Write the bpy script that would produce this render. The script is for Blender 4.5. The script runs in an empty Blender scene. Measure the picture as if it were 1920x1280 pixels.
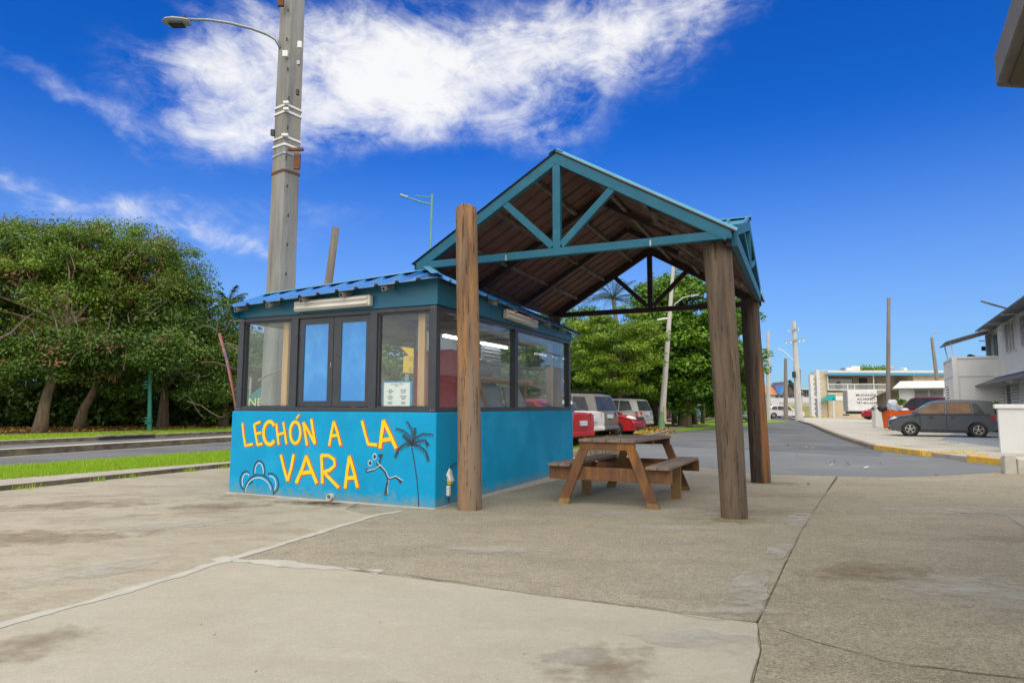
import bpy, bmesh, math, random
import numpy as np
from mathutils import Matrix, Vector, noise
from math import radians as R, sin, cos, pi
sc = bpy.context.scene
col = sc.collection
# ------------------------------------------------------------------ camera
F_PX, CAM_H, PITCH, ROLL = 1206.4, 1.25, .0985, -.002
cd = bpy.data.cameras.new('camera'); cam = bpy.data.objects.new('camera', cd); col.objects.link(cam)
cd.sensor_width = 36; cd.lens = F_PX/1920*36; cd.clip_end = 3000; cd.clip_start = .05
cam.matrix_world = Matrix.Translation((0, 0, CAM_H)) @ Matrix.Rotation(pi/2+PITCH, 4, 'X') @ Matrix.Rotation(-ROLL, 4, 'Z')
sc.camera = cam
sc.view_settings.view_transform = 'Standard'; sc.view_settings.look = 'None'
sc.view_settings.gamma = 1; sc.view_settings.exposure = .98
sc.view_settings.use_curve_mapping = False

def ray(x, y):
    a = (x-960)/F_PX; b = (640-y)/F_PX; c, s = cos(ROLL), sin(ROLL)
    u = c*a-s*b; v = s*a+c*b
    return np.array([u, cos(PITCH)-v*sin(PITCH), sin(PITCH)+v*cos(PITCH)])
def zg(x, y):                                   # height of the ground: it falls gently away from the kiosk
    t = min(1, max(0, (x+6)/5.)); s = t*t*(3-2*t)
    return s*(-.02*min(max(0, y-8), 5)-.004*min(max(0, y-13), 77))
def at(x, y, Y):
    r = ray(x, y)*Y; r = r/ray(x, y)[1]; return Vector((r[0], r[1], r[2]+CAM_H))
def G(x, y):
    r = ray(x, y); z = 0
    for i in range(50):
        P = r*(z-CAM_H)/r[2]; z = .5*z+.5*zg(P[0], P[1])
    return Vector((P[0], P[1], z))
# ------------------------------------------------------------------ sky and sun
SUN_EL, SUN_AZ = R(48), R(182)                  # azimuth measured clockwise from +Y: behind the camera, veiled by thin cloud
W = bpy.data.worlds.new('World'); sc.world = W; W.use_nodes = True
nt = W.node_tree; nt.nodes.clear()
def N(t, **k):
    n = nt.nodes.new(t)
    for a, b in k.items(): setattr(n, a, b)
    return n
def mth(op, a, b=None, c=None, clamp=False):
    n = N('ShaderNodeMath', operation=op); n.use_clamp = clamp
    for i, v in enumerate((a, b, c)):
        if v is None: continue
        if isinstance(v, (int, float)): n.inputs[i].default_value = v
        else: nt.links.new(v, n.inputs[i])
    return n.outputs[0]
sky = N('ShaderNodeTexSky', sky_type='NISHITA'); sky.sun_disc = False
sky.sun_elevation = SUN_EL; sky.sun_rotation = SUN_AZ; sky.air_density = 1.0; sky.dust_density = .3; sky.ozone_density = 3
hs = N('ShaderNodeHueSaturation'); hs.inputs['Saturation'].default_value = 1.38; hs.inputs['Value'].default_value = 1.0
nt.links.new(sky.outputs[0], hs.inputs['Color'])
tc = N('ShaderNodeTexCoord'); sp = N('ShaderNodeSeparateXYZ'); nt.links.new(tc.outputs['Generated'], sp.inputs[0])
az = mth('ARCTAN2', sp.outputs[0], sp.outputs[1]); el = mth('ARCSINE', sp.outputs[2])
cb = N('ShaderNodeCombineXYZ'); nt.links.new(az, cb.inputs[0]); nt.links.new(el, cb.inputs[1])
def nz(scale, detail, sx=1, sy=1, rot=0, off=0, rough=.6, dist=0):
    m = N('ShaderNodeMapping'); m.inputs['Scale'].default_value = (sx, sy, 1); m.inputs['Rotation'].default_value = (0, 0, rot); m.inputs['Location'].default_value = (off, off*.7, off*.3)
    nt.links.new(cb.outputs[0], m.inputs[0])
    n = N('ShaderNodeTexNoise'); n.inputs['Scale'].default_value = scale; n.inputs['Detail'].default_value = detail; n.inputs['Roughness'].default_value = rough; n.inputs['Distortion'].default_value = dist
    nt.links.new(m.outputs[0], n.inputs['Vector']); return n.outputs[0]
warp = nz(5, 5, off=3.1); warp2 = nz(5, 5, off=8.4)
wa = mth('ADD', az, mth('MULTIPLY', mth('SUBTRACT', warp, .5), .16)); we = mth('ADD', el, mth('MULTIPLY', mth('SUBTRACT', warp2, .5), .13))
def blob(px, py, rx, ry, rot, amp, p=1.0):
    r = ray(px, py); r = r/np.linalg.norm(r); a0 = math.atan2(r[0], r[1]); e0 = math.asin(r[2])
    c, s = cos(rot), sin(rot); k = 1/1150.
    da = mth('SUBTRACT', wa, a0); de = mth('SUBTRACT', we, e0)
    x = mth('MULTIPLY', mth('ADD', mth('MULTIPLY', da, c), mth('MULTIPLY', de, s)), 1/(rx*k))
    y = mth('MULTIPLY', mth('SUBTRACT', mth('MULTIPLY', de, c), mth('MULTIPLY', da, s)), 1/(ry*k))
    d = mth('ADD', mth('MULTIPLY', x, x), mth('MULTIPLY', y, y))
    return mth('MULTIPLY', mth('EXPONENT', mth('MULTIPLY', d, -1.0)), amp)
dens = None
for b in [(400, 190, 150, 95, .1, .95), (600, 140, 200, 125, 0, 1.1), (800, 110, 230, 95, .1, 1.1), (1040, 75, 260, 75, .25, 1.15), (1250, 20, 190, 55, .35, .95),
          (930, 215, 190, 42, -.12, .8), (1160, 140, 130, 60, .3, .6), (700, 235, 250, 45, -.08, .5), (110, 190, 190, 13, -.38, .36), (20, 160, 90, 11, -.3, .26), (230, 235, 120, 16, -.3, .3),
          (280, 430, 200, 44, -.10, .6), (440, 455, 150, 28, -.06, .45), (90, 370, 150, 18, -.15, .36), (230, 380, 90, 24, .2, .3), (520, 400, 230, 30, 0, .28), (650, 450, 200, 22, -.1, .16),
          (470, 20, 110, 26, -.7, .42), (340, 20, 120, 22, -.5, .25), (330, 110, 80, 40, .6, .3), (1330, 60, 170, 60, .6, .3)]:
    v = blob(b[0], b[1], b[2]*.86, b[3]*.80, b[4], b[5]*.62); dens = v if dens is None else mth('ADD', dens, v)
# rest of dome: unseen cloud behind camera, made denser and brighter for fill light
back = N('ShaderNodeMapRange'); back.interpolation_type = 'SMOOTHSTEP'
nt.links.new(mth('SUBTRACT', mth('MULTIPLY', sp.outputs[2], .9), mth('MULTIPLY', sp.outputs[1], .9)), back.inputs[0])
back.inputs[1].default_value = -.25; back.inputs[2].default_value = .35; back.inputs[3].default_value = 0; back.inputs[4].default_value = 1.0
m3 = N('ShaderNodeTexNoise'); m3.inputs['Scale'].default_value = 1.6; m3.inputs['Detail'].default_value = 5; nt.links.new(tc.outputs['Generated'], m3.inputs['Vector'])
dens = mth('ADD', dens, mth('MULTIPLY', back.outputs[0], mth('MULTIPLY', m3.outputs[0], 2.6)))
f1 = nz(7, 9, 1, 1.9, .25, 1.7, .62, .6); f2 = nz(22, 7, 1, 1.7, .5, 5.2, .62, .9)
wisp = mth('ADD', mth('MULTIPLY', mth('SUBTRACT', f1, .52), 3.0), mth('MULTIPLY', mth('SUBTRACT', f2, .5), 1.2))
mask = mth('ADD', dens, mth('MULTIPLY', wisp, mth('MINIMUM', mth('ADD', mth('MULTIPLY', dens, 1.3), .02), .62)))
mr = N('ShaderNodeMapRange'); mr.interpolation_type = 'SMOOTHSTEP'; nt.links.new(mask, mr.inputs[0]); mr.inputs[1].default_value = .06; mr.inputs[2].default_value = 1.12; mr.inputs[3].default_value = 0; mr.inputs[4].default_value = .97
mx = N('ShaderNodeMix', data_type='RGBA'); nt.links.new(mr.outputs[0], mx.inputs[0])
tn = N('ShaderNodeVectorMath', operation='MULTIPLY'); nt.links.new(hs.outputs[0], tn.inputs[0]); tn.inputs[1].default_value = (.215, .485, .87); nt.links.new(tn.outputs[0], mx.inputs[6]); mc = N('ShaderNodeMix', data_type='RGBA'); nt.links.new(back.outputs[0], mc.inputs[0]); mc.inputs[6].default_value = (5.2, 5.2, 5.25, 1); mc.inputs[7].default_value = (8.2, 7.9, 7.5, 1); nt.links.new(mc.outputs[2], mx.inputs[7])  # cloud colour turns brighter behind the camera to raise the fill light
hz0 = N('ShaderNodeMapRange'); hz0.interpolation_type = 'SMOOTHSTEP'; nt.links.new(sp.outputs[2], hz0.inputs[0]); hz0.inputs[1].default_value = .42; hz0.inputs[2].default_value = -.02; hz0.inputs[3].default_value = 0; hz0.inputs[4].default_value = .62
mh = N('ShaderNodeMix', data_type='RGBA'); nt.links.new(hz0.outputs[0], mh.inputs[0]); nt.links.new(tn.outputs[0], mh.inputs[6]); mh.inputs[7].default_value = (1.95, 2.8, 3.8, 1); nt.links.new(mh.outputs[2], mx.inputs[6])
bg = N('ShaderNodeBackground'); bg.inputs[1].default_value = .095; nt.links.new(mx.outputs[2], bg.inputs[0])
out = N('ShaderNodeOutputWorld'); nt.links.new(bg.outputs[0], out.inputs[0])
sl = bpy.data.lights.new('sun', 'SUN'); sl.energy = 1.0; sl.angle = R(55); sl.color = (1, .90, .76)
sun = bpy.data.objects.new('sun', sl); col.objects.link(sun)
sun.rotation_euler = (pi/2-SUN_EL, 0, pi-SUN_AZ)
sun.rotation_euler = Vector((-sin(SUN_AZ)*cos(SUN_EL), -cos(SUN_AZ)*cos(SUN_EL), -sin(SUN_EL))).to_track_quat('-Z', 'Y').to_euler()

# ------------------------------------------------------------------ materials
MT = {}
def mat(name, c1, c2=None, scale=6., detail=6., rough=.7, metal=0., bump=0., bscale=60., stretch=(1, 1, 1), lo=.35, hi=.65, coat=0., c3=None, s3=2., lo3=.5, hi3=.7, spec=None, attr=None, transl=0., nrough=.6, c4=None, s4=7, lo4=.57, hi4=.64, foot=None):
    m = bpy.data.materials.new(name); m.use_nodes = True; t = m.node_tree; b = t.nodes['Principled BSDF']
    L = t.links.new
    c1 = tuple(c1)+(1,)
    b.inputs['Base Color'].default_value = c1; b.inputs['Roughness'].default_value = rough; b.inputs['Metallic'].default_value = metal
    if coat: b.inputs['Coat Weight'].default_value = coat; b.inputs['Coat Roughness'].default_value = .08
    if spec is not None: b.inputs['Specular IOR Level'].default_value = spec
    tcn = t.nodes.new('ShaderNodeTexCoord'); mp = t.nodes.new('ShaderNodeMapping'); mp.inputs['Scale'].default_value = stretch; L(tcn.outputs['Object'], mp.inputs[0])
    def noi(sc_, de, ro=nrough):
        n = t.nodes.new('ShaderNodeTexNoise'); n.inputs['Scale'].default_value = sc_; n.inputs['Detail'].default_value = de; n.inputs['Roughness'].default_value = ro; L(mp.outputs[0], n.inputs['Vector']); return n.outputs[0]
    def rng(o, a, z):
        r = t.nodes.new('ShaderNodeMapRange'); r.inputs[1].default_value = a; r.inputs[2].default_value = z; L(o, r.inputs[0]); return r.outputs[0]
    cur = None
    def mix(fac, A, B):
        x = t.nodes.new('ShaderNodeMix'); x.data_type = 'RGBA'; L(fac, x.inputs[0])
        if isinstance(A, tuple): x.inputs[6].default_value = A
        else: L(A, x.inputs[6])
        if isinstance(B, tuple): x.inputs[7].default_value = B
        else: L(B, x.inputs[7])
        return x.outputs[2]
    cur = c1
    if c2 is not None:
        if attr:
            an = t.nodes.new('ShaderNodeAttribute'); an.attribute_name = attr; cur = mix(an.outputs['Fac'], cur, tuple(c2)+(1,))
        else: cur = mix(rng(noi(scale, detail), lo, hi), cur, tuple(c2)+(1,))
    if c3 is not None: cur = mix(rng(noi(s3, 5), lo3, hi3), cur, tuple(c3)+(1,))
    if c4 is not None: cur = mix(rng(noi(s4, 4), lo4, hi4), cur, tuple(c4)+(1,))
    if foot:
        sz = t.nodes.new('ShaderNodeSeparateXYZ'); L(tcn.outputs['Object'], sz.inputs[0]); ad = t.nodes.new('ShaderNodeMath'); ad.operation = 'MULTIPLY_ADD'; ad.inputs[1].default_value = -.55; L(noi(9, 7, .7), ad.inputs[0]); L(sz.outputs[2], ad.inputs[2])
        fr = t.nodes.new('ShaderNodeMapRange'); fr.inputs[1].default_value = -.13; fr.inputs[2].default_value = -.30; fr.inputs[4].default_value = .75; L(ad.outputs[0], fr.inputs[0]); cur = mix(fr.outputs[0], cur, tuple(foot)+(1,))
    if not isinstance(cur, tuple): L(cur, b.inputs['Base Color'])
    if bump:
        bn = t.nodes.new('ShaderNodeBump'); bn.inputs['Strength'].default_value = bump; bn.inputs['Distance'].default_value = .01; L(noi(bscale, 4), bn.inputs['Height']); L(bn.outputs[0], b.inputs['Normal'])
    if transl:
        tr = t.nodes.new('ShaderNodeBsdfTranslucent'); ms = t.nodes.new('ShaderNodeMixShader'); ms.inputs[0].default_value = transl
        if not isinstance(cur, tuple): L(cur, tr.inputs[0])
        else: tr.inputs[0].default_value = cur
        L(b.outputs[0], ms.inputs[1]); L(tr.outputs[0], ms.inputs[2]); L(ms.outputs[0], t.nodes['Material Output'].inputs[0])
    MT[name] = m; return m
def glass(name, tint=(.92, .96, .95), refl=.10, rough=.02, dirt=.05):
    m = bpy.data.materials.new(name); m.use_nodes = True; t = m.node_tree; t.nodes.clear(); L = t.links.new
    tr = t.nodes.new('ShaderNodeBsdfTransparent'); tr.inputs[0].default_value = tint+(1,)
    gl = t.nodes.new('ShaderNodeBsdfGlossy'); gl.inputs['Roughness'].default_value = rough
    di = t.nodes.new('ShaderNodeBsdfDiffuse'); di.inputs[0].default_value = (.7, .72, .72, 1)
    fr = t.nodes.new('ShaderNodeLayerWeight'); fr.inputs[0].default_value = .5
    pw = t.nodes.new('ShaderNodeMath'); pw.operation = 'POWER'; pw.inputs[1].default_value = 4; L(fr.outputs['Facing'], pw.inputs[0])
    ad = t.nodes.new('ShaderNodeMath'); ad.operation = 'MULTIPLY_ADD'; ad.inputs[1].default_value = .6; ad.inputs[2].default_value = refl; L(pw.outputs[0], ad.inputs[0])
    a = t.nodes.new('ShaderNodeMixShader'); L(ad.outputs[0], a.inputs[0]); L(tr.outputs[0], a.inputs[1]); L(gl.outputs[0], a.inputs[2])
    b = t.nodes.new('ShaderNodeMixShader'); b.inputs[0].default_value = dirt; L(a.outputs[0], b.inputs[1]); L(di.outputs[0], b.inputs[2])
    o = t.nodes.new('ShaderNodeOutputMaterial'); L(b.outputs[0], o.inputs[0]); MT[name] = m; return m

mat('wall_blue', (.0, .315, .60), (.0, .275, .53), 2.5, 6, .62, bump=.35, bscale=30, c3=(.01, .34, .62), s3=1.4, lo3=.5, hi3=.66, spec=.25, foot=(.22, .25, .20))
mat('fascia_blue', (.003, .10, .18), (.004, .125, .215), 1.5, 4, .42, bump=.05, bscale=8)
mat('truss_blue', (.006, .098, .165), (.012, .12, .19), 5, 5, .5, spec=.3, c3=(.03, .15, .21), s3=1.5, lo3=.6, hi3=.8)
mat('truss_brown', (.055, .03, .025), (.03, .02, .02), 8, 5, .6)
mat('roof_blue', (.02, .17, .52), (.03, .21, .56), 2, 4, .32, metal=.25)
mat('roof_cap', (.06, .26, .42), (.09, .30, .45), 2, 4, .35, metal=.2)
mat('roof_teal', (.03, .21, .33), (.05, .26, .38), 3, 5, .4, metal=.1)
mat('sheet_brown', (.19, .09, .062), (.12, .062, .048), 3.5, 7, .75, stretch=(1, 1, 1), c3=(.16, .09, .07), s3=1.3, lo3=.5, hi3=.75)
mat('purlin', (.26, .21, .175), (.08, .06, .05), 10, 5, .7)
mat('charcoal', (.028, .035, .047), (.038, .045, .056), 4, 5, .38, c3=(.02, .024, .03), s3=7, lo3=.6, hi3=.7)
mat('alu', (.45, .44, .42), (.3, .3, .28), 8, 4, .45, metal=.5)
mat('film_blue', (.03, .23, .62), (.06, .30, .70), 1.4, 5, .18, coat=.4, lo=.45, hi=.6)
mat('lamp_plastic', (.62, .6, .53), (.5, .48, .42), 7, 4, .35)
mat('pine', (.62, .38, .17), (.5, .28, .11), 4, 6, .6, stretch=(6, 6, .6))
mat('ceiling_foam', (.48, .45, .41), (.32, .3, .28), 2.5, 6, .8, bump=.5, bscale=6)
mat('interior_grey', (.42, .43, .44), (.34, .35, .36), 1.5, 4, .7)
mat('red_metal', (.58, .02, .03), (.48, .016, .022), 2, 4, .4)
mat('panel_pale', (.42, .5, .52), (.32, .42, .45), 1.5, 5, .5)
mat('white_paint', (.66, .675, .68), (.58, .59, .595), 1.2, 6, .6)
mat('white_wall', (.61, .625, .63), (.555, .57, .575), .8, 7, .75, c3=(.46, .46, .44), s3=2.5, lo3=.60, hi3=.8)
mat('grey_wall', (.66, .67, .67), (.60, .61, .61), .8, 6, .75)
mat('paper', (.75, .78, .8), None, rough=.7)
mat('tape_blue', (.02, .25, .6), None, rough=.5)
mat('ink', (.03, .03, .04), None, rough=.6)
mat('wrap', (.55, .54, .5), (.4, .39, .37), 14, 4, .4, stretch=(1, 1, 4))
mat('yellow_paint', (.80, .62, .0), (.72, .52, .0), 6, 4, .5)
mat('red_paint', (.62, .055, .01), (.5, .04, .01), 6, 4, .5)
mat('black_paint', (.02, .03, .04), (.03, .05, .065), 8, 4, .5)
mat('stroke_white', (.62, .72, .78), None, rough=.5)
mat('pvc', (.6, .58, .55), (.45, .42, .36), 10, 4, .45)
mat('stain', (.05, .035, .02), (.16, .1, .03), 8, 6, .5)
def wood(name, a, b, c, st=(7, 7, .35), sc_=2.2, bump=.7, **k): return mat(name, a, b, sc_, 9, .78, bump=bump, bscale=5, stretch=st, c3=c, s3=1.0, nrough=.68, **k)
wood('post_orange', (.31, .165, .068), (.11, .058, .03), (.22, .165, .12), st=(4.5, 4.5, .3), lo=.42, hi=.60, lo3=.42, hi3=.60, c4=(.05, .028, .015))
wood('post_grey', (.15, .107, .072), (.07, .05, .035), (.195, .15, .108), st=(4.5, 4.5, .35), lo=.4, hi=.62, c4=(.045, .032, .022))
wood('post_dark', (.03, .024, .02), (.09, .06, .038), (.24, .095, .025), st=(4, 4, .25), lo=.4, hi=.62, lo3=.55, hi3=.64, c4=(.012, .01, .009))
wood('pole_wood', (.24, .21, .18), (.15, .13, .115), (.3, .27, .23), st=(5, 5, .3))
wood('table_wood', (.165, .078, .033), (.10, .048, .024), (.26, .115, .024), st=(5, 5, .9), bump=.3, lo3=.52, hi3=.68)
wood('table_top', (.19, .145, .115), (.13, .10, .08), (.25, .2, .16), st=(7, .7, 7), bump=.3)
wood('table_raw', (.27, .17, .07), (.19, .115, .05), (.33, .22, .10), st=(5, 5, .9), bump=.3)
mat('pole_concrete', (.27, .275, .265), (.15, .15, .14), 1.9, 9, .85, bump=.3, bscale=30, stretch=(2.2, 2.2, .25), lo=.40, hi=.66, c3=(.27, .235, .165), s3=1.4, lo3=.54, hi3=.68)
mat('galv', (.33, .37, .4), (.25, .29, .33), 5, 4, .45, metal=.4)
mat('rust', (.16, .06, .03), (.08, .04, .03), 9, 5, .8)
mat('strap_white', (.7, .7, .68), None, rough=.5)
mat('asphalt', (.125, .132, .138), (.16, .165, .17), 45, 5, .85, bump=.4, bscale=160, c3=(.092, .10, .112), s3=.35, lo3=.42, hi3=.62)
mat('asphalt_old', (.17, .18, .19), (.13, .14, .15), 45, 5, .85, bump=.4, bscale=160, c3=(.21, .21, .205), s3=.5, lo3=.5, hi3=.7)
mat('line_white', (.6, .6, .58), (.3, .3, .3), 9, 6, .7, lo=.4, hi=.75)
mat('line_yellow', (.66, .40, .04), (.40, .30, .13), 5, 8, .8, lo=.45, hi=.62)
mat('kerb', (.33, .29, .22), (.13, .105, .075), 3.5, 8, .9, bump=.5, bscale=40)
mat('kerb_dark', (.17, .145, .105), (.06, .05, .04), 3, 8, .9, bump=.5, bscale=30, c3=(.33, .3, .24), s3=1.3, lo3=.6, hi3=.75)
mat('walk', (.42, .385, .34), (.34, .31, .27), 3, 8, .85, bump=.3, bscale=60, c3=(.3, .25, .2), s3=.9, lo3=.55, hi3=.75)
mat('walk_pale', (.50, .48, .42), (.42, .40, .34), 1.2, 8, .85, bump=.3, bscale=60, c3=(.33, .31, .25), s3=.6, lo3=.55, hi3=.75)
mat('driveway_blue', (.27, .315, .36), (.23, .27, .31), 1.5, 6, .8)
mat('soil', (.10, .07, .045), (.05, .055, .022), 1.2, 8, .95, bump=.8, bscale=14, c3=(.16, .095, .055), s3=3, lo3=.5, hi3=.65)
mat('turf', (.11, .17, .016), (.16, .21, .02), 5, 6, .9, bump=.6, bscale=50, c3=(.19, .12, .05), s3=1.4, lo3=.55, hi3=.7)
mat('turf_bright', (.22, .38, .014), (.17, .30, .014), 6, 5, .9)
mat('grass_blade', (.18, .36, .012), (.42, .56, .035), attr='tint', rough=.6, transl=.35)
mat('dry_leaf', (.30, .13, .03), (.42, .26, .05), attr='tint', rough=.7)
def concrete(name, a, b, dark, pale, spk, grain=.5, blot=.5, streak=.25):
    m = bpy.data.materials.new(name); m.use_nodes = True; t = m.node_tree; L = t.links.new; B = t.nodes['Principled BSDF']; B.inputs['Roughness'].default_value = .88
    tcn = t.nodes.new('ShaderNodeTexCoord')
    def noi(s, d, st=(1, 1, 1), ro=.6, rot=0):
        mp = t.nodes.new('ShaderNodeMapping'); mp.inputs['Scale'].default_value = st; mp.inputs['Rotation'].default_value = (0, 0, rot); L(tcn.outputs['Object'], mp.inputs[0])
        n = t.nodes.new('ShaderNodeTexNoise'); n.inputs['Scale'].default_value = s; n.inputs['Detail'].default_value = d; n.inputs['Roughness'].default_value = ro; L(mp.outputs[0], n.inputs['Vector']); return n.outputs[0]
    def rng(o, lo, hi, k=1.):
        r = t.nodes.new('ShaderNodeMapRange'); r.inputs[1].default_value = lo; r.inputs[2].default_value = hi; r.inputs[4].default_value = k; L(o, r.inputs[0]); return r.outputs[0]
    def mix(f, A, Bc):
        x = t.nodes.new('ShaderNodeMix'); x.data_type = 'RGBA'; L(f, x.inputs[0])
        for i, v in ((6, A), (7, Bc)):
            if isinstance(v, tuple): x.inputs[i].default_value = v+(1,)
            else: L(v, x.inputs[i])
        return x.outputs[2]
    c = mix(rng(noi(.9, 8), .35, .65), a, b)
    c = mix(rng(noi(1.1, 9, (.6, 1.6, 1), .72, .1), .50, .66, blot), c, dark)
    c = mix(rng(noi(1.7, 9, (.5, 1.8, 1), .75, -.2), .55, .74, streak), c, pale)
    c = mix(rng(noi(.55, 6, (1, 1, 1), .65), .48, .62, .7), c, tuple(.5*x+.5*y for x, y in zip(dark, a)))
    g1 = noi(75, 4, ro=.85); c = mix(rng(g1, .48, .62, grain), c, spk); c = mix(rng(noi(60, 4, ro=.85), .54, .68, grain), c, pale)
    c = mix(rng(noi(3.2, 9, (.8, 1.3, 1), .78, .5), .50, .66, blot*.75), c, dark)
    c = mix(rng(noi(4.6, 9, (.7, 1.4, 1), .8, -.6), .54, .68, streak*.9), c, pale)
    c = mix(rng(noi(9, 9, ro=.8), .57, .66, .5), c, dark)
    c = mix(rng(noi(150, 2, ro=.8), .55, .68, grain*.9), c, spk); c = mix(rng(noi(170, 2, ro=.8), .58, .70, grain*.8), c, tuple(min(1, 1.25*q) for q in pale))
    vo = t.nodes.new('ShaderNodeTexVoronoi'); vo.inputs['Scale'].default_value = 85; L(tcn.outputs['Object'], vo.inputs['Vector']); sx_ = t.nodes.new('ShaderNodeSeparateColor'); L(vo.outputs['Color'], sx_.inputs[0])
    c = mix(rng(sx_.outputs[0], .70, .85, grain*.5), c, spk); c = mix(rng(sx_.outputs[1], .78, .9, grain*.42), c, tuple(min(1, 1.15*q) for q in pale))
    vo = t.nodes.new('ShaderNodeTexVoronoi'); vo.inputs['Scale'].default_value = 28; L(tcn.outputs['Object'], vo.inputs['Vector']); sx_ = t.nodes.new('ShaderNodeSeparateColor'); L(vo.outputs['Color'], sx_.inputs[0])
    c = mix(rng(sx_.outputs[0], .86, .95, grain*.3), c, dark)
    L(c, B.inputs['Base Color'])
    bn = t.nodes.new('ShaderNodeBump'); bn.inputs['Strength'].default_value = .35; bn.inputs['Distance'].default_value = .006
    L(noi(120, 5, ro=.85), bn.inputs['Height']); L(bn.outputs[0], B.inputs['Normal']); MT[name] = m; return m
concrete('concrete_pale', (.405, .385, .31), (.37, .352, .285), (.29, .26, .195), (.53, .50, .43), (.31, .285, .225), .35, .35, .35)
concrete('concrete_mid', (.365, .332, .248), (.305, .278, .208), (.165, .145, .105), (.42, .39, .31), (.10, .088, .06), .8, .6, .5)
concrete('concrete_right', (.365, .33, .24), (.30, .27, .195), (.16, .145, .095), (.44, .395, .295), (.10, .085, .05), .85, .6, .55)
concrete('concrete_left', (.405, .37, .285), (.355, .33, .26), (.21, .175, .12), (.48, .455, .385), (.25, .22, .165), .45, .85, .35)
mat('mortar', (.47, .455, .41), (.39, .375, .33), 5, 8, .85, bump=.5, bscale=40, c3=(.3, .28, .25), s3=3, lo3=.62, hi3=.72)
mat('crack', (.11, .098, .07), (.16, .155, .09), 5, 6, .95)
glass('pane', (.94, .97, .96), .05, .012, .012); glass('pane_side', (.91, .94, .95), .10, .02, .03)
# vegetation
mat('leaf_dark', (.035, .085, .014), (.14, .25, .025), attr='tint', rough=.5, transl=.25)
mat('leaf_mid', (.045, .135, .012), (.24, .43, .025), attr='tint', rough=.45, transl=.3)
mat('leaf_bright', (.055, .15, .012), (.34, .48, .03), attr='tint', rough=.45, transl=.3)
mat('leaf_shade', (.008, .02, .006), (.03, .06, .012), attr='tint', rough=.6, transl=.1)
mat('leaf_olive', (.048, .115, .014), (.25, .38, .035), attr='tint', rough=.5, transl=.3)
mat('pods', (.13, .065, .035), (.27, .14, .07), attr='tint', rough=.7, transl=.1)
mat('palm_leaf', (.04, .08, .02), (.14, .20, .06), attr='tint', rough=.45, transl=.2)
mat('bark', (.25, .19, .13), (.12, .09, .06), 3, 8, .9, bump=.8, bscale=12, stretch=(3, 3, .8))
mat('bark_grey', (.2, .17, .14), (.11, .095, .075), 3, 8, .9, bump=.8, bscale=12, stretch=(3, 3, .8))
# vehicles and far things
def paint(n, c, r=.38): return mat(n, c, tuple(x*.85 for x in c), 1.2, 3, r, metal=.1, coat=.18)
paint('car_grey', (.075, .085, .10)); paint('car_white', (.7, .71, .72)); paint('car_silver', (.4, .42, .43)); paint('car_red', (.42, .012, .02)); paint('car_taupe', (.17, .165, .15)); paint('car_maroon', (.14, .02, .035)); paint('car_bluegrey', (.12, .15, .2)); paint('car_gold', (.38, .36, .32))
mat('tyre', (.018, .018, .019), (.03, .03, .03), 9, 3, .85); mat('rim', (.5, .5, .48), (.38, .38, .36), 5, 3, .35, metal=.6)
mat('car_glass', (.03, .035, .04), (.05, .06, .07), 1.5, 3, .12, spec=.2); mat('glass_warm_reflection', (.10, .055, .035), (.24, .13, .06), 1.2, 3, .2, spec=.2)  # second glass has a reddish-brown window reflection painted into its colour
mat('head_lamp', (.7, .68, .6), (.5, .5, .5), 9, 2, .1, coat=1); mat('amber', (.75, .25, .06), None, rough=.2, coat=1); mat('tail_lamp', (.4, .01, .015), None, rough=.2, coat=1)
mat('trim', (.02, .022, .025), None, rough=.5); mat('plate', (.5, .56, .62), (.4, .46, .55), 6, 2, .5)
mat('bin_orange', (.75, .12, .01), (.6, .09, .01), 3, 4, .5); mat('drum_teal', (.09, .25, .30), (.06, .18, .22), 3, 4, .5)
mat('bag', (.42, .47, .53), (.22, .26, .32), 5, 6, .3, bump=.8, bscale=8); mat('bag_white', (.7, .72, .76), (.5, .53, .6), 6, 5, .35)
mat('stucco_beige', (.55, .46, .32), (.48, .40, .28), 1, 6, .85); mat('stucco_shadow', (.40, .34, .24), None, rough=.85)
mat('eave_blue', (.06, .24, .38), None, rough=.5); mat('roof_orange', (.55, .22, .09), (.40, .16, .07), 2, 5, .8); mat('shingle_dark', (.10, .08, .07), (.16, .13, .11), 4, 5, .85)
mat('teal_cloth', (.0, .33, .33), None, rough=.7); mat('tarp_blue', (.03, .13, .5), None, rough=.5)
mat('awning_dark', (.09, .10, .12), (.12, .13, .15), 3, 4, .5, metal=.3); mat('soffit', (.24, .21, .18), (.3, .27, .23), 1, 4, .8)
mat('eave_near', (.17, .155, .14), (.14, .125, .11), 3, 6, .8, c3=(.2, .18, .16), s3=6, lo3=.66, hi3=.72); mat('eave_under', (.12, .10, .065), (.10, .085, .055), 2, 5, .85)
mat('sign_yellow', (.80, .50, .0), (.7, .44, .0), 2, 3, .5); mat('sign_blue', (.08, .16, .5), None, rough=.5); mat('banner_teal', (.0, .16, .16), (.0, .2, .25), 2, 3, .6); mat('banner_blue', (.01, .06, .35), None, rough=.6); mat('banner_yellow', (.72, .75, .05), None, rough=.6)
mat('green_metal', (.01, .17, .125), (.015, .22, .16), 3, 4, .45); mat('teal_metal', (.10, .27, .27), (.13, .3, .3), 3, 4, .5); mat('purple_rust', (.09, .07, .14), (.42, .10, .02), 2.3, 6, .6, lo=.42, hi=.58)
mat('pole_painted', (.5, .5, .48), (.42, .41, .38), 2, 6, .7, stretch=(2, 2, .4)); mat('pole_green', (.10, .36, .17), (.3, .34, .2), 3, 6, .7); mat('pole_tan', (.5, .37, .17), (.45, .42, .35), 3, 6, .7)
mat('trailer_black', (.02, .022, .025), (.035, .035, .04), 3, 5, .6); mat('tank', (.28, .35, .42), (.2, .26, .33), 3, 4, .6)
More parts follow.
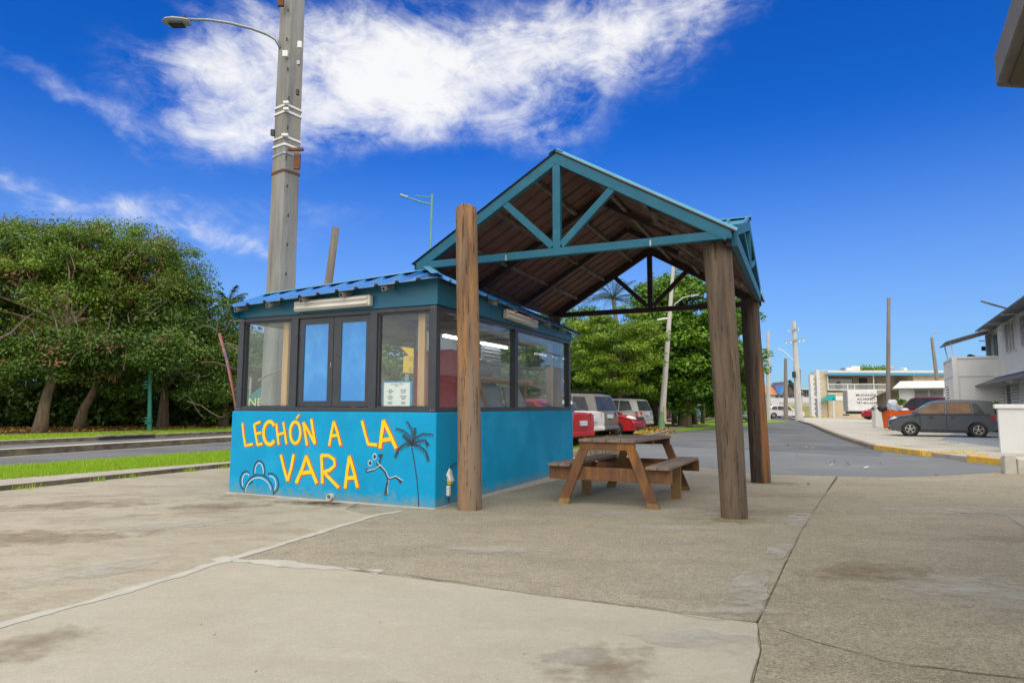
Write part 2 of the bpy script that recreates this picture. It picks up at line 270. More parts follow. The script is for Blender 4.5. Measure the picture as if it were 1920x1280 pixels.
mat('yellow_wall', (.55, .52, .14), (.45, .44, .2), 5, 5, .8); mat('pot_black', (.02, .022, .026), None, rough=.6)

# ------------------------------------------------------------------ mesh helpers
MAT_OF = {}
def thing(name, label, cat, loc=(0, 0, 0), rz=0, group=None):
    o = bpy.data.objects.new(name, None); col.objects.link(o); o.empty_display_size = .3
    o.location = loc; o.rotation_euler = (0, 0, rz); o['label'] = label; o['category'] = cat
    if group: o['group'] = group
    MAT_OF[o.name] = Matrix.Translation(Vector(loc)) @ Matrix.Rotation(rz, 4, 'Z'); return o
def tag(o, label=None, cat=None, group=None, kind=None):
    for k, v in (('label', label), ('category', cat), ('group', group), ('kind', kind)):
        if v: o[k] = v
    return o
ID = Matrix.Identity(4)
class MB:
    def __init__(s, M=ID): s.v = []; s.f = []; s.mi = []; s.M = M; s.cur = 0; s.tint = []
    def add(s, vs, fs, T=None):
        n = len(s.v)
        for v in vs:
            v = Vector(v)
            s.v.append(T @ v if T is not None else v)
        for f in fs: s.f.append(tuple(i+n for i in f)); s.mi.append(s.cur)
        return s
    def box(s, x0, x1, y0, y1, z0, z1, T=None):
        if x0 > x1: x0, x1 = x1, x0
        if y0 > y1: y0, y1 = y1, y0
        if z0 > z1: z0, z1 = z1, z0
        return s.add([(x0, y0, z0), (x1, y0, z0), (x1, y1, z0), (x0, y1, z0), (x0, y0, z1), (x1, y0, z1), (x1, y1, z1), (x0, y1, z1)],
                     [(0, 3, 2, 1), (4, 5, 6, 7), (0, 1, 5, 4), (1, 2, 6, 5), (2, 3, 7, 6), (3, 0, 4, 7)], T)
    def bar(s, a, b, w, h, up=(0, 0, 1), ext=0):           # beam from a to b; w sideways, h along up
        a = Vector(a); b = Vector(b); d = (b-a).normalized(); a = a-d*ext; b = b+d*ext; up = Vector(up); sd = d.cross(up).normalized(); u = sd.cross(d).normalized()
        vs = []
        for p in (a, b):
            for i, j in ((-1, -1), (1, -1), (1, 1), (-1, 1)): vs.append(p+sd*(i*w/2)+u*(j*h/2))
        return s.add(vs, [(0, 3, 2, 1), (4, 5, 6, 7), (0, 1, 5, 4), (1, 2, 6, 5), (2, 3, 7, 6), (3, 0, 4, 7)][0:6])
    def tube(s, pts, rad, seg=8, cap=True, jit=0):
        pts = [Vector(p) for p in pts]; n = len(s.v); m = len(pts)
        if not hasattr(rad, '__len__'): rad = [rad]*m
        for i, p in enumerate(pts):
            d = (pts[min(i+1, m-1)]-pts[max(i-1, 0)]).normalized()
            up = Vector((0, 0, 1)) if abs(d.z) < .9 else Vector((0, 1, 0))
            a = d.cross(up).normalized(); b = a.cross(d).normalized()
            for k in range(seg):
                t = 2*pi*k/seg; r = rad[i]*(1+(random.uniform(-jit, jit) if jit else 0)); s.v.append(p+a*(r*cos(t))+b*(r*sin(t)))
        for i in range(m-1):
            for k in range(seg):
                q = n+i*seg; s.f.append((q+k, q+(k+1) % seg, q+seg+(k+1) % seg, q+seg+k)); s.mi.append(s.cur)
        if cap:
            s.f.append(tuple(n+k for k in reversed(range(seg)))); s.mi.append(s.cur); s.f.append(tuple(n+(m-1)*seg+k for k in range(seg))); s.mi.append(s.cur)
        return s
    def lathe(s, prof, c=(0, 0, 0), seg=16, ax='z'):
        n = len(s.v)
        for r, z in prof:
            for k in range(seg):
                t = 2*pi*k/seg
                if ax == 'z': p = (r*cos(t), r*sin(t), z)
                elif ax == 'y': p = (r*cos(t), z, r*sin(t))
                else: p = (z, r*cos(t), r*sin(t))
                s.v.append(Vector(p)+Vector(c))
        for i in range(len(prof)-1):
            for k in range(seg):
                q = n+i*seg; s.f.append((q+k, q+(k+1) % seg, q+seg+(k+1) % seg, q+seg+k)); s.mi.append(s.cur)
        return s
    def prism(s, poly, a0, a1, ax='y'):                   # 2-D polygon extruded between a0 and a1
        def P(u, v, a): return (u, a, v) if ax == 'y' else ((a, u, v) if ax == 'x' else (u, v, a))
        m = len(poly)
        return s.add([P(u, v, a0) for u, v in poly]+[P(u, v, a1) for u, v in poly],
                     [tuple(range(m)), tuple(reversed(range(m, 2*m)))]+[(i, i+m, (i+1) % m+m, (i+1) % m) for i in range(m)])
    def build(s, name, mats, parent=None, smooth=False, bevel=0, label=None, kind=None, tint=None, fixn=True):
        me = bpy.data.meshes.new(name)
        Mi = (MAT_OF[parent.name].inverted() if parent is not None and parent.name in MAT_OF else ID) @ s.M
        vs = [Mi @ v for v in s.v]
        me.from_pydata([tuple(v) for v in vs], [], s.f)
        if isinstance(mats, str): mats = [mats]
        for m in mats: me.materials.append(MT[m])
        if len(mats) > 1: me.polygons.foreach_set('material_index', s.mi)
        if fixn or bevel:
            bm = bmesh.new(); bm.from_mesh(me)
            bmesh.ops.recalc_face_normals(bm, faces=bm.faces)
            if bevel: bmesh.ops.bevel(bm, geom=bm.edges, offset=bevel, segments=1, profile=.5, affect='EDGES', clamp_overlap=True)
            bm.to_mesh(me); bm.free()
        if smooth: me.polygons.foreach_set('use_smooth', [True]*len(me.polygons)); 
        if smooth == 'auto': me.set_sharp_from_angle(angle=R(35))
        me.update()
        o = bpy.data.objects.new(name, me); col.objects.link(o)
        if parent is not None:
            o.parent = parent
            if parent.name not in MAT_OF: pass
            MAT_OF[o.name] = MAT_OF[parent.name] if parent.name in MAT_OF else ID
            if parent.parent is not None: MAT_OF[o.name] = MAT_OF[parent.name]
        if label: o['label'] = label
        if kind: o['kind'] = kind
        return o
def solo(o, label, cat, group=None):                      # a thing that is one mesh: move its origin to its base
    me = o.data; xs = np.empty(len(me.vertices)*3); me.vertices.foreach_get('co', xs); xs = xs.reshape(-1, 3)
    c = np.array([(xs[:, 0].min()+xs[:, 0].max())/2, (xs[:, 1].min()+xs[:, 1].max())/2, xs[:, 2].min()])
    me.vertices.foreach_set('co', (xs-c).ravel()); me.update(); o.location = tuple(c); MAT_OF[o.name] = Matrix.Translation(Vector(c)); return tag(o, label, cat, group)
def copy_tree(o, parent=None, loc=None, rz=None, label=None):
    c = o.copy(); col.objects.link(c); c.parent = parent
    if loc is not None: c.location = loc
    if rz is not None: c.rotation_euler = (0, 0, rz)
    if label: c['label'] = label
    for ch in list(o.children): copy_tree(ch, c)
    return c
def text(name, s, size, m, parent, M, ext=.002, align='CENTER', sx=1., bold=.0, label=None):
    cu = bpy.data.curves.new(name, 'FONT'); cu.body = s; cu.size = size; cu.align_x = align; cu.align_y = 'CENTER'; cu.extrude = ext; cu.offset = bold; cu.resolution_u = 2; cu.space_line = .95
    t = bpy.data.objects.new(name, cu); col.objects.link(t); dg = bpy.context.evaluated_depsgraph_get(); me = bpy.data.meshes.new_from_object(t.evaluated_get(dg)); bpy.data.objects.remove(t)
    Mi = MAT_OF[parent.name].inverted() if parent is not None else ID
    me.transform(Mi @ M @ Matrix.Scale(sx, 4, (1, 0, 0))); me.materials.clear(); me.materials.append(MT[m])
    o = bpy.data.objects.new(name, me); col.objects.link(o); o.parent = parent
    if label: o['label'] = label
    return o
def sheet(name, poly, m, dz=0., thick=.15, parent=None, kind='structure', flat=None, side=None, wob=0, seed=0):
    # ground-following slab: polygon top face at ground height + dz, sides going down by thick
    rnd = random.Random(seed)
    if wob:
        q = []
        for i in range(len(poly)):
            a = Vector(poly[i][:2]); b = Vector(poly[(i+1) % len(poly)][:2]); n = max(1, int((b-a).length/.09)); w = wob if len(poly[i]) < 3 else poly[i][2]
            n = min(n, 160)
            for k in range(n):
                p = a.lerp(b, k/n); d = (b-a).normalized(); nn = Vector((-d.y, d.x))
                s_ = noise.noise(Vector((p.x*1.7+seed, p.y*1.7, 0)))*w*1.6+noise.noise(Vector((p.x*9, p.y*9+seed, 1)))*w*.8
                q.append(p+nn*s_*(0 if k == 0 else 1))
        poly = q
    bm = bmesh.new(); vs = [bm.verts.new((p[0], p[1], 0)) for p in poly]; bm.faces.new(vs)
    for ax, vals in (((1, 0, 0), (-6, -5, -4, -3, -2, -1)), ((0, 1, 0), (8, 13, 20, 40, 90))):
        for c in vals:
            co = Vector(ax)*c; bmesh.ops.bisect_plane(bm, geom=bm.verts[:]+bm.edges[:]+bm.faces[:], plane_co=co, plane_no=ax)
    for v in bm.verts: v.co.z = (zg(v.co.x, v.co.y) if flat is None else flat)+dz
    if thick:
        be = [e for e in bm.edges if e.is_boundary]; r = bmesh.ops.extrude_edge_only(bm, edges=be)
        for g in r['geom']:
            if isinstance(g, bmesh.types.BMVert): g.co.z -= thick
    bmesh.ops.recalc_face_normals(bm, faces=bm.faces)
    up = [f for f in bm.faces if abs(f.normal.z) > .8]
    if up and sum(f.normal.z*f.calc_area() for f in up) < 0: bmesh.ops.reverse_faces(bm, faces=bm.faces)
    me = bpy.data.meshes.new(name); bm.to_mesh(me); bm.free(); me.materials.append(MT[m])
    if side:
        me.materials.append(MT[side])
        for p in me.polygons: p.material_index = 0 if abs(p.normal.z) > .5 else 1
    o = bpy.data.objects.new(name, me); col.objects.link(o)
    if parent is not None: o.parent = parent
    elif kind: o['kind'] = kind
    return o
def strip(pts, w, off=0):                                 # polygon band round a polyline
    pts = [Vector(p[:2]) for p in pts]; A = []; B = []
    for i, p in enumerate(pts):
        d = (pts[min(i+1, len(pts)-1)]-pts[max(0, i-1)]).normalized(); n = Vector((-d.y, d.x)); A.append(p+n*(off+w/2)); B.append(p+n*(off-w/2))
    return A+B[::-1]
def leafmesh(name, cen, nrm, size, tint, m, parent=None, asp=.5, fold=0.):   # many diamond leaves from numpy arrays
    n = len(cen); rs = np.random.default_rng(len(cen)+7)
    up = rs.normal(size=(n, 3)); a = np.cross(nrm, up); a /= np.linalg.norm(a, axis=1)[:, None]+1e-9; b = np.cross(nrm, a)
    s = size[:, None]
    v = np.empty((n, 4, 3)); v[:, 0] = cen-a*s; v[:, 1] = cen+b*s*asp; v[:, 2] = cen+a*s; v[:, 3] = cen-b*s*asp
    if parent is not None and parent.name in MAT_OF:
        Mi = np.array(MAT_OF[parent.name].inverted()); v = v @ Mi[:3, :3].T+Mi[:3, 3]
    me = bpy.data.meshes.new(name); me.vertices.add(n*4); me.vertices.foreach_set('co', v.ravel())
    me.loops.add(n*4); me.loops.foreach_set('vertex_index', np.arange(n*4)); me.polygons.add(n); me.polygons.foreach_set('loop_start', np.arange(0, n*4, 4))
    me.update(calc_edges=True); at_ = me.attributes.new('tint', 'FLOAT', 'FACE'); at_.data.foreach_set('value', np.clip(tint, 0, 1).astype('f')); me.materials.append(MT[m])
    o = bpy.data.objects.new(name, me); col.objects.link(o); o.parent = parent; return o
YAW = -.426
KO = Vector((-.926, 7.925, 0)); KM = Matrix.Translation(KO) @ Matrix.Rotation(YAW, 4, 'Z')
def K(x, y, z=0): return KM @ Vector((x, y, z))

def emit(name, c, k):
    m = bpy.data.materials.new(name); m.use_nodes = True; b = m.node_tree.nodes['Principled BSDF']; b.inputs['Base Color'].default_value = c+(1,); b.inputs['Emission Color'].default_value = c+(1,); b.inputs['Emission Strength'].default_value = k; MT[name] = m
emit('lit_tube', (.95, .98, 1.0), 5.0)
# ================================================================== SETTING
def ground():
    me = bpy.data.meshes.new('ground'); xs = [-1500, -400, -120, -60, -30, -20, -12, -9, -6, -5, -4, -3, -2, -1, 0, 4, 10, 20, 40, 80, 200, 600, 1500]; ys = [-600, -100, -20, 0, 4, 8, 13, 20, 30, 50, 90, 150, 400, 1800]
    vs = [(x, y, zg(x, y)-.09) for y in ys for x in xs]; n = len(xs)
    me.from_pydata(vs, [], [(j*n+i, j*n+i+1, (j+1)*n+i+1, (j+1)*n+i) for j in range(len(ys)-1) for i in range(n-1)]); me.materials.append(MT['soil'])
    o = bpy.data.objects.new('ground', me); col.objects.link(o); o['kind'] = 'structure'
ground()
# --- the apron: four slabs parted by open joints
A_ = (-2.29, 5.34); Cc = (1.42, 3.87)                      # where the joints meet
left_edge = [(-7.45, 9.53), (-5.68, 13.18)]
dl = Vector((1.77, 3.65)).normalized()
nearL = Vector(left_edge[0])-dl*14; farL = Vector(left_edge[1])+dl*1.2
roadN = [(3.3, 15.6), (3.95, 14.9), (4.35, 13.9), (5.15, 12.92), (7.09, 12.28), (8.6, 12.75), (10.3, 13.6), (13, 14.6)]
g = .010
sheet('concrete_slab', [(-2.93, 3.70, .0), (-4.9, -3.2, 0), (nearL.x, nearL.y, 0), (left_edge[0][0], left_edge[0][1], .02), (farL.x, farL.y, 0), (-2.2, 14.6, 0), (-1.9, 12.0, .0), (-2.0, 7.9, .0), (-1.575, 7.47), (-2.315, 5.34)], 'concrete_left', .0, .12, wob=.0, seed=1)
sheet('concrete_slab', [(-2.915, 3.70), (-2.295, 5.31), (-1.28, 5.05, .05), (-.23, 4.60, .02), (.7, 4.17, .02), (Cc[0]-.0, Cc[1]-.01), (1.284, 3.45), (1.085, 3.04), (.726, 2.3), (-.2, -1.2, .0), (-1.5, -3.4, 0), (-4.75, -3.2, 0)], 'concrete_pale', .001, .12, wob=.0, seed=2)
sheet('concrete_slab', [(-2.30, 5.35), (-1.560, 7.47), (-1.985, 7.9, 0), (-1.885, 12, 0), (-2.19, 14.6, 0), (.3, 15.9, 0), (3.27, 15.55, .03), (3.9, 14.85, 0), (5.05, 12.85, 0), (6.2, 12.5, 0), (4.33, 9.14, .03), (2.9, 6.6, .03), (Cc[0]+.0, Cc[1]+.008), (.7, 4.178), (-.23, 4.61), (-1.28, 5.06)], 'concrete_mid', 0, .12, wob=.0, seed=3)
sheet('concrete_slab', [(Cc[0]+.004, Cc[1]-.01), (2.902, 6.6), (4.333, 9.13), (6.25, 12.48, 0), (7.09, 12.26, 0), (8.6, 12.73, 0), (10.3, 13.58, 0), (13, 14.55, 0), (17, 8, 0), (15, -4, 0), (-1.45, -3.45, 0), (-.15, -1.2, 0), (.73, 2.3), (1.09, 3.04), (1.288, 3.45)], 'concrete_right', 0, .12, wob=.0, seed=4)
# light mortar filling the old joint, in a band that follows it
ms = [(-4.9, -3.1), (-2.93, 3.70), (-2.6, 4.45), (-2.29, 5.34), (-1.9, 6.45), (-1.54, 7.46), (-1.30, 7.78)]
def ragged(pts, w, seed, base=.6, step=.06):
    P = []; rn = random.Random(seed)
    pts = [Vector(p) for p in pts]
    for a, b in zip(pts[:-1], pts[1:]):
        n = max(1, int((b-a).length/step))
        for k in range(n): P.append(a.lerp(b, k/n))
    P.append(pts[-1]); A = []; B = []
    for i, p in enumerate(P):
        d = (P[min(i+1, len(P)-1)]-P[max(i-1, 0)]).normalized(); n = Vector((-d.y, d.x))
        s1 = noise.noise(Vector((p.x*3+seed, p.y*3, 0)))+.5*noise.noise(Vector((p.x*11+seed, p.y*11, 5))); s2 = noise.noise(Vector((p.x*3+seed, p.y*3, 9)))+.5*noise.noise(Vector((p.x*11, p.y*11+seed, 3)))
        A.append(p+n*w*(.5+s1*base)); B.append(p-n*w*(.5+s2*base))
    return A+B[::-1]
sheet('joint_filler', ragged(ms[:4], .10, 3, .42, .035), 'mortar', .004, 0)
sheet('joint_filler', ragged(ms[3:], .085, 8, .4, .035), 'mortar', .004, 0)
sheet('joint_filler', ragged([(-2.42, 5.42), (-2.0, 5.3), (-1.6, 5.17), (-1.2, 5.06), (-.98, 4.98)], .13, 21, .6), 'mortar', .003, 0)
MB() or sheet('joint_filler', ragged([(1.18, 3.98), (1.44, 3.98), (1.66, 4.4), (1.9, 4.85), (2.2, 5.35), (2.6, 6.1)], .10, 12, .5), 'mortar', .003, 0)
def crack(pts, w, seed, dz=.005): sheet('crack', ragged(pts, w, seed, .9, .04), 'crack', dz, 0)
def wander(pts, seed, amp=.03, step=.1):
    out = []; pts = [Vector(p) for p in pts]
    for a, b in zip(pts[:-1], pts[1:]):
        n = max(1, int((b-a).length/step))
        for k in range(n):
            p = a.lerp(b, k/n); d = (b-a).normalized()
            out.append(p+Vector((-d.y, d.x))*noise.noise(Vector((p.x*4, p.y*4, seed)))*amp*2)
    return out+[pts[-1]]
crack(wander([(-1.3, 5.09), (-.9, 4.93), (-.23, 4.62), (.3, 4.33), (.8, 4.16), (1.15, 3.94), (1.42, 3.88)], 1, .025), .006, 5, .007)
crack(wander([(1.43, 3.88), (2.9, 6.6), (4.34, 9.13), (5.1, 10.5)], 2, .006), .006, 6, .007)
crack(wander([(1.424, 3.86), (1.284, 3.45), (1.085, 3.04), (.725, 2.3)], 3, .006), .005, 7)
crack(wander([(1.5, 3.75), (1.75, 3.4), (2.05, 3.2), (2.5, 3.05)], 4, .03), .006, 8)
crack(wander([(-7.9, 8.5), (-6.9, 8.9), (-6.0, 9.3)], 5, .05), .012, 9)
crack(wander([(-5.2, 7.3), (-4.5, 7.35), (-4.0, 7.5)], 6, .05), .008, 10)
def patch(cx, cy, rx, ry, rot, m, seed, dz=.003, name='stain'):
    q = []
    for k in range(72):
        t = 2*pi*k/72; r = 1+.45*noise.noise(Vector((cos(t)*1.6+seed, sin(t)*1.6, 0)))+.3*noise.noise(Vector((cos(t)*6, sin(t)*6, seed)))
        x = rx*r*cos(t); y = ry*r*sin(t); q.append((cx+x*cos(rot)-y*sin(rot), cy+x*sin(rot)+y*cos(rot)))
    return sheet(name, q, m, dz, 0)
def softpatch_mat(name, c1, c2):                          # stain with a ragged, thinning edge (own shape, alpha by noise and distance)
    m = bpy.data.materials.new(name); m.use_nodes = True; t = m.node_tree; L = t.links.new; B = t.nodes['Principled BSDF']; B.inputs['Roughness'].default_value = .9
    tcn = t.nodes.new('ShaderNodeTexCoord'); n = t.nodes.new('ShaderNodeTexNoise'); n.inputs['Scale'].default_value = 5; n.inputs['Detail'].default_value = 8; n.inputs['Roughness'].default_value = .7; L(tcn.outputs['Object'], n.inputs['Vector'])
    gr = t.nodes.new('ShaderNodeVectorMath'); gr.operation = 'LENGTH'
    mp = t.nodes.new('ShaderNodeMapping'); mp.inputs['Location'].default_value = (-1, -1, 0); mp.inputs['Scale'].default_value = (2, 2, 0); L(tcn.outputs['Generated'], mp.inputs[0]); L(mp.outputs[0], gr.inputs[0])
    a = t.nodes.new('ShaderNodeMath'); a.operation = 'MULTIPLY_ADD'; a.inputs[1].default_value = -1.0; a.inputs[2].default_value = .95; L(gr.outputs['Value'], a.inputs[0])
    b = t.nodes.new('ShaderNodeMath'); b.operation = 'MULTIPLY_ADD'; b.inputs[1].default_value = 3.2; L(n.outputs[0], b.inputs[0]); b.inputs[2].default_value = -1.75
    c = t.nodes.new('ShaderNodeMath'); c.operation = 'ADD'; L(a.outputs[0], c.inputs[0]); L(b.outputs[0], c.inputs[1]); c.use_clamp = True
    d = t.nodes.new('ShaderNodeMath'); d.operation = 'MULTIPLY'; d.inputs[1].default_value = .6; L(c.outputs[0], d.inputs[0]); L(d.outputs[0], B.inputs['Alpha'])
    n2 = t.nodes.new('ShaderNodeTexNoise'); n2.inputs['Scale'].default_value = 30; L(tcn.outputs['Object'], n2.inputs['Vector'])
    x = t.nodes.new('ShaderNodeMix'); x.data_type = 'RGBA'; x.inputs[6].default_value = c1+(1,); x.inputs[7].default_value = c2+(1,); L(n2.outputs[0], x.inputs[0]); L(x.outputs[2], B.inputs['Base Color']); MT[name] = m
softpatch_mat('st_brown', (.20, .145, .085), (.27, .21, .13)); softpatch_mat('st_pale', (.50, .49, .45), (.42, .41, .37)); softpatch_mat('st_dark', (.045, .03, .018), (.13, .07, .02)); softpatch_mat('st_moss', (.16, .17, .05), (.30, .28, .14)); softpatch_mat('st_tan', (.38, .32, .22), (.34, .29, .2))
for c in [(.42, 3.25, .42, .38, .2, 'st_brown', 3), (.3, 3.35, .22, .2, .2, 'st_pale', 4), (-.55, 2.95, .14, .12, 0, 'st_brown', 9), (1.3, 7.6, .95, .35, -.1, 'st_pale', 5), (1.5, 6.8, .9, .3, .05, 'st_pale', 6), (2.52, 7.16, .5, .28, 0, 'st_moss', 7),
          (4.45, 11.1, .5, .3, 0, 'st_moss', 8), (4.8, 6.3, .6, .28, 0, 'st_tan', 10), (4.0, 9.5, 1.6, .5, -.3, 'st_tan', 11), (-4.6, 6.2, 1.3, .5, .3, 'st_brown', 13), (-5.5, 8.2, 1.6, .4, .4, 'st_brown', 14), (-3.6, 8.1, 1.0, .3, .4, 'st_brown', 15), (-4.2, 4.6, .7, .35, .4, 'st_brown', 16),
          (-3.1, 5.0, .8, .22, .9, 'st_pale', 17), (-3.4, 6.9, 1.2, .25, .5, 'st_pale', 18), (-2.5, 3.5, .35, .35, .4, 'st_brown', 19), (3.2, 4.6, .9, .5, .6, 'st_pale', 20), (4.2, 5.0, .7, .15, 1.0, 'st_pale', 21), (1.60, 4.5, .95, .13, 1.07, 'st_pale', 25), (3.2, 7.3, 1.0, .10, 1.07, 'st_pale', 37), (5.4, 6.9, 1.3, .07, 1.1, 'st_pale', 38), (1.35, 4.05, .35, .12, .1, 'st_pale', 26), (2.3, 5.7, .7, .08, 1.07, 'st_pale', 27), (1.0, 3.6, .5, .16, -.4, 'st_pale', 28), (3.0, 7.9, 1.3, .4, .2, 'st_tan', 32), (2.6, 5.0, .8, .3, .5, 'st_brown', 34), (-3.4, 9.2, 1.2, .3, .5, 'st_tan', 36), (5.5, 7.8, 1.2, .4, 0, 'st_pale', 23), (-.2, 5.7, .7, .16, -.2, 'st_pale', 24)]:
    patch(c[0], c[1], c[2], c[3], c[4], c[5], c[6], .005+.0002*c[6])
p = K(-1.5, -.22); patch(p.x, p.y, .95, .20, YAW, 'st_dark', 2, .004, 'wet_stain'); p = K(-1.55, -.16); patch(p.x, p.y, .5, .13, YAW, 'st_dark', 31, .0045, 'wet_stain')
# pale dusty line where the kiosk wall meets the slab
# --- left: pavement, verge, two carriageways with a median kerb
def band(name, a0, a1, b0, b1, m, dz, thick=.15, ext=(12, 75), side=None):  # quad between two near/far edge lines, extended both ways
    a0, a1, b0, b1 = [Vector(p) for p in (a0, a1, b0, b1)]
    d = Vector((.5, .866)); d1 = (a1-a0).normalized(); d2 = (b1-b0).normalized()
    return sheet(name, [a0-d1*ext[0], a0, a1, a1+d1*ext[1], b1+d2*ext[1], b1, b0, b0-d2*ext[0]], m, dz, thick, side=side)
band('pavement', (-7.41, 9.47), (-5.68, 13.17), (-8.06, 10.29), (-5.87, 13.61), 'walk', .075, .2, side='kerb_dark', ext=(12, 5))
band('verge', (-8.06, 10.29), (-5.87, 13.61), (-9.58, 12.21), (-7.15, 16.55), 'turf_bright', .075, .2, ext=(14, 60))
band('pavement', (-3.6, 16.4), (-1.9, 20.1), (-4.3, 17.2), (-2.6, 21.0), 'walk_pale', .05, .1, ext=(0, 40))
band('road', (-9.58, 12.21), (-7.15, 16.55), (-12.46, 15.85), (-9.65, 22.31), 'asphalt', -.02, .1, ext=(14, 80))
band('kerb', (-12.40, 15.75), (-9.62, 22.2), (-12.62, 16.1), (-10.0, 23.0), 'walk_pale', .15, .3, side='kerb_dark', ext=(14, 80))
band('road', (-12.62, 16.1), (-10.0, 23.0), (-15.9, 20.2), (-12.2, 28.2), 'asphalt', -.02, .1, ext=(20, 60))
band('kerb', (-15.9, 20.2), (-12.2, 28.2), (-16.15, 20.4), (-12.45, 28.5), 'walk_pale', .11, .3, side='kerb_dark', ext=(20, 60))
band('verge', (-16.15, 20.4), (-12.45, 28.5), (-19.18, 24.3), (-13.6, 30.4), 'turf', .095, .3, ext=(20, 60))
band('leaf_litter_bank', (-19.18, 24.3), (-13.6, 30.4), (-40, 40), (-30, 58), 'soil', .115, .3, ext=(30, 60))
def lane(pts, w, m, dz, off=0): return sheet('lane_line', strip(pts, w, off), m, dz, 0)
lane([(-17.6, -2.1), (-9.58, 12.21), (-7.15, 16.55), (12, 50)], .12, 'line_white', -.015, .18)
lane([(-21, -3.6), (-12.46, 15.85), (-9.65, 22.31), (6, 60)], .10, 'line_white', -.015, -.35)
lane([(-20, 12), (-14.1, 20.2), (-10.7, 26.4)], .10, 'line_white', -.015)
dr = thing('storm_drain', 'dark storm drain opening in the far kerb left of the green lamp post', 'drain', (-14.4, 23.4, 0))
a, b = Vector((-14.62, 23.0, .03)), Vector((-13.75, 24.85, .03)); d = (b-a).normalized(); n_ = Vector((d.y, -d.x, 0))*.06
MB().bar(a+n_*1.2, b+n_*1.2, .2, .10).build('opening', 'trim', dr)
MB().bar(a+Vector((0, 0, .10))-n_, b+Vector((0, 0, .10))-n_, .5, .05).build('lid', 'kerb', dr)
# --- right: cross street, street running away, pavements
rk = [(11.72, 16.1), (11.7, 17.4), (11.75, 18.3), (11.9, 20.9), (14.2, 27.5), (18.1, 37.5), (23.6, 51), (28.8, 65), (38, 90)]
lk = [(1.6, 17.4), (2.9, 20.6), (3.95, 23.2), (5.0, 26.3), (7.4, 32.5), (10.1, 39.5), (13.0, 46.6), (17.6, 56.6), (30, 90)]
sheet('road', [(2.9, 17.0)]+roadN[:-1]+[(12.0, 14.3), (11.75, 15.4), (11.6, 16.9), (11.7, 18.6), (11.9, 20.9), (10.3, 18.35), (6.2, 22.2), (4.2, 22.9), (3.5, 21.0)], 'asphalt_old', -.03, .1)
sheet('road', [(p[0]-.1, p[1]) for p in lk[2:]]+[(56, 150), (66, 148)]+[(p[0]+.1, p[1]) for p in rk[::-1][:-3]]+[(10.3, 18.3), (6.2, 22.15), (4.2, 22.85)], 'asphalt', -.022, .1)
sheet('road', [(30, 92), (140, 76), (150, 95), (36, 112)], 'asphalt', -.017, .1)
lane([(5.0, 22.7), (6.19, 22.1), (10.2, 18.25)], .28, 'line_white', -.012) if False else None
MB()
def kerb(pts, w, h, m, dz=0, name='kerb', label=None):
    return sheet(name, strip(pts, w), m, dz+h, h+.12)
kerb([(11.80, 21.0), (14.2, 27.6), (18.1, 37.5), (23.6, 51), (28.8, 65)], .22, .10, 'kerb')
kerb([(11.62, 18.35), (11.66, 19.3), (11.82, 21.05)], .22, .12, 'line_yellow'); kerb([(11.6, 18.4), (11.95, 18.15), (12.7, 18.35), (13.2, 18.6)], .2, .11, 'line_yellow')
kerb([(11.5, 16.3), (11.6, 15.7), (11.68, 15.0), (11.85, 14.2)], .22, .12, 'line_yellow'); kerb([(11.47, 16.25), (11.65, 16.5), (12.0, 16.5)], .22, .14, 'line_yellow')
kerb([(1.6, 17.4), (2.95, 20.6), (4.0, 23.2), (5.05, 26.3), (7.45, 32.5), (10.15, 39.5), (12.6, 45.8), (13.4, 47.2), (14.4, 47.4)], .3, .14, 'kerb')
sheet('pavement', [(11.72, 18.45), (11.92, 21.0), (14.3, 27.6), (18.2, 37.5), (23.7, 51), (28.9, 65), (70, 66), (60, 30), (16.6, 18.2), (13.5, 17.7)], 'walk_pale', .085, .2)
sheet('pavement', [(11.98, 13.9), (11.72, 15.0), (11.62, 16.85), (11.75, 18.4), (13.5, 17.69), (16.5, 18.19), (34, 24), (34, 12)], 'walk', .08, .2)
sheet('driveway', [(15.3, 20.2), (16.9, 25.6), (22.2, 32.6), (34, 31), (30, 17.8), (15.2, 19.2)], 'driveway_blue', .092, .05)
sheet('driveway', [(28.5, 62), (37.5, 88), (78, 82), (70, 62)], 'walk_pale', .083, .1)
for pts, w, sd in [([(12.5, 20.2), (17.5, 22.3), (22, 27)], .03, 3), ([(14.4, 26.5), (20, 27)], .03, 4), ([(12.4, 20.9), (15.5, 22.6), (16.8, 25.6)], .03, 5)]:
    sheet('crack', ragged(wander(pts, sd, .05, .3), w, sd, .8, .15), 'crack', .092+.003, 0)
sheet('verge', [(1.5, 17.5), (2.85, 20.6), (3.9, 23.2), (4.95, 26.3), (7.35, 32.5), (10.05, 39.5), (12.5, 45.8), (13.2, 47.2), (8, 56), (-2, 60), (-9, 50), (0.5, 38), (1.5, 33.3), (-.5, 30), (-1.2, 20)], 'turf', .10, .25)
sheet('pavement', [(-.6, 15.2), (.3, 15.92), (3.25, 15.58), (2.88, 16.95), (1.95, 17.6), (1.5, 17.3), (-.4, 17.4)], 'walk_pale', -.01, .1)
sheet('parking_lot', [(-1.3, 19.8), (-.8, 29.9), (1.2, 33.2), (.2, 38), (-9.2, 50), (-7.5, 40), (-5.3, 30), (-4, 22.2)], 'asphalt_old', .104, .2)
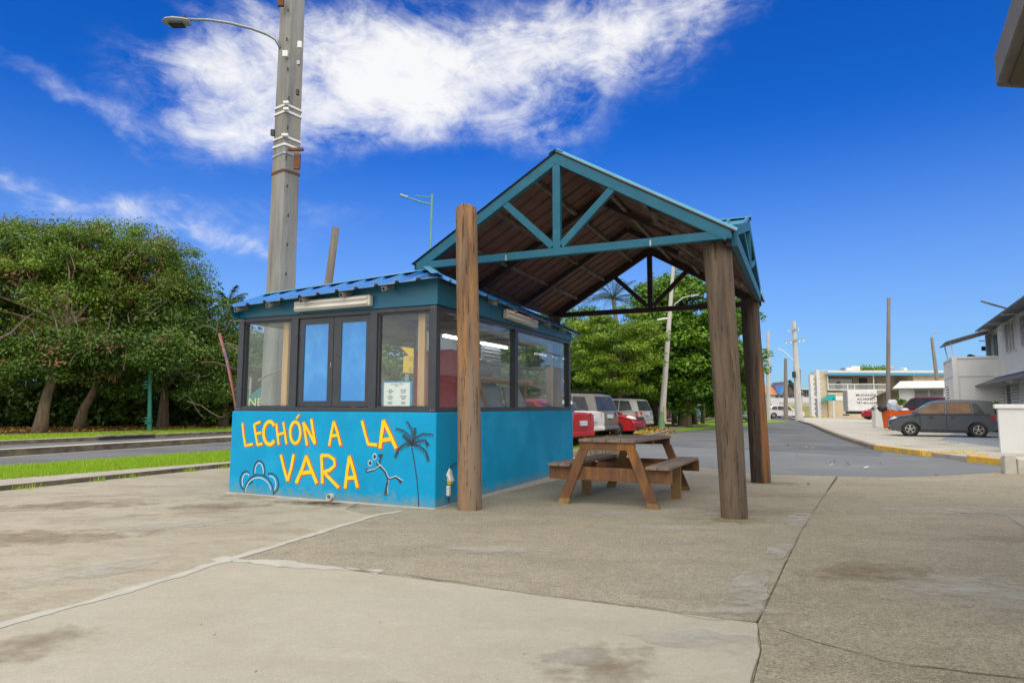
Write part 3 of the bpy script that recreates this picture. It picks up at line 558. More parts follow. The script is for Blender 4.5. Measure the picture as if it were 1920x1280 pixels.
# --- weeds, grass blades, fallen leaves (nobody could count them)
def blades(name, pts_fn, n, h, w, seed, m='grass_blade'):
    rs = np.random.default_rng(seed); base = pts_fn(rs, n); hh = h*rs.uniform(.5, 1.2, n); a = rs.uniform(0, 2*pi, n)
    lean = rs.normal(0, .35, (n, 2))*hh[:, None]; dx = np.stack([np.cos(a), np.sin(a), np.zeros(n)], 1)*w/2
    v = np.empty((n, 3, 3)); v[:, 0] = base-dx; v[:, 1] = base+dx; v[:, 2] = base+np.concatenate([lean, hh[:, None]], 1)
    me = bpy.data.meshes.new(name); me.vertices.add(n*3); me.vertices.foreach_set('co', v.ravel()); me.loops.add(n*3); me.loops.foreach_set('vertex_index', np.arange(n*3)); me.polygons.add(n); me.polygons.foreach_set('loop_start', np.arange(0, n*3, 3)); me.update(calc_edges=True)
    at_ = me.attributes.new('tint', 'FLOAT', 'FACE'); at_.data.foreach_set('value', rs.uniform(0, 1, n).astype('f')); me.materials.append(MT[m])
    o = bpy.data.objects.new(name, me); col.objects.link(o); o['kind'] = 'stuff'; return o
def quadpts(P, dz):
    P = [np.array(p, float) for p in P]
    def f(rs, n):
        u = rs.uniform(0, 1, n); v = rs.uniform(0, 1, n); xy = P[0]*((1-u)*(1-v))[:, None]+P[1]*(u*(1-v))[:, None]+P[2]*(u*v)[:, None]+P[3]*((1-u)*v)[:, None]
        z = np.array([zg(a, b) for a, b in xy])+dz; return np.concatenate([xy, z[:, None]], 1)
    return f
blades('grass', quadpts([(-10.9, 5.7), (-3.3, 17.5), (-4.4, 21.4), (-12.6, 6.8)], .07), 70000, .075, .012, 1)
blades('grass', quadpts([(-18.7, 14.6), (-9.3, 35.0), (-10.6, 36.6), (-22, 18.0)], .10), 26000, .08, .03, 2)
blades('grass', quadpts([(1.8, 18.0), (10.0, 39.4), (3, 44), (0, 24)], .10), 5000, .05, .03, 3)
blades('grass', quadpts([(2.9, 20.8), (7.3, 32.5), (4.5, 36), (1.0, 22)], .10), 9000, .09, .03, 33)
def tuft(c, r, n, seed, h=.12): blades('weeds', lambda rs, k: np.stack([rs.normal(c[0], r, k), rs.normal(c[1], r*.4, k), np.full(k, zg(c[0], c[1])+c[2])], 1), n, h, .012, seed)
for i, c in enumerate([(-6.62, 11.15, .0), (-7.3, 9.7, 0), (-6.1, 12.25, 0), (-5.75, 13.0, .0), (-6.85, 10.7, 0), (13.1, 22.0, .09), (15.9, 29.2, .09), (16.4, 22.6, .09), (14.6, 21.8, .09), (16.6, 26.2, .09), (19.2, 33.2, .09), (12.2, 17.7, .09), (10.75, 14.0, 0), (24.0, 50.0, .09), (12.9, 18.9, .09)]):
    tuft(c, .16 if i < 5 else .2, 60 if i < 5 else 26, 40+i, .10 if i < 5 else .06)
blades('weeds', lambda rs, k: np.stack([-7.45+(u := rs.uniform(-1, 1.1, k))*1.77+rs.normal(0, .02, k), 9.53+u*3.65, np.zeros(k)], 1), 260, .05, .008, 77)
rs = np.random.default_rng(5)
def leaves_on(name, fn, n, size, seed, m='dry_leaf', dz=.02):
    rs = np.random.default_rng(seed); c = fn(rs, n); c[:, 2] += dz; nr = rs.normal(0, .35, (n, 3)); nr[:, 2] = 1
    o = leafmesh(name, c, nr/np.linalg.norm(nr, axis=1)[:, None], size*rs.uniform(.5, 1.2, n), rs.uniform(0, 1, n), m); o['kind'] = 'stuff'; return o
leaves_on('fallen_leaves', quadpts([(3.3, 20.8), (10.7, 40), (10.2, 40), (2.9, 20.8)], .0), 420, .085, 11)
leaves_on('fallen_leaves', quadpts([(2.5, 20.0), (10.0, 39.4), (4, 45), (1.0, 23)], .13), 4200, .11, 12)
leaves_on('fallen_leaves', quadpts([(-26, 18), (-13.5, 32), (-16, 37), (-31, 26)], .14), 3500, .10, 13)
leaves_on('fallen_leaves', quadpts([(4, 15), (9, 13.5), (12, 22), (7, 30)], .0), 26, .07, 14)
leaves_on('debris', quadpts([(-3, 2), (2, 1.5), (3.4, 8), (-3, 8)], .0), 60, .011, 15, 'crack')
leaves_on('fallen_leaves', quadpts([(3.2, 12.5), (11, 14), (11, 12), (4, 10)], .0), 14, .05, 16)
o = leaves_on('paper_scraps', quadpts([(6.5, 13), (7.5, 13.3), (9.6, 18.3), (8.2, 18)], .0), 4, .11, 17, 'paper')
# ================================================================== KIOSK
Wd, Dp, ZC, ZT = 3.417, 5.114, 1.158, 2.50
ki = thing('food_kiosk', 'bright blue food kiosk with charcoal window frames and ribbed blue metal roof', 'kiosk', KO, YAW)
def wallring(o, i, z0, z1, name, m, bev=.012):
    b = MB(KM)
    b.box(-Wd+o, -o, o, i, z0, z1); b.box(-Wd+o, -o, Dp-i, Dp-o, z0, z1); b.box(-Wd+o, -Wd+i, i, Dp-i, z0, z1); b.box(-i, -o, i, Dp-i, z0, z1)
    return b.build(name, m, ki, bevel=bev)
cw = MB(KM); Wo = 0.0
# a hollow plinth as one ring
def ring(b, x0, x1, y0, y1, t, z0, z1):
    o = [(x0, y0), (x1, y0), (x1, y1), (x0, y1)]; q = [(x0+t, y0+t), (x1-t, y0+t), (x1-t, y1-t), (x0+t, y1-t)]
    vs = [(x, y, z) for z in (z0, z1) for x, y in o]+[(x, y, z) for z in (z0, z1) for x, y in q]
    fs = []
    for k in range(4):
        j = (k+1) % 4; fs += [(k, j, 4+j, 4+k), (8+j, 8+k, 12+k, 12+j), (4+k, 4+j, 12+j, 12+k), (j, k, 8+k, 8+j)]
    b.add(vs, fs); return b
ring(cw, -Wd, 0, 0, Dp, .15, -.2, ZC).build('masonry_counter_wall', 'wall_blue', ki, bevel=.01)
ring(MB(KM), -Wd-.02, .02, -.02, Dp+.02, .1, -.2, .012).build('plaster_foot', 'joint_dust' if 'joint_dust' in MT else 'mortar', ki)
MB(KM).box(-Wd+.15, -.15, .15, Dp-.15, -.1, .06).build('floor', 'interior_grey', ki)
# window frames
fr = .03
def member(name, x0, x1, y0, y1, z0, z1): return MB(KM).box(x0, x1, y0, y1, z0, z1).build(name, 'charcoal', ki, bevel=.004)
y0, y1 = fr, fr+.10
for x in (-Wd+.03, -.13):
    member('corner_post', x, x+.10, y0, y1, ZC+.002, ZT); member('corner_post', x, x+.10, Dp-.13, Dp-.03, ZC+.002, ZT)
FX = [(-Wd+.13, -2.395), (-2.27, -1.057), (-.935, -.13)]
for x0, x1 in ((-2.395, -2.27), (-1.057, -.935)): member('mullion', x0, x1, y0+.004, y1, ZC+.002, ZT)
for x0, x1 in FX:
    member('bottom_rail', x0, x1, y0+.004, y1, ZC+.002, ZC+.062); member('top_rail', x0, x1, y0+.004, y1, ZT-.06, ZT)
def rail_side(x0, x1):
    for a, b_ in ((.13, 2.44), (2.56, Dp-.13)):
        member('bottom_rail', x0, x1, a, b_, ZC+.002, ZC+.062); member('top_rail', x0, x1, a, b_, ZT-.06, ZT)
    member('mullion', x0, x1, 2.44, 2.56, ZC+.002, ZT)
rail_side(-.13, -.034); rail_side(-Wd+.034, -Wd+.13)
for a, b_ in ((-Wd+.13, -1.77), (-1.65, -.13)):
    member('bottom_rail', a, b_, Dp-.13, Dp-.034, ZC+.002, ZC+.062); member('top_rail', a, b_, Dp-.13, Dp-.034, ZT-.06, ZT)
member('mullion', -1.77, -1.65, Dp-.13, Dp-.034, ZC+.002, ZT)
def stile(z0=ZC+.062, z1=ZT-.06):
    for x0, x1 in (FX[0], FX[2]):
        f = MB(KM); f.box(x0, x0+.028, y0+.03, y1-.01, z0, z1); f.box(x1-.028, x1, y0+.03, y1-.01, z0, z1); f.box(x0+.028, x1-.028, y0+.03, y1-.01, z1-.022, z1); f.box(x0+.028, x1-.028, y0+.03, y1-.01, z0, z0+.015); f.build('inner_frame', 'charcoal', ki)
stile()
def paneB(name, m, x0, x1, y0, y1, z0=ZC+.05, z1=ZT-.05, par=None): return MB(KM).box(x0, x1, y0, y1, z0, z1).build(name, m, par or ki)
for x0, x1 in (FX[0], FX[2]): paneB('glass_pane', 'pane', x0, x1, y0+.055, y0+.061)
for a, b_ in ((.13, 2.44), (2.56, Dp-.13)):
    paneB('glass_pane', 'pane_side', -.092, -.086, a, b_); paneB('glass_pane', 'pane', -Wd+.086, -Wd+.092, a, b_)
for a, b_ in ((-Wd+.13, -1.77), (-1.65, -.13)): paneB('glass_pane', 'pane', a, b_, Dp-.092, Dp-.086)
# the pair of door leaves with blue film
for i, (x0, x1, p0, p1) in enumerate(((-2.262, -1.667, -2.17, -1.755), (-1.659, -1.065, -1.53, -1.125))):
    yA, yB = y0+.03, y0+.075; z0, z1 = ZC+.07, ZT-.065
    f = MB(KM); f.box(x0, p0, yA, yB, z0, z1); f.box(p1, x1, yA, yB, z0, z1); f.box(p0, p1, yA, yB, z0, 1.30); f.box(p0, p1, yA, yB, 2.355, z1)
    leaf = f.build('door_leaf', 'charcoal', ki)
    MB(KM).box(p0, p1, yA+.012, yA+.02, 1.30, 2.355).build('film_panel', 'film_blue', leaf)
MB(KM).box(-1.70, -1.69, y0+.024, y0+.032, 1.75, 1.82).build('latch', 'galv', ki)
sc_ = MB(KM)
for x in (-.10, -.06, -Wd+.06, -Wd+.10):
    for z in (ZC+.03, ZT-.025): sc_.box(x-.005, x+.005, y0-.003, y0+.001, z-.005, z+.005)
sc_.build('frame_screws', 'alu', ki, kind='stuff')
# fascia boards under the eaves, with seams
def fas(name, x0, x1, yA, yB, z0=ZT+.001, z1a=2.78, z1b=None, M_=KM):
    return MB(M_).box(x0, x1, yA, yB, z0, z1a).build(name, 'fascia_blue', ki)
zl, zr = 2.685, 2.855
fv = [(-Wd+.01, zl), (-1.2, zl+.62*(zr-zl)), (-.01, zr)]
for (xa, za), (xb, zb) in zip(fv[:-1], fv[1:]):
    MB(KM).prism([(xa+.002, ZT+.002), (xb-.002, ZT+.002), (xb-.002, zb), (xa+.002, za)], .012, .06).build('fascia_board', 'fascia_blue', ki)
for a, b_ in ((.062, 1.5), (1.5, 3.7), (3.7, Dp-.01)):
    MB(KM).prism([(a+.002, ZT+.002), (b_-.002, ZT+.002), (b_-.002, 2.82-.03*b_), (a+.002, 2.82-.03*a)], -.058, -.012, ax='x').build('fascia_board', 'fascia_blue', ki)
    MB(KM).prism([(a+.002, ZT+.002), (b_-.002, ZT+.002), (b_-.002, 2.58), (a+.002, 2.58)], -Wd+.012, -Wd+.058, ax='x').build('fascia_board', 'fascia_blue', ki)
MB(KM).box(-Wd+.01, -.01, Dp-.06, Dp-.012, ZT+.002, 2.58).build('fascia_board', 'fascia_blue', ki)
# roof: ribbed skirts in front and on the right, low deck behind
def ez(x): return 2.80+(x-.1)*(2.80-2.635)/3.45       # eave height along the front
RID = .52
def rz_(x): return ez(x)+.275                          # ridge height
def panel(p00, p10, p11, p01, name='roof_sheet', m=('roof_blue', 'alu'), rib=.036, th=.006, par=None, ribw=.06):
    p00, p10, p11, p01 = [Vector(p) for p in (p00, p10, p11, p01)]; n = (p10-p00).cross(p01-p00).normalized()
    if n.z < 0: n = -n
    b = MB(KM); u = (p10-p00).normalized(); L_ = (p10-p00).length; L2 = (p11-p01).length
    def prof(A, B): 
        d = B-A; l = d.length; k = min(1, l/L_) if L_ else 1; r = rib*(1 if l > .12 else .4); w = min(ribw, l*.2)/max(l, 1e-4)
        return [A, A+n*r*.0, A+d*w*.35+n*r, A+d*w+n*r, A+d*w*1.35+n*.004, B]
    a = prof(p00, p10); c = prof(p01, p11); k = len(a); b.v = [p for p in a+c]+[p-n*th for p in a+c]
    b.v = [Vector(v) for v in b.v]
    for i in range(k-1): b.f.append((i, i+1, k+i+1, k+i)); b.mi.append(0); b.f.append((2*k+i+1, 2*k+i, 3*k+i, 3*k+i+1)); b.mi.append(1)
    b.f += [tuple([0]+list(range(1, k))+[2*k+i for i in reversed(range(k))])]; b.mi.append(1)
    return b.build(name, list(m), par or ki, fixn=False)
n = 11; xe = np.linspace(-3.36, .10, n+1); xt = [x if x < -.35 else -.35-(0)*(x) for x in xe]
for i in range(n):
    a, b_ = xe[i], xe[i+1]
    ta, tb = max(a, -3.36+.0), b_
    # hip: top corners may not pass the hip line from (.10,-.18) to (-.45,RID)
    hip = lambda x: min(RID, -.18+(.10-x)*(RID+.18)/.55)
    ya, yb = hip(a), hip(b_)
    fa = (ya+.18)/(RID+.18); fb = (yb+.18)/(RID+.18)
    panel((a, -.18, ez(a)), (b_, -.18, ez(b_)), (b_, yb, ez(b_)+.275*fb), (a, ya, ez(a)+.275*fa))
er = lambda y: 2.80-(y+.18)*.17/5.5
n2 = 16; ys = np.linspace(-.18, 5.32, n2+1)
for i in range(n2):
    a, b_ = ys[i], ys[i+1]; hx = lambda y: max(-.45, .10-(y+.18)*.55/(RID+.18)); xa, xb = hx(a), hx(b_)
    panel((.10, b_, er(b_)), (.10, a, er(a)), (xa, a, er(a)+.275*(.10-xa)/.55), (xb, b_, er(b_)+.275*(.10-xb)/.55))
MB(KM).add([(-3.36, RID, rz_(-3.36)-.004), (-.45, RID, rz_(-.45)-.004), (-.45, 5.3, er(5.3)+.27), (-3.36, 5.3, 2.66)], [(0, 1, 2, 3)]).build('roof_deck', 'roof_blue', ki)
MB(KM).add([(-3.36, -.17, ez(-3.36)), (-3.36, RID, rz_(-3.36)), (-3.36, 5.3, 2.66), (-3.36, 5.3, 2.5), (-3.36, -.1, 2.5)], [(0, 1, 2, 3, 4)]).build('gable_flashing', 'fascia_blue', ki)
# folded caps over ridge and hips
cp = MB(KM)
for (A, B) in (((-3.42, RID, rz_(-3.36)+.03), (-.42, RID, rz_(-.45)+.03)),):
    A = Vector(A); B = Vector(B); cp.add([A+Vector((0, -.13, -.035)), B+Vector((0, -.13, -.035)), B+Vector((0, 0, .018)), A+Vector((0, 0, .018)), B+Vector((0, .13, -.02)), A+Vector((0, .13, -.02))], [(0, 1, 2, 3), (3, 2, 4, 5)])
cp.build('ridge_cap', 'roof_cap', ki)
A = Vector((.13, -.21, 2.815)); B = Vector((-.45, RID, rz_(-.45)+.045)); s_ = Vector((.075, .055, -.02))
MB(KM).add([A-s_*.9-Vector((0, 0, .0)), A+Vector((0, 0, .03)), B+Vector((0, 0, .03)), B-s_], [(0, 1, 2, 3)]).add([A+Vector((0, 0, .03)), A+s_*.9, B+s_, B+Vector((0, 0, .03))], [(0, 1, 2, 3)]).build('hip_cap', 'roof_cap', ki)
A = Vector((-.45, RID, rz_(-.45)+.04)); B = Vector((-.45, 5.3, er(5.3)+.31))
MB(KM).add([A+Vector((.13, 0, -.05)), B+Vector((.13, 0, -.05)), B, A, B+Vector((-.13, 0, -.03)), A+Vector((-.13, 0, -.03))], [(0, 1, 2, 3), (3, 2, 4, 5)]).build('ridge_cap', 'roof_cap', ki)
# rafter tails: hollow aluminium channel ends
def tail(a, b_):
    a = Vector(a); b_ = Vector(b_); d = (b_-a).normalized(); up = Vector((0, 0, 1)); sd = d.cross(up).normalized(); u = sd.cross(d)
    m = MB(KM)
    for ox, oz, w, h in ((-.024, 0, .004, .05), (.024, 0, .004, .05), (0, .025, .05, .004), (0, -.025, .05, .004)): m.bar(a+sd*ox+u*oz, b_+sd*ox+u*oz, w, h)
    m.build('rafter_tail', 'alu', ki)
for x in (-3.22, -2.62, -2.02, -1.35, -.68): tail((x, -.20, ez(x)-.055), (x, .05, ez(x)-.0+.02))
for y in (.75, 1.45, 2.15, 2.85, 3.6, 4.4): tail((.12, y, er(y)-.05), (-.06, y, er(y)+.02))
# fluorescent fittings
def fitting(p0, p1, out, name='light_fitting'):
    p0 = Vector(p0); p1 = Vector(p1); o = Vector(out); h = .145
    hs_ = MB(KM); d = (p1-p0).normalized()
    c0, c1 = p0+o*.045, p1+o*.045
    hs_.bar(c0, c1, .085, h, up=(0, 0, 1)); f = hs_.build(name, 'lamp_plastic', ki, bevel=.012)
    for z in (-.035, .035): MB(KM).tube([p0+d*.03+o*.095+Vector((0, 0, z)), p1-d*.03+o*.095+Vector((0, 0, z))], .019, 8).build('tube_lamp', 'strap_white', f, smooth=True)
fitting((-2.26, .01, 2.597), (-.98, .01, 2.605), (0, -1, 0)); fitting((-.01, 1.92, 2.63), (-.01, 3.12, 2.60), (1, 0, 0))
# ceiling, studs and contents
MB(KM).box(-Wd+.1, -.1, .1, Dp-.1, ZT-.02, ZT+.03).build('ceiling_lining', 'ceiling_foam', ki)
cl = MB(KM)
for k in range(7):
    y = .5+.7*k; cl.tube([(-Wd+.15+.52*j, y+.05*sin(j*1.7+k), ZT-.04-.035*abs(sin(j*1.1+k))) for j in range(7)], .03, 6)
cl.build('lining_folds', 'ceiling_foam', ki)
for x, y in ((-.34, .2), (-2.62, .2), (-.34, 4.75), (-3.2, 2.5), (-2.62, 4.75)):
    MB(KM).box(x-.05, x+.05, y-.025, y+.025, .06, ZT-.03).build('stud', 'pine', ki)
MB(KM).box(-Wd+.15, -.15, .15, 1.0, .95, .99).build('inner_counter', 'panel_pale', ki) if False else None
rc = thing('drinks_cooler', 'tall red drinks cooler standing inside the kiosk behind the wooden post', 'cooler', K(-.62, 1.5), YAW)
MB(KM).box(-.95, -.32, .95, 1.45, .08, 2.02).build('cabinet', 'red_metal', rc, bevel=.02); MB(KM).box(-.955, -.315, .98, 1.42, .0, .1).build('plinth', 'trim', rc)
MB(KM).box(-.318, -.312, 1.05, 1.40, .3, 1.9).build('door_panel', 'red_metal', rc)
sh = thing('work_shelf', 'pine shelf on brackets inside the kiosk behind the right-hand windows', 'shelf', K(-.9, 3.2), YAW)
MB(KM).box(-1.15, -.5, 1.75, 4.2, 1.66, 1.70).build('board', 'pine', sh); MB(KM).box(-.5, -.46, 1.75, 4.2, 1.60, 1.70).build('edge_batten', 'pine', sh)
for y in (1.85, 4.1): MB(KM).bar((-.6, y, .06), (-.6, y, 1.66), .05, .09, up=(0, 1, 0)).build('leg', 'pine', sh)
MB(KM).bar((-.5, 2.1, 1.6), (-.42, 2.45, .95), .04, .07, up=(0, 1, 0)).build('brace', 'pine', sh)
def solo_(b, n, m, l, c, grp=None, **k): return solo(b.build(n, m, None, **k), l, c, grp)
b = MB(KM); b.tube([(-.75, 2.0+.09*i, 1.85+.01*sin(i*2)) for i in range(12)], [.10, .145, .15, .15, .155, .15, .15, .155, .15, .15, .145, .10], 12, jit=.03); solo_(b, 'wrapped_roll', 'wrap', 'pale crumpled roll in wrapping lying on the kiosk shelf', 'roll', smooth=True)
b = MB(KM); b.box(-.95, -.7, 2.9, 3.2, 1.702, 1.92); solo_(b, 'cardboard_box', 'wrap', 'small pale box on the kiosk shelf beyond the wrapped roll', 'box', bevel=.02)
b = MB(KM); b.lathe([(0, 2.0), (.09, 2.0), (.10, 2.08), (.10, 2.2), (.06, 2.24), (0, 2.24)], (-.8, 2.45, 0), 14)
solo_(b, 'white_tub', 'panel_pale', 'round white tub standing on the wrapped roll inside the kiosk', 'tub', smooth=True)
b = MB(KM); b.bar((-.45, 2.2, 1.0), (-.62, 2.2, 1.58), .02, .9, up=(0, 1, 0)); b = MB(KM); b.add([(-.42, 1.95, 1.0), (-.42, 3.0, 1.0), (-.55, 2.9, 1.57), (-.55, 1.98, 1.6), (-.45, 1.95, 1.0), (-.45, 3.0, 1.0), (-.58, 2.9, 1.57), (-.58, 1.98, 1.6)], [(0, 1, 2, 3), (7, 6, 5, 4), (0, 4, 5, 1), (1, 5, 6, 2), (2, 6, 7, 3), (3, 7, 4, 0)])
solo_(b, 'sheet_panel', 'panel_pale', 'wide pale blue-grey panel leaning under the kiosk shelf, nearer the post', 'panel')
b = MB(KM); b.add([(-.42, 3.1, 1.0), (-.42, 3.9, 1.0), (-.55, 4.05, 1.3), (-.55, 3.75, 1.56), (-.55, 3.1, 1.56), (-.45, 3.1, 1.0), (-.45, 3.9, 1.0), (-.58, 4.05, 1.3), (-.58, 3.75, 1.56), (-.58, 3.1, 1.56)], [(0, 1, 2, 3, 4), (9, 8, 7, 6, 5)]+[(i, i+5, (i+1) % 5+5, (i+1) % 5) for i in range(5)])
solo_(b, 'cut_panel', 'white_paint', 'white panel with cut corners leaning under the far end of the kiosk shelf', 'panel')
b = MB(KM)
for i in range(9): b.box(-1.2, -1.17, 3.6, 4.3, 1.75+i*.065, 1.79+i*.065)
b.box(-1.22, -1.2, 3.55, 4.35, 1.7, 2.4); solo_(b, 'grille_unit', 'interior_grey', 'grey slatted grille standing at the back of the kiosk shelf', 'grille')
MB(KM).box(-1.45, -1.40, 1.7, 4.3, .1, ZT-.05).build('partition', 'interior_grey', ki)
for k, (xa_, ya_) in enumerate(((-1.05, 1.9), (-1.05, 3.2))):
    f_ = MB(KM).box(xa_-.06, xa_+.06, ya_, ya_+1.15, 2.36, 2.41).build('ceiling_light', 'lamp_plastic', ki); MB(KM).tube([(xa_, ya_+.03, 2.335), (xa_, ya_+1.12, 2.335)], .018, 8).build('lit_tube', 'lit_tube', f_)
f_ = None if True else MB(KM).box(-2.6, -1.5, 1.4, 1.5, 2.36, 2.41).build('ceiling_light', 'lamp_plastic', ki)
sb = MB(KM).box(-2.4, -1.0, 3.9, 4.5, .06, .98); solo(sb.build('steel_bench', 'interior_grey', None, bevel=.01), 'grey steel work bench inside the kiosk', 'bench')
# handwritten menu taped inside the right front window
me_ = thing('menu_poster', 'handwritten white menu edged with blue tape behind the right front window', 'menu', K(-.64, .12, 1.2), YAW)
MB(KM).box(-.86, -.44, .105, .108, 1.222, 1.545).build('sheet', 'paper', me_)
t_ = MB(KM); t_.box(-.875, -.855, .103, .110, 1.222, 1.555); t_.box(-.455, -.425, .103, .110, 1.222, 1.555); t_.box(-.855, -.455, .103, .110, 1.537, 1.552); t_.build('tape', 'tape_blue', me_)
rn = random.Random(4); L0 = ["Lechonera la Vara", "(menu)"]; 
TM = lambda x, z: KM @ Matrix.Translation((x, .1035, z)) @ Matrix.Rotation(pi/2, 4, 'X')
text('heading', "Lechonera La Vara\nMenu", .026, 'ink', me_, TM(-.655, 1.505), .0004)
text('price_list', "Arroz\ncon gandules\n$5.00\n\nLechon\ncon viandas\n$9.00\n\nGuineitos\n$4.00", .021, 'ink', me_, TM(-.755, 1.355), .0004, bold=.0003)
text('price_list', "Lb. Lechon\ncon arroz\n$12.00\n\nPollo asado\ncon papas\n$8.00\n\nPasteles\n$2.50", .021, 'ink', me_, TM(-.555, 1.355), .0004, bold=.0003)
b = MB(KM); b.box(-.98, -.90, .16, .3, 1.16, 1.5); solo_(b, 'grey_case', 'interior_grey', 'grey case standing behind the glass left of the menu', 'case', bevel=.01)
# painted lettering and drawings on the front wall -------------------------------------------------
KI = KM.inverted(); camp = Vector((0, 0, CAM_H))
def wl(X, Y):                                            # a point measured on the photograph's wall -> wall coordinates
    r = Vector(ray(420+X/4.571, 740+Y/4.571)); e = Vector((-sin(YAW), cos(YAW), 0)); t = (KO-camp).dot(e)/r.dot(e); q = KI @ (camp+r*t); return (q.x, q.z)
mural = None
def ribbon(b, pts, w, y, closed=False):
    P = [Vector((*p, 0)) for p in pts]; m = len(P); A = []; B = []
    for i, p in enumerate(P):
        ww = w if not hasattr(w, '__len__') else w[i]
        if closed: d = (P[(i+1) % m]-P[i-1]).normalized()
        else: d = (P[min(i+1, m-1)]-P[max(0, i-1)]).normalized()
        nrm = Vector((-d.y, d.x, 0)); A.append(p+nrm*ww/2); B.append(p-nrm*ww/2)
    n0 = len(b.v)
    for a, c in zip(A, B): b.v.append(Vector((a.x, y, a.y))); b.v.append(Vector((c.x, y, c.y)))
    for i in range(m-1+(1 if closed else 0)):
        k = n0+2*i; l = n0+2*((i+1) % m); b.f.append((k, k+1, l+1, l)); b.mi.append(b.cur)
S_ = 1/4.571*.00665
def letter(strokes, w=30, red=(1.0, 0.6)):
    bb = MB(KM); b2 = MB(KM)
    for k, st in enumerate(strokes):
        cl_ = len(st) > 8 and st[0] == st[-1]; st_ = st[:-1] if cl_ else st
        q = [wl(*p) for p in st_]; ww = w*S_; off = .012
        # taper a little like a brush
        if cl_: ribbon(b2, q, ww, -.0030-.0004*k, True); ribbon(bb, [(x+off*red[0], z-off*red[1]) for x, z in q], ww*1.18, -.0016-.0003*k, True)
        else:
            m = len(q); wt = [ww*(1.05 if i in (0, m-1) else 1.0) for i in range(m)]
            ribbon(b2, q, wt, -.0030-.0004*k); q2 = list(q)
            d0 = (Vector(q[0])-Vector(q[1])).normalized()*.012; d1 = (Vector(q[-1])-Vector(q[-2])).normalized()*.012
            q2[0] = (q[0][0]+d0.x, q[0][1]+d0.y); q2[-1] = (q[-1][0]+d1.x, q[-1][1]+d1.y)
            ribbon(bb, [(x+off*red[0], z-off*red[1]*.6) for x, z in q2], [t*1.22 for t in wt], -.0016-.0003*k)
    l = b2.build('painted_letter', 'yellow_paint', ki, fixn=False); bb.build('red_edge', 'red_paint', l, fixn=False)
def arc(cx, cy, rx, ry, a0, a1, n=16): return [(cx+rx*cos(R(a0+(a1-a0)*i/n)), cy-ry*sin(R(a0+(a1-a0)*i/n))) for i in range(n+1)]
letter([[(162, 250), (172, 350), (188, 448)], [(182, 446), (252, 430)]], 24)
letter([[(262, 262), (275, 350), (292, 438)], [(262, 262), (316, 238)], [(272, 345), (325, 330)], [(288, 438), (336, 425)]], 24)
letter([arc(395, 335, 52, 98, 40, 320)], 34)
letter([[(452, 255), (462, 345), (474, 435)], [(512, 240), (526, 330), (540, 428)], [(465, 350), (526, 330)]], 25)
letter([arc(615, 330, 44, 92, 90, 450, 26)], 30); letter([[(622, 212), (650, 175)]], 16)
letter([[(684, 240), (700, 340), (716, 440)], [(686, 245), (735, 330), (785, 428)], [(752, 212), (768, 320), (786, 428)]], 27)
letter([[(906, 442), (925, 330), (944, 232)], [(944, 232), (978, 330), (1004, 438)], [(922, 358), (984, 350)]], 26)
letter([[(1186, 225), (1212, 330), (1240, 430)], [(1236, 426), (1318, 432)]], 27)
letter([[(1340, 462), (1355, 340), (1370, 222)], [(1368, 222), (1430, 350), (1480, 462)], [(1356, 395), (1440, 380)]], 33)
letter([[(492, 520), (520, 640), (550, 745)], [(550, 745), (582, 630), (602, 515)]], 30)
letter([[(624, 762), (675, 640), (712, 528)], [(708, 528), (755, 650), (802, 765)], [(660, 678), (762, 665)]], 34)
letter([[(840, 520), (846, 650), (848, 765)], [(838, 525), (900, 525), (950, 560), (955, 610), (910, 650), (856, 668)], [(862, 668), (925, 735), (990, 800)]], 31)
letter([[(1044, 805), (1060, 660), (1080, 528)], [(1080, 528), (1120, 665), (1150, 800)], [(1058, 718), (1132, 712)]], 31)
def draw(strokes, w, m, name='painted_stroke', y=-.003):
    b = MB(KM)
    for k, st in enumerate(strokes): ribbon(b, [wl(*p) for p in st], (w if not hasattr(w, '__len__') else w[0])*S_, y-.0003*k)
    return b.build(name, m, ki, fixn=False)
draw([arc(308, 660, 48, 88, -25, 205, 20), arc(305, 850, 125, 158, -5, 180, 24), arc(195, 745, 52, 82, 60, 245, 18), arc(405, 770, 68, 90, -60, 110, 18), [(220, 775), (250, 745)], [(370, 750), (388, 780)]], 13, 'black_paint', 'painted_pig')
draw([arc(308, 672, 36, 80, -5, 185, 18), arc(300, 855, 112, 138, 15, 175, 20), arc(200, 750, 36, 66, 50, 215, 16), arc(400, 775, 52, 72, -40, 95, 16)], 8, 'stroke_white', 'painted_highlight', -.0045)
fig = [[(1310, 588), (1335, 610), (1385, 665), (1412, 730), (1395, 800), (1385, 862)], [(1335, 610), (1345, 560), (1350, 510)], [(1350, 555), (1332, 515)], [(1350, 545), (1362, 512)], [(1335, 612), (1290, 645), (1222, 662)], [(1245, 655), (1220, 640)], [(1412, 725), (1470, 705), (1530, 745)], [(1500, 725), (1520, 760)], [(1412, 740), (1400, 800), (1402, 862)]]
draw(fig, 18, 'black_paint', 'painted_figure')
draw([[(x+9, y-7) for x, y in st] for st in fig[:1]+fig[4:5]+fig[6:7]+fig[8:]]+[arc(1297, 533, 15, 26, 0, 350, 14), arc(1259, 588, 17, 24, 0, 350, 14)], 6, 'stroke_white', 'painted_highlight', -.0045)
draw([arc(1297, 535, 5, 9, 0, 350, 8), arc(1259, 590, 5, 9, 0, 350, 8)], 13, 'black_paint', 'painted_dots', -.0055)
pb = [[(1612, 440), (1640, 600), (1660, 740), (1672, 880), (1676, 980)]]
draw(pb, 10, 'black_paint', 'painted_palm_trunk')
b = MB(KM)
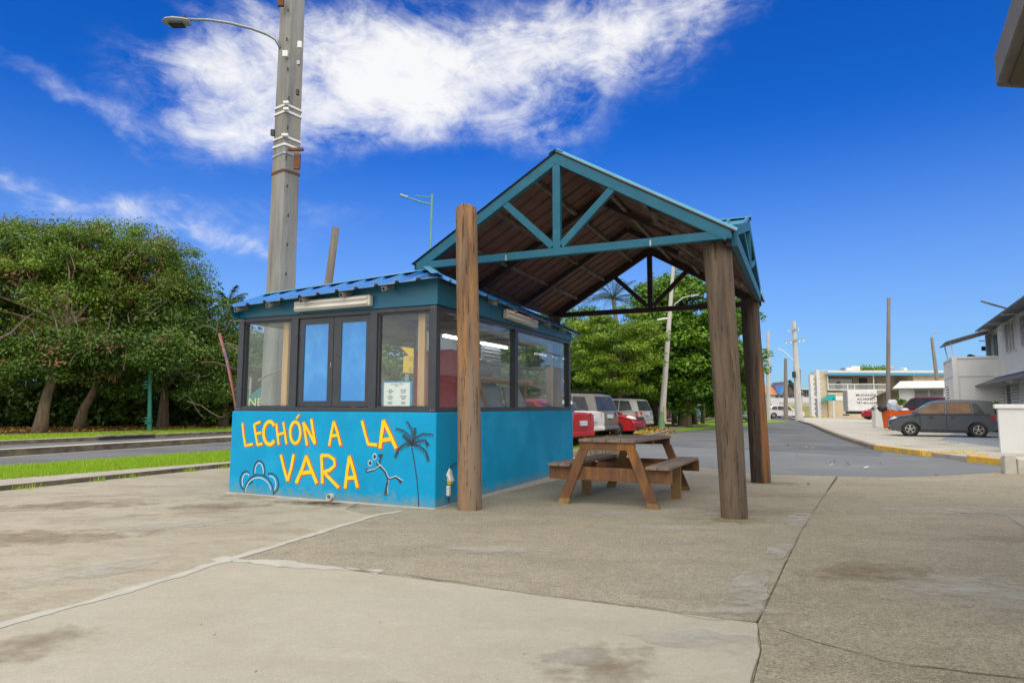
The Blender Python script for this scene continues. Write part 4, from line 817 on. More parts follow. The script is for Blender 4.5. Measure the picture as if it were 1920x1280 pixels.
def frond2(pts):
    q = [wl(*p) for p in pts]; ribbon(b, q, 7*S_, -.003)
    Q = [Vector((x, z, 0)) for x, z in q]; m = 11
    for k in range(1, m+1):
        t = k/m*(len(Q)-1); i = min(int(t), len(Q)-2); p = Q[i].lerp(Q[i+1], t-i); d = (Q[i+1]-Q[i]).normalized()
        for sgn in (1, -1):
            nn = Vector((-d.y, d.x, 0))*sgn; L_ = .075*(1-.45*k/m); e = p+(d*.75+nn*.65).normalized()*L_+Vector((0, -.022, 0)); w_ = Vector((d.y, -d.x, 0))*.0
            s2 = (e-p).normalized(); o2 = Vector((-s2.y, s2.x, 0))*.0065
            n0 = len(b.v); b.v += [Vector((p.x+o2.x, -.0033, p.y+o2.y)), Vector((p.x-o2.x, -.0033, p.y-o2.y)), Vector((e.x, -.0033, e.y))]; b.f.append((n0, n0+1, n0+2)); b.mi.append(0)
for pts in [[(1612, 435), (1625, 360), (1610, 290), (1575, 235)], [(1612, 435), (1590, 350), (1540, 310), (1485, 290)], [(1612, 435), (1650, 370), (1710, 335), (1785, 340)], [(1612, 435), (1670, 400), (1730, 390), (1790, 365)][0:3]+[(1750, 425)], [(1612, 435), (1680, 440), (1735, 490), (1755, 555)], [(1612, 435), (1550, 425), (1500, 470), (1475, 525)], [(1612, 435), (1585, 390), (1545, 350)], [(1612, 435), (1640, 350), (1640, 290)]]: frond2(pts)
b.build('painted_palm_crown', 'black_paint', ki, fixn=False)
# drain pipe, sockets
pp = K(-1.57, -.02, .03); b = MB(KM); b.lathe([(.045, -.03), (.045, .05), (.034, .05), (.034, -.03), (.045, -.03)], (-1.57, -.03, .055), 16, 'y'); b.build('drain_pipe', 'pvc', ki, smooth='auto')
bx = MB(KM)
bx.add([(.02, .30, .47), (.06, .27, .30), (.06, .36, .30), (.005, .37, .45), (.0, .26, .38)], [(0, 1, 2, 3), (0, 4, 1)]); bx.box(.002, .04, .28, .34, .30, .42); bx.build('outlet_cover', 'strap_white', ki)
MB(KM).box(.002, .045, .25, .31, .12, .25).build('outlet_cover', 'strap_white', ki, bevel=.01); MB(KM).box(.002, .05, .285, .335, .262, .30).build('outlet_box', 'sign_yellow', ki)
MB(KM).tube([(.02, .30, .3), (.035, .31, .2), (.03, .28, .10), (.04, .27, .05)], .008, 6).build('cable', 'trim', ki); MB(KM).tube([(.02, .32, .46), (.03, .38, .50), (.03, .55, .52)], .007, 6).build('cable', 'trim', ki)
# ================================================================== SHELTER
sh = thing('open_shelter', 'gabled open shelter with teal steel trusses and brown ribbed underside over the picnic table', 'shelter', K(1.31, 3.4, -.03), YAW)
XL, XR, XA, YF, YB, ZE, ZA = -.80, 3.43, 1.315, .74, 6.19, 3.14, 4.49
def truss(y, paint, back=False):
    d = .075; n = MB(KM)
    h = .10
    MB(KM).bar((XL+.02, y, ZE+.05), (XR-.0, y, ZE+.05), d, h).build('bottom_chord', paint, sh, bevel=.004)
    for X in (XL, XR):
        a = Vector((X, y, ZE+.09)); b_ = Vector((XA, y, ZA)); q = (b_-a).normalized(); dn = Vector((q.z, 0, -q.x)) if X < XA else Vector((-q.z, 0, q.x))
        o = dn*.065; dy = Vector((0, .001 if X < XA else -.001, 0)); MB(KM).bar(a+o+dy, b_+o+dy, d+.004, .13, up=(0, 0, 1)).build('rafter', paint, sh, bevel=.004)
    MB(KM).box(XA-.05, XA+.05, y-d/2+.002, y+d/2-.002, ZE+.10, ZA-.10).build('king_post', paint, sh)
    for X, s in ((.568, -1), (2.062, 1)):
        MB(KM).bar((XA+s*.06, y, ZE+.13), (X, y, 3.93), d-.012, .09, up=(0, 0, 1)).build('diagonal', paint, sh)
truss(YF, 'truss_blue'); truss(YB, 'truss_brown')
# side truss between the two right-hand posts
XS = XR-.03; YM = 2.98; ZS = 3.92; Y0, Y1 = .86, 5.12
MB(KM).bar((XS+.045, Y0, ZE+.02), (XS+.045, Y1, ZE+.0), .07, .15).build('side_chord', 'truss_blue', sh)
for Ya in (Y0, Y1): MB(KM).bar((XS+.05, Ya, ZE+.13), (XS+.05, YM, ZS-.06), .07, .12).build('side_rafter', 'truss_blue', sh)
MB(KM).box(XS+.015, XS+.085, YM-.04, YM+.04, ZE+.09, ZS-.1).build('king_post', 'truss_blue', sh)
for Ya in ((Y0+YM)/2, (Y1+YM)/2): MB(KM).bar((XS+.05, YM, ZE+.12), (XS+.05, Ya, (ZE+ZS)/2+.02), .055, .08).build('diagonal', 'truss_blue', sh)
# roofing: one ribbed sheet per strip, teal above and rust brown below
def rsheet(y0, y1, xa, za, xb0, zb0, xb1, zb1, name='roof_sheet'):
    panel((xb0, y0, zb0), (xb1, y1, zb1), (xa[1], y1, za[1]), (xa[0], y0, za[0]), name, ('roof_teal', 'sheet_brown'), .035, .012, sh, .05)
NY = 17; yy = np.linspace(YF-.06, YB+.08, NY+1); zt = ZA+.022; sl_ = (ZA-ZE-.09)/(XA-XL)
for i in range(NY):
    a, b_ = yy[i]+.002, yy[i+1]-.002; xe_ = XL-.05; z_ = zt-sl_*(XA-xe_)
    panel((xe_, b_, z_), (xe_, a, z_), (XA, a, zt), (XA, b_, zt), 'roof_sheet', ('roof_teal', 'sheet_brown'), .035, .012, sh, .05)
XV = XA+(zt-ZS-.05)/sl_                                     # where the side ridge meets the main slope
xe_ = XR+.06
def vx(y):
    k = abs(y-YM)/2.12
    return min(xe_, XV+(xe_-XV)*k)
for i in range(NY):
    a, b_ = yy[i]+.002, yy[i+1]-.002; xa, xb = vx(a), vx(b_)
    panel((xa, a, zt-sl_*(xa-XA)), (xb, b_, zt-sl_*(xb-XA)), (XA, b_, zt), (XA, a, zt), 'roof_sheet', ('roof_teal', 'sheet_brown'), .035, .012, sh, .05)
xs_ = np.linspace(XV, XR+.05, 6); zsl = (ZS+.05-(zt-sl_*(xe_-XA)))/2.12
for s in (-1, 1):
    for i in range(5):
        a, b_ = xs_[i]+.002, xs_[i+1]-.002
        ka = min(1, (a-XV)/(xe_-XV)); kb = min(1, (b_-XV)/(xe_-XV)); P = [(b_, YM+s*2.12*kb, ZS+.05-zsl*2.12*kb), (a, YM+s*2.12*ka, ZS+.05-zsl*2.12*ka), (a, YM, ZS+.05), (b_, YM, ZS+.05)]
        if s > 0: P = [P[1], P[0], P[3], P[2]]
        panel(*P, 'roof_sheet', ('roof_teal', 'sheet_brown'), .035, .012, sh, .04)
def capline(A, B, w, side, m='roof_teal', name='ridge_cap'):
    A, B = Vector(A), Vector(B); s = Vector(side)*w; dz = Vector((0, 0, -w*.45)); up = Vector((0, 0, .05))
    MB(KM).add([A-s+dz+up, B-s+dz+up, B+up, A+up, B+s+dz+up, A+s+dz+up], [(0, 1, 2, 3), (3, 2, 4, 5)]).build(name, m, sh)
capline((XA, YF-.064, zt-.035), (XA, YB+.1, zt-.035), .10, (1, 0, 0)); capline((XV, YM, ZS+.05), (XR+.07, YM, ZS+.04), .09, (0, 1, 0))
# purlins, inner rafters, valley boards
def below(x): return zt-.06-sl_*abs(x-XA)
for X in (.35, -.25, .95): MB(KM).bar((X, YF+.05, below(X)), (X, YB-.05, below(X)), .05, .05).build('purlin', 'purlin', sh)
for X in (1.75, 2.3): MB(KM).bar((X, YF+.05, below(X)), (X, YB-.05, below(X)), .05, .05).build('purlin', 'purlin', sh)
for Y in (YF+1.85, YF+3.7):
    MB(KM).bar((XL+.05, Y, below(XL+.05)-.03), (XA, Y, below(XA)-.03), .06, .09).build('inner_rafter', 'truss_brown', sh)
    MB(KM).bar((XA, Y+.003, below(XA)-.03), (min(XR, vx(Y))-.05, Y+.003, below(min(XR, vx(Y))-.05)-.03), .06, .09).build('inner_rafter', 'truss_brown', sh)
for s in (-1, 1): MB(KM).bar((XV, YM, below(XV)-.02), (xe_-.08, YM+s*2.05, below(xe_-.08)-.02), .06, .09).build('valley_board', 'purlin', sh)
for y in (1.6, 2.2, 3.7, 4.3, 4.9):
    x1 = vx(y); MB(KM).bar((XV+.0, y, below(XV)-.04), (x1, y, below(x1)-.04), .04, .06).build('common_rafter', 'purlin', sh) if x1 > XV+.2 else None
MB(KM).bar((XL, YF, ZE+.06), (XL, YB, ZE+.06), .07, .10).build('eave_beam', 'truss_brown', sh)
MB(KM).bar((XR-.05, YF+.08, ZE-.02), (XR-.05, YB-.08, ZE-.02), .05, .08).build('eave_beam', 'truss_brown', sh)
for x in (.6, 2.5): MB(KM).box(x, x+.02, YF-.045, YF-.037, ZE+.0, ZE+.07).build('bracket', 'alu', sh)
# timber posts -----------------------------------------------------------------------------------
def post(x, y, z0, z1, r0, r1, m, lean=(0, 0), seed=0, split=None):
    rn = random.Random(seed); seg = 40; rings = 44; vs = []; fs = []
    ph = [rn.uniform(0, 6.28) for _ in range(8)]
    for i in range(rings+1):
        t = i/rings; z = z0+(z1-z0)*t; r = r0+(r1-r0)*t; cx = x+lean[0]*t+.012*sin(t*3+ph[0]); cy = y+lean[1]*t+.01*sin(t*2.3+ph[1])
        for k in range(seg):
            a = 2*pi*k/seg
            rr = r*(1+.03*sin(2*a+ph[2]+t)+.015*sin(5*a+ph[3]+3*t)+.022*noise.noise(Vector((cos(a)*4, sin(a)*4, z*1.2+seed)))-.03*max(0, noise.noise(Vector((cos(a)*14, sin(a)*14, z*.8+seed))))*1.2)
            if i == rings: rr *= .93
            if split and abs((a-split[0]+pi) % (2*pi)-pi) < .09 and z > split[1]: rr *= .88
            vs.append((cx+rr*cos(a), cy+rr*sin(a), z+(.01*sin(3*a) if i in (0, rings) else 0)))
    for i in range(rings):
        for k in range(seg): fs.append((i*seg+k, i*seg+(k+1) % seg, (i+1)*seg+(k+1) % seg, (i+1)*seg+k))
    fs.append(tuple(rings*seg+k for k in range(seg)))
    return MB(ID).add(vs, fs).build('timber_post', m, None, smooth='auto')
p = G(879, 957); solo(post(p.x, p.y+.12, -.05, 3.745, .150, .137, 'post_orange', (-.055, 0), 1), 'weathered orange-brown round timber post in front of the kiosk corner, taller than the truss', 'post')
p = G(1387, 972); solo(post(p.x+.0, p.y+.13, -.05, 3.165, .146, .158, 'post_grey', (-.085, .10), 2, (4.4, 2.95)), 'thick grey-brown round timber post carrying the front right corner of the shelter', 'post')
p = G(1433, 904); solo(post(p.x, p.y+.15, -.15, 3.12, .158, .150, 'post_dark', (-.06, .02), 3), 'dark charred round timber post at the far right corner of the shelter', 'post')
p = K(XL+.08, YB-.15); solo(post(p.x, p.y, -.2, 3.13, .15, .14, 'post_dark', (0, 0), 4), 'dark timber post at the back left corner of the shelter behind the kiosk', 'post')
# ================================================================== PICNIC TABLE
TB = K(1.82, 2.25, -.028); tb = thing('picnic_table', 'brown wooden picnic table with two attached benches under the shelter', 'picnic table', TB, YAW)
TM_ = KM @ Matrix.Translation((1.82, 2.25, -.028)) @ Matrix.Rotation(-.017, 4, 'X')
def tbar(name, a, b_, w, h, m='table_wood', up=(0, 0, 1), **k): return MB(TM_).bar(a, b_, w, h, up=up).build(name, m, tb, bevel=.004, **k)
for i in range(4): w = .74/4; x = -.37+w*(i+.5); tbar('top_board', (x, -1.17, .812), (x, 1.17, .812), w-.008, .038, 'table_top')
for sx in (-1, 1):
    for j in range(2): x = sx*(.635+.075*(2*j-1)); tbar('seat_board', (x, -1.17, .494), (x, 1.17, .494), .142, .038, 'table_top')
for y, s in ((-1.12, -1), (1.12, 1)):
    for sx in (-1, 1):
        v = MB(TM_); q = [(sx*.245, .70), (sx*.375, .70), (sx*.655, .02), (sx*.515, .02)]
        v.prism(q, y-.02, y+.02); v.build('leg', 'table_wood', tb, bevel=.004)
        v = MB(TM_); v.prism([(sx*.515, .0), (sx*.655, .0), (sx*.655-sx*.028, .07), (sx*.515-sx*.028, .075)], y-.021, y+.021); v.build('worn_foot', 'table_raw', tb)
    tbar('apron', (-.36, y, .745), (.36, y, .745), .044, .095); tbar('cross_beam', (-.79, y+s*-.043, .392), (.80, y-s*.043, .392), .042, .164)
tbar('top_cleat', (-.35, 0, .765), (.35, 0, .765), .05, .05)
for sx in (-1, 1):
    tbar('bench_leg', (sx*.64, .02, .0), (sx*.64, .02, .475), .14, .045, 'table_raw', up=(0, 1, 0))
tbar('rail', (-.64, .065, .42), (.64, .065, .42), .04, .09)
bl = MB(TM_)
# ================================================================== POLES
def frame_at(P, rz=0): return Matrix.Translation(Vector(P)) @ Matrix.Rotation(rz, 4, 'Z')
bx_, by_ = -4.545, 12.5
ut = thing('utility_pole', 'tall chamfered concrete utility pole with strapped fittings rising behind the kiosk', 'utility pole', (bx_, by_, 0))
def octa(b, p, r, z): pass
m = MB(); vs = []; fs = []; rings = 26; Hh = 13.2; lean = (.004, -.0)
rn = random.Random(3)
for i in range(rings+1):
    t = i/rings; z = -.2+(Hh+.2)*t; h = .222-.060*t; c = h*.16; cx = bx_-.02+lean[0]*z; cy = by_
    q = [(-h, -h+c), (-h+c, -h), (h-c, -h), (h, -h+c), (h, h-c), (h-c, h), (-h+c, h), (-h, h-c)]; a = R(56)
    for x, y in q:
        j = 1+rn.uniform(-.006, .006); vs.append((cx+(x*cos(a)-y*sin(a))*j, cy+(x*sin(a)+y*cos(a))*j, z))
for i in range(rings):
    for k in range(8): fs.append((i*8+k, i*8+(k+1) % 8, (i+1)*8+(k+1) % 8, (i+1)*8+k))
fs.append(tuple(rings*8+k for k in range(8)))
m.add(vs, fs).build('shaft', 'pole_concrete', ut)
def collar(z, mt, w=.05, g=.012, tilt=0):
    b = MB(); h = .222-.060*(z/Hh)+g; c = h*.16; a = R(56); q = [(-h, -h+c), (-h+c, -h), (h-c, -h), (h, -h+c), (h, h-c), (h-c, h), (-h+c, h), (-h, h-c)]; cx = bx_-.02+lean[0]*z
    P = [(cx+x*cos(a)-y*sin(a), by_+x*sin(a)+y*cos(a)) for x, y in q]
    vs = [(x, y, z-w/2+tilt*(x-cx)) for x, y in P]+[(x, y, z+w/2+tilt*(x-cx)) for x, y in P]
    b.add(vs, [(k, (k+1) % 8, 8+(k+1) % 8, 8+k) for k in range(8)]).build('strap', mt, ut)
def zpx(y): return at(540, y, by_-.25).z
for y, mt, tl in ((198, 'strap_white', 0), (210, 'strap_white', .0), (258, 'strap_white', 0), (272, 'strap_white', 0), (321, 'rust', .05), (288, 'galv', .1)): collar(zpx(y), mt, .045, .014, tl)
def chip(px, py, w, h, mt, n='plate'):
    P = at(px, py, by_-.285); MB().box(P.x-w/2, P.x+w/2, P.y-.03, P.y+.03, P.z-h/2, P.z+h/2).build(n, mt, ut)
for c in [(533, 103, .10, .12, 'strap_white'), (560, 86, .08, .13, 'strap_white'), (558, 120, .06, .08, 'galv'), (510, 251, .07, .12, 'trim'), (556, 175, .05, .11, 'trim'), (553, 282, .30, .05, 'rust'), (556, 305, .12, .30, 'rust'), (524, 6, .12, .18, 'rust'), (535, 194, .10, .05, 'strap_white'), (535, 206, .10, .05, 'strap_white'), (533, 255, .12, .05, 'strap_white')]: chip(*c)
hook = MB()
for y in range(0, 500, 55): P = at(537+2*sin(y), y+20, by_-.29); hook.box(P.x-.012, P.x+.012, P.y, P.y+.03, P.z-.03, P.z+.03)
hook.build('bolts', 'trim', ut, kind='stuff')
P = at(541, 545, by_-.28); P2 = at(548, 60, by_-.28); 
MB().tube([at(541+.0*k, 560-k*56, by_-.285+.0*k) for k in range(11)], .012, 5).build('cable', 'strap_white', ut) if False else None
a = at(521, 84, by_-.1); pts = [at(x, y, by_-.1) for x, y in ((524, 92), (515, 76), (500, 67), (470, 56), (430, 46), (390, 40), (350, 39))]
MB().tube(pts, [.035, .035, .033, .031, .029, .028, .027], 8).build('lamp_arm', 'galv', ut, smooth=True)
h = pts[-1]; lm = MB(); prof = [(0.0, .10), (.12, .14), (.30, .165), (.46, .14), (.55, .07)]
vs = []; 
for x, w in prof:
    for k in range(10): t = 2*pi*k/10; vs.append((h.x-x+.05, h.y+w*cos(t), h.z-.06+.07*sin(t)*(1 if sin(t) > 0 else .9)*(w/.165)+.0*x))
lm.add(vs, [(i*10+k, i*10+(k+1) % 10, (i+1)*10+(k+1) % 10, (i+1)*10+k) for i in range(4) for k in range(10)]+[tuple(range(10)), tuple(range(40, 50))])
lamp = lm.build('lamp_head', 'galv', ut, smooth='auto'); MB().box(h.x-.36, h.x-.08, h.y-.10, h.y+.10, h.z-.135, h.z-.12).build('lens', 'trim', lamp)
MB().lathe([(0, .0), (.04, .0), (.045, .06), (0, .07)], (h.x-.08, h.y, h.z+.015), 8).build('photocell', 'rust', lamp)
rp = MB(); rp.tube([at(484, 716, 12.2), at(500, 706, 12.12), at(520, 697, 12.1), at(548, 690, 12.2)], .018, 6); rp.build('rope', 'kerb', ut)
# smaller poles
def pole(name, label, cat, pts, rad, m, seg=12, parts=None, grp=None):
    t = thing(name, label, cat, (pts[0][0], pts[0][1], pts[0][2]), 0, grp); MB().tube(pts, rad, seg).build('shaft', m, t, smooth='auto'); return t
def vpole(px, py0, d, px1, py1, r0, r1, *a, base=None, **k):
    top = at(px1, py1, d); bz = zg(at(px, py0, d).x, d)-.1 if base is None else base; b = at(px, py0, d); s = (top-b)/(top.z-b.z) if abs(top.z-b.z) > .1 else Vector((0, 0, 1)); b = top+s*(bz-top.z)
    return b, top
b, t = vpole(612, 560, 17, 629, 428, .16, .13); b = t+(b-t)*.99
wp = pole('wooden_pole', 'short leaning grey timber pole rising behind the kiosk roof', 'pole', [tuple(b.lerp(t, k/8)) for k in range(9)], [.125-.025*k/8 for k in range(9)], 'pole_wood')
b, t = vpole(806, 480, 36, 809, 364, 0, 0)
lp = pole('street_lamp', 'slim teal street lamp with straight bracket arm seen above the kiosk roof', 'street lamp', [tuple(b), tuple(t)], [.10, .07], 'teal_metal')
MB().tube([at(807, 384, 36), at(792, 381, 36), at(768, 373, 36), at(752, 366, 36)], .05, 6).build('arm', 'teal_metal', lp); MB().tube([at(809, 371, 36), at(778, 368, 36)], .03, 6).build('brace', 'teal_metal', lp); MB().bar(at(764, 371, 36), at(750, 366, 36), .2, .10).build('lamp_head', 'galv', lp)
P = G(281, 816); T = at(271, 560, P.y)
gl_ = pole('lamp_post', 'green fluted lamp post with collars at the edge of the grove', 'lamp post', [tuple(P), (P.x-.10, P.y, 2.0), (P.x-.22, P.y, 4.3)], [.10, .075, .05], 'green_metal')
for y, w in ((811, .15), (796, .14), (792, .17), (786, .13), (729, .12), (724, .16), (718, .12), (682, .10), (676, .13)):
    q = at(280-(816-y)*.055, y, P.y-.01); MB().lathe([(0, -.03), (w, -.03), (w, .03), (0, .03)], tuple(q), 12).build('collar', 'green_metal', gl_)
a = at(443, 772, 10.2); c = at(411, 628, 10.9); 
solo(MB().tube([a+Vector((.11, -.06, -1.25)), a, a.lerp(c, .33)+Vector((.03, 0, 0)), a.lerp(c, .66)+Vector((.03, 0, 0)), c], [.022, .024, .026, .026, .024], 8).build('leaning_pole', 'purple_rust', None, smooth=True), 'thin leaning pole, rusty orange below and purple above, beside the kiosk', 'pole')
P = G(1240, 806)
cp_ = thing('concrete_pole', 'pale concrete pole painted green at its foot on the grass verge', 'utility pole', P)
def seg_(y0, y1, m, n, dx=0):
    A = at(1240+(806-y0)*.071, y0, P.y); B_ = at(1240+(806-y1)*.071, y1, P.y); r = lambda y: .195-.10*(806-y)/316
    return MB().tube([tuple(A), tuple(B_)], [r(y0)+dx, r(y1)+dx], 10).build(n, m, cp_, smooth='auto')
seg_(812, 770, 'pole_green', 'painted_foot', .004); seg_(770, 728, 'pole_painted', 'painted_band', .002); seg_(772, 490, 'pole_painted', 'shaft')
A = at(1246, 790, P.y-.2); MB().box(A.x-.02, A.x+.13, A.y-.02, A.y+.02, A.z, A.z+.9).build('poster', 'pole_tan', cp_)
MB().tube([at(1256, 584, P.y), at(1266, 568, P.y), (at(1280, 557, P.y)), at(1296, 553, P.y)], .045, 6).build('lamp_arm', 'galv', cp_); MB().bar(at(1294, 554, P.y), at(1309, 551, P.y), .25, .12).build('lamp_head', 'galv', cp_)
MB().tube([at(1232, 599, P.y), at(1245, 596, P.y), at(1252, 596, P.y)], .06, 6).build('side_lamp', 'strap_white', cp_); A = at(1220, 628, P.y); MB().lathe([(0, -.22), (.2, -.1), (.2, .12), (0, .22)], tuple(A), 10).build('bell', 'trim', cp_)
P = G(1499, 786)
fp = thing('utility_pole', 'concrete utility pole with two crossarms at the bend of the street', 'utility pole', P)
T = at(1488, 600, P.y); MB().tube([tuple(P), tuple(P.lerp(T, .5)), tuple(T)], [.42, .32, .2], 8).build('shaft', 'pole_painted', fp, smooth='auto')
MB().bar(at(1478, 617, P.y-.3), at(1500, 613, P.y-.3), .12, .14).build('crossarm', 'galv', fp); MB().bar(at(1472, 638, P.y-.3), at(1510, 632, P.y-.3), .12, .14).build('crossarm', 'galv', fp)
for x, y in ((1479, 620), (1497, 617), (1474, 642), (1483, 641), (1507, 638), (1499, 639)): A = at(x, y, P.y-.3); MB().tube([A, A+Vector((0, 0, .22))], .07, 6).build('insulator', 'strap_white', fp)
MB().tube([at(1492, 678, P.y), at(1482, 668, P.y), at(1468, 655, P.y), at(1458, 651, P.y)], .05, 6).build('lamp_arm', 'strap_white', fp) ; A = at(1489, 700, P.y-.4); MB().lathe([(0, -.35), (.2, -.3), (.2, .3), (0, .35)], tuple(A), 8).build('meter', 'trim', fp)
for px, y1, d, r, nm, lb, m in ((1473, 670, 75, .28, 'utility_pole', 'slender grey pole standing left of the crossarm pole', 'pole_wood'), (1499.5, 690, 80, .2, 'utility_pole', 'short grey pole just behind the crossarm pole', 'pole_wood'), (1396, 655, 85, .3, 'utility_pole', 'pale pole glimpsed in the gap between the two right shelter posts', 'pole_painted'), (1440, 620, 60, .22, 'utility_pole', 'pale pole hugging the right side of the charred post', 'pole_painted')):
    T = at(px, y1, d); B_ = at(px+1, 785, d); solo(MB().tube([tuple(B_), tuple(T)], [r, r*.65], 8).build(nm, m, None, smooth='auto'), lb, 'utility pole')
P = at(1665, 790, 42); T = at(1666, 556, 42); P.z = 0
solo(MB().tube([tuple(P), tuple(T)], [.14, .105], 10).build('utility_pole', 'pole_wood', None, smooth='auto'), 'tall bare timber pole behind the orange bins', 'utility pole')
T = at(1747, 630, 60); B_ = at(1756, 700, 60); t = thing('street_lamp', 'wooden lamp pole with short curved neck above the beige house', 'street lamp', (B_.x, B_.y, 0)); MB().tube([(B_.x+.3, B_.y, 0), tuple(B_), tuple(T)], [.2, .17, .13], 8).build('shaft', 'pole_wood', t, smooth='auto')
MB().tube([T, T+Vector((.05, 0, .3)), T+Vector((.25, 0, .6)), T+Vector((.5, 0, .65))], .05, 6).build('neck', 'galv', t)
# road signs seen through the kiosk glazing
P = at(763, 700, 17.5); sg = thing('road_sign', 'yellow road sign on a grey post seen through the front right window', 'road sign', (P.x, P.y, 0))
MB().box(P.x-.05, P.x+.05, P.y+.03, P.y+.09, 0, 2.6).build('post', 'galv', sg); MB().box(P.x-.10, P.x+.62, P.y-.01, P.y+.02, at(0, 701, 17.5).z, at(0, 670, 17.5).z).build('plate', 'sign_yellow', sg)
q = Vector((P.x+.25, P.y, at(0, 652, 17.5).z)); MB().add([(q.x, q.y-.0, q.z-.45), (q.x+.45, q.y, q.z), (q.x, q.y, q.z+.45), (q.x-.45, q.y, q.z), (q.x, q.y+.02, q.z-.45), (q.x+.45, q.y+.02, q.z), (q.x, q.y+.02, q.z+.45), (q.x-.45, q.y+.02, q.z)], [(0, 1, 2, 3), (7, 6, 5, 4), (0, 4, 5, 1), (1, 5, 6, 2), (2, 6, 7, 3), (3, 7, 4, 0)]).build('diamond_plate', 'sign_yellow', sg)
SM = lambda x, y, z, rz=0: Matrix.Translation((x, y, z)) @ Matrix.Rotation(rz, 4, 'Z') @ Matrix.Rotation(pi/2, 4, 'X')
text('wording', "COMP\n\nCARRI", .15, 'ink', sg, SM(P.x+.27, P.y-.014, (at(0, 701, 17.5).z+at(0, 670, 17.5).z)/2), .002)
P = at(1050, 725, 15.2); sg = thing('parking_sign', 'blue parking sign with white letters seen through the far side window', 'road sign', (P.x, P.y, 0)); za, zb = at(0, 740, 15.2).z, at(0, 690, 15.2).z
MB().box(P.x-.1, P.x-.04, P.y+.02, P.y+.08, -.1, zb).build('post', 'galv', sg); MB().box(P.x-.32, P.x+.1, P.y-.01, P.y+.015, za, zb).build('plate', 'sign_blue', sg, bevel=.01); text('wording', "DE\nPASO", .17, 'paper', sg, SM(P.x-.1, P.y-.013, (za+zb)/2+.05), .002)
P = at(484, 765, 15.5); bn = thing('banner', 'teal and blue banner with yellow letters glimpsed through the left front window', 'banner', (P.x, P.y, 0))
MB().add([(P.x-.24, P.y, .35), (P.x+.9, P.y, .35), (P.x+.9, P.y, 2.3), (P.x-.24, P.y, 1.45)]+[(P.x-.24, P.y+.03, .35), (P.x+.9, P.y+.03, .35), (P.x+.9, P.y+.03, 2.3), (P.x-.24, P.y+.03, 1.45)], [(0, 1, 2, 3), (7, 6, 5, 4), (0, 4, 5, 1), (1, 5, 6, 2), (2, 6, 7, 3), (3, 7, 4, 0)]).build('cloth', 'banner_teal', bn)
MB().box(P.x-.23, P.x+.89, P.y-.012, P.y-.002, .36, 1.3).build('blue_band', 'banner_blue', bn); text('wording', "NERV", .27, 'banner_yellow', bn, SM(P.x+.10, P.y-.016, 1.30), .002)
for x in (-.24, .86): MB().box(P.x+x, P.x+x+.04, P.y+.03, P.y+.07, 0, 1.9).build('stake', 'galv', bn)
# ================================================================== TREES
def crown_pts(rs, C, Rr, nclump, per, squash=.6, cr=(.5, 1.0), hollow=.55, up=.25):
    C = np.array(C); Rr = np.array(Rr)
    d = rs.normal(size=(nclump, 3)); d /= np.linalg.norm(d, axis=1)[:, None]; rad = hollow+(1.12-hollow)*rs.uniform(0, 1, nclump)**.7
    low = rs.uniform(0, 1, nclump) < .25; rad[low] *= rs.uniform(.3, .9, low.sum())
    cc = C+d*Rr*rad[:, None]; cr_ = rs.uniform(*cr, nclump); ct = rs.normal(0, .16, nclump)
    k = rs.poisson(per, nclump).clip(3); idx = np.repeat(np.arange(nclump), k); n = len(idx)
    e = rs.normal(size=(n, 3)); e /= np.linalg.norm(e, axis=1)[:, None]; rr = rs.uniform(0, 1, n)**.45
    off = e*(rr*cr_[idx])[:, None]; off[:, 2] *= squash
    P = cc[idx]+off; nrm = e*.5+rs.normal(0, .45, (n, 3)); nrm[:, 2] += .55+up; nrm /= np.linalg.norm(nrm, axis=1)[:, None]
    tint = .42+ct[idx]+rs.normal(0, .17, n)
    return cc, P, nrm, tint
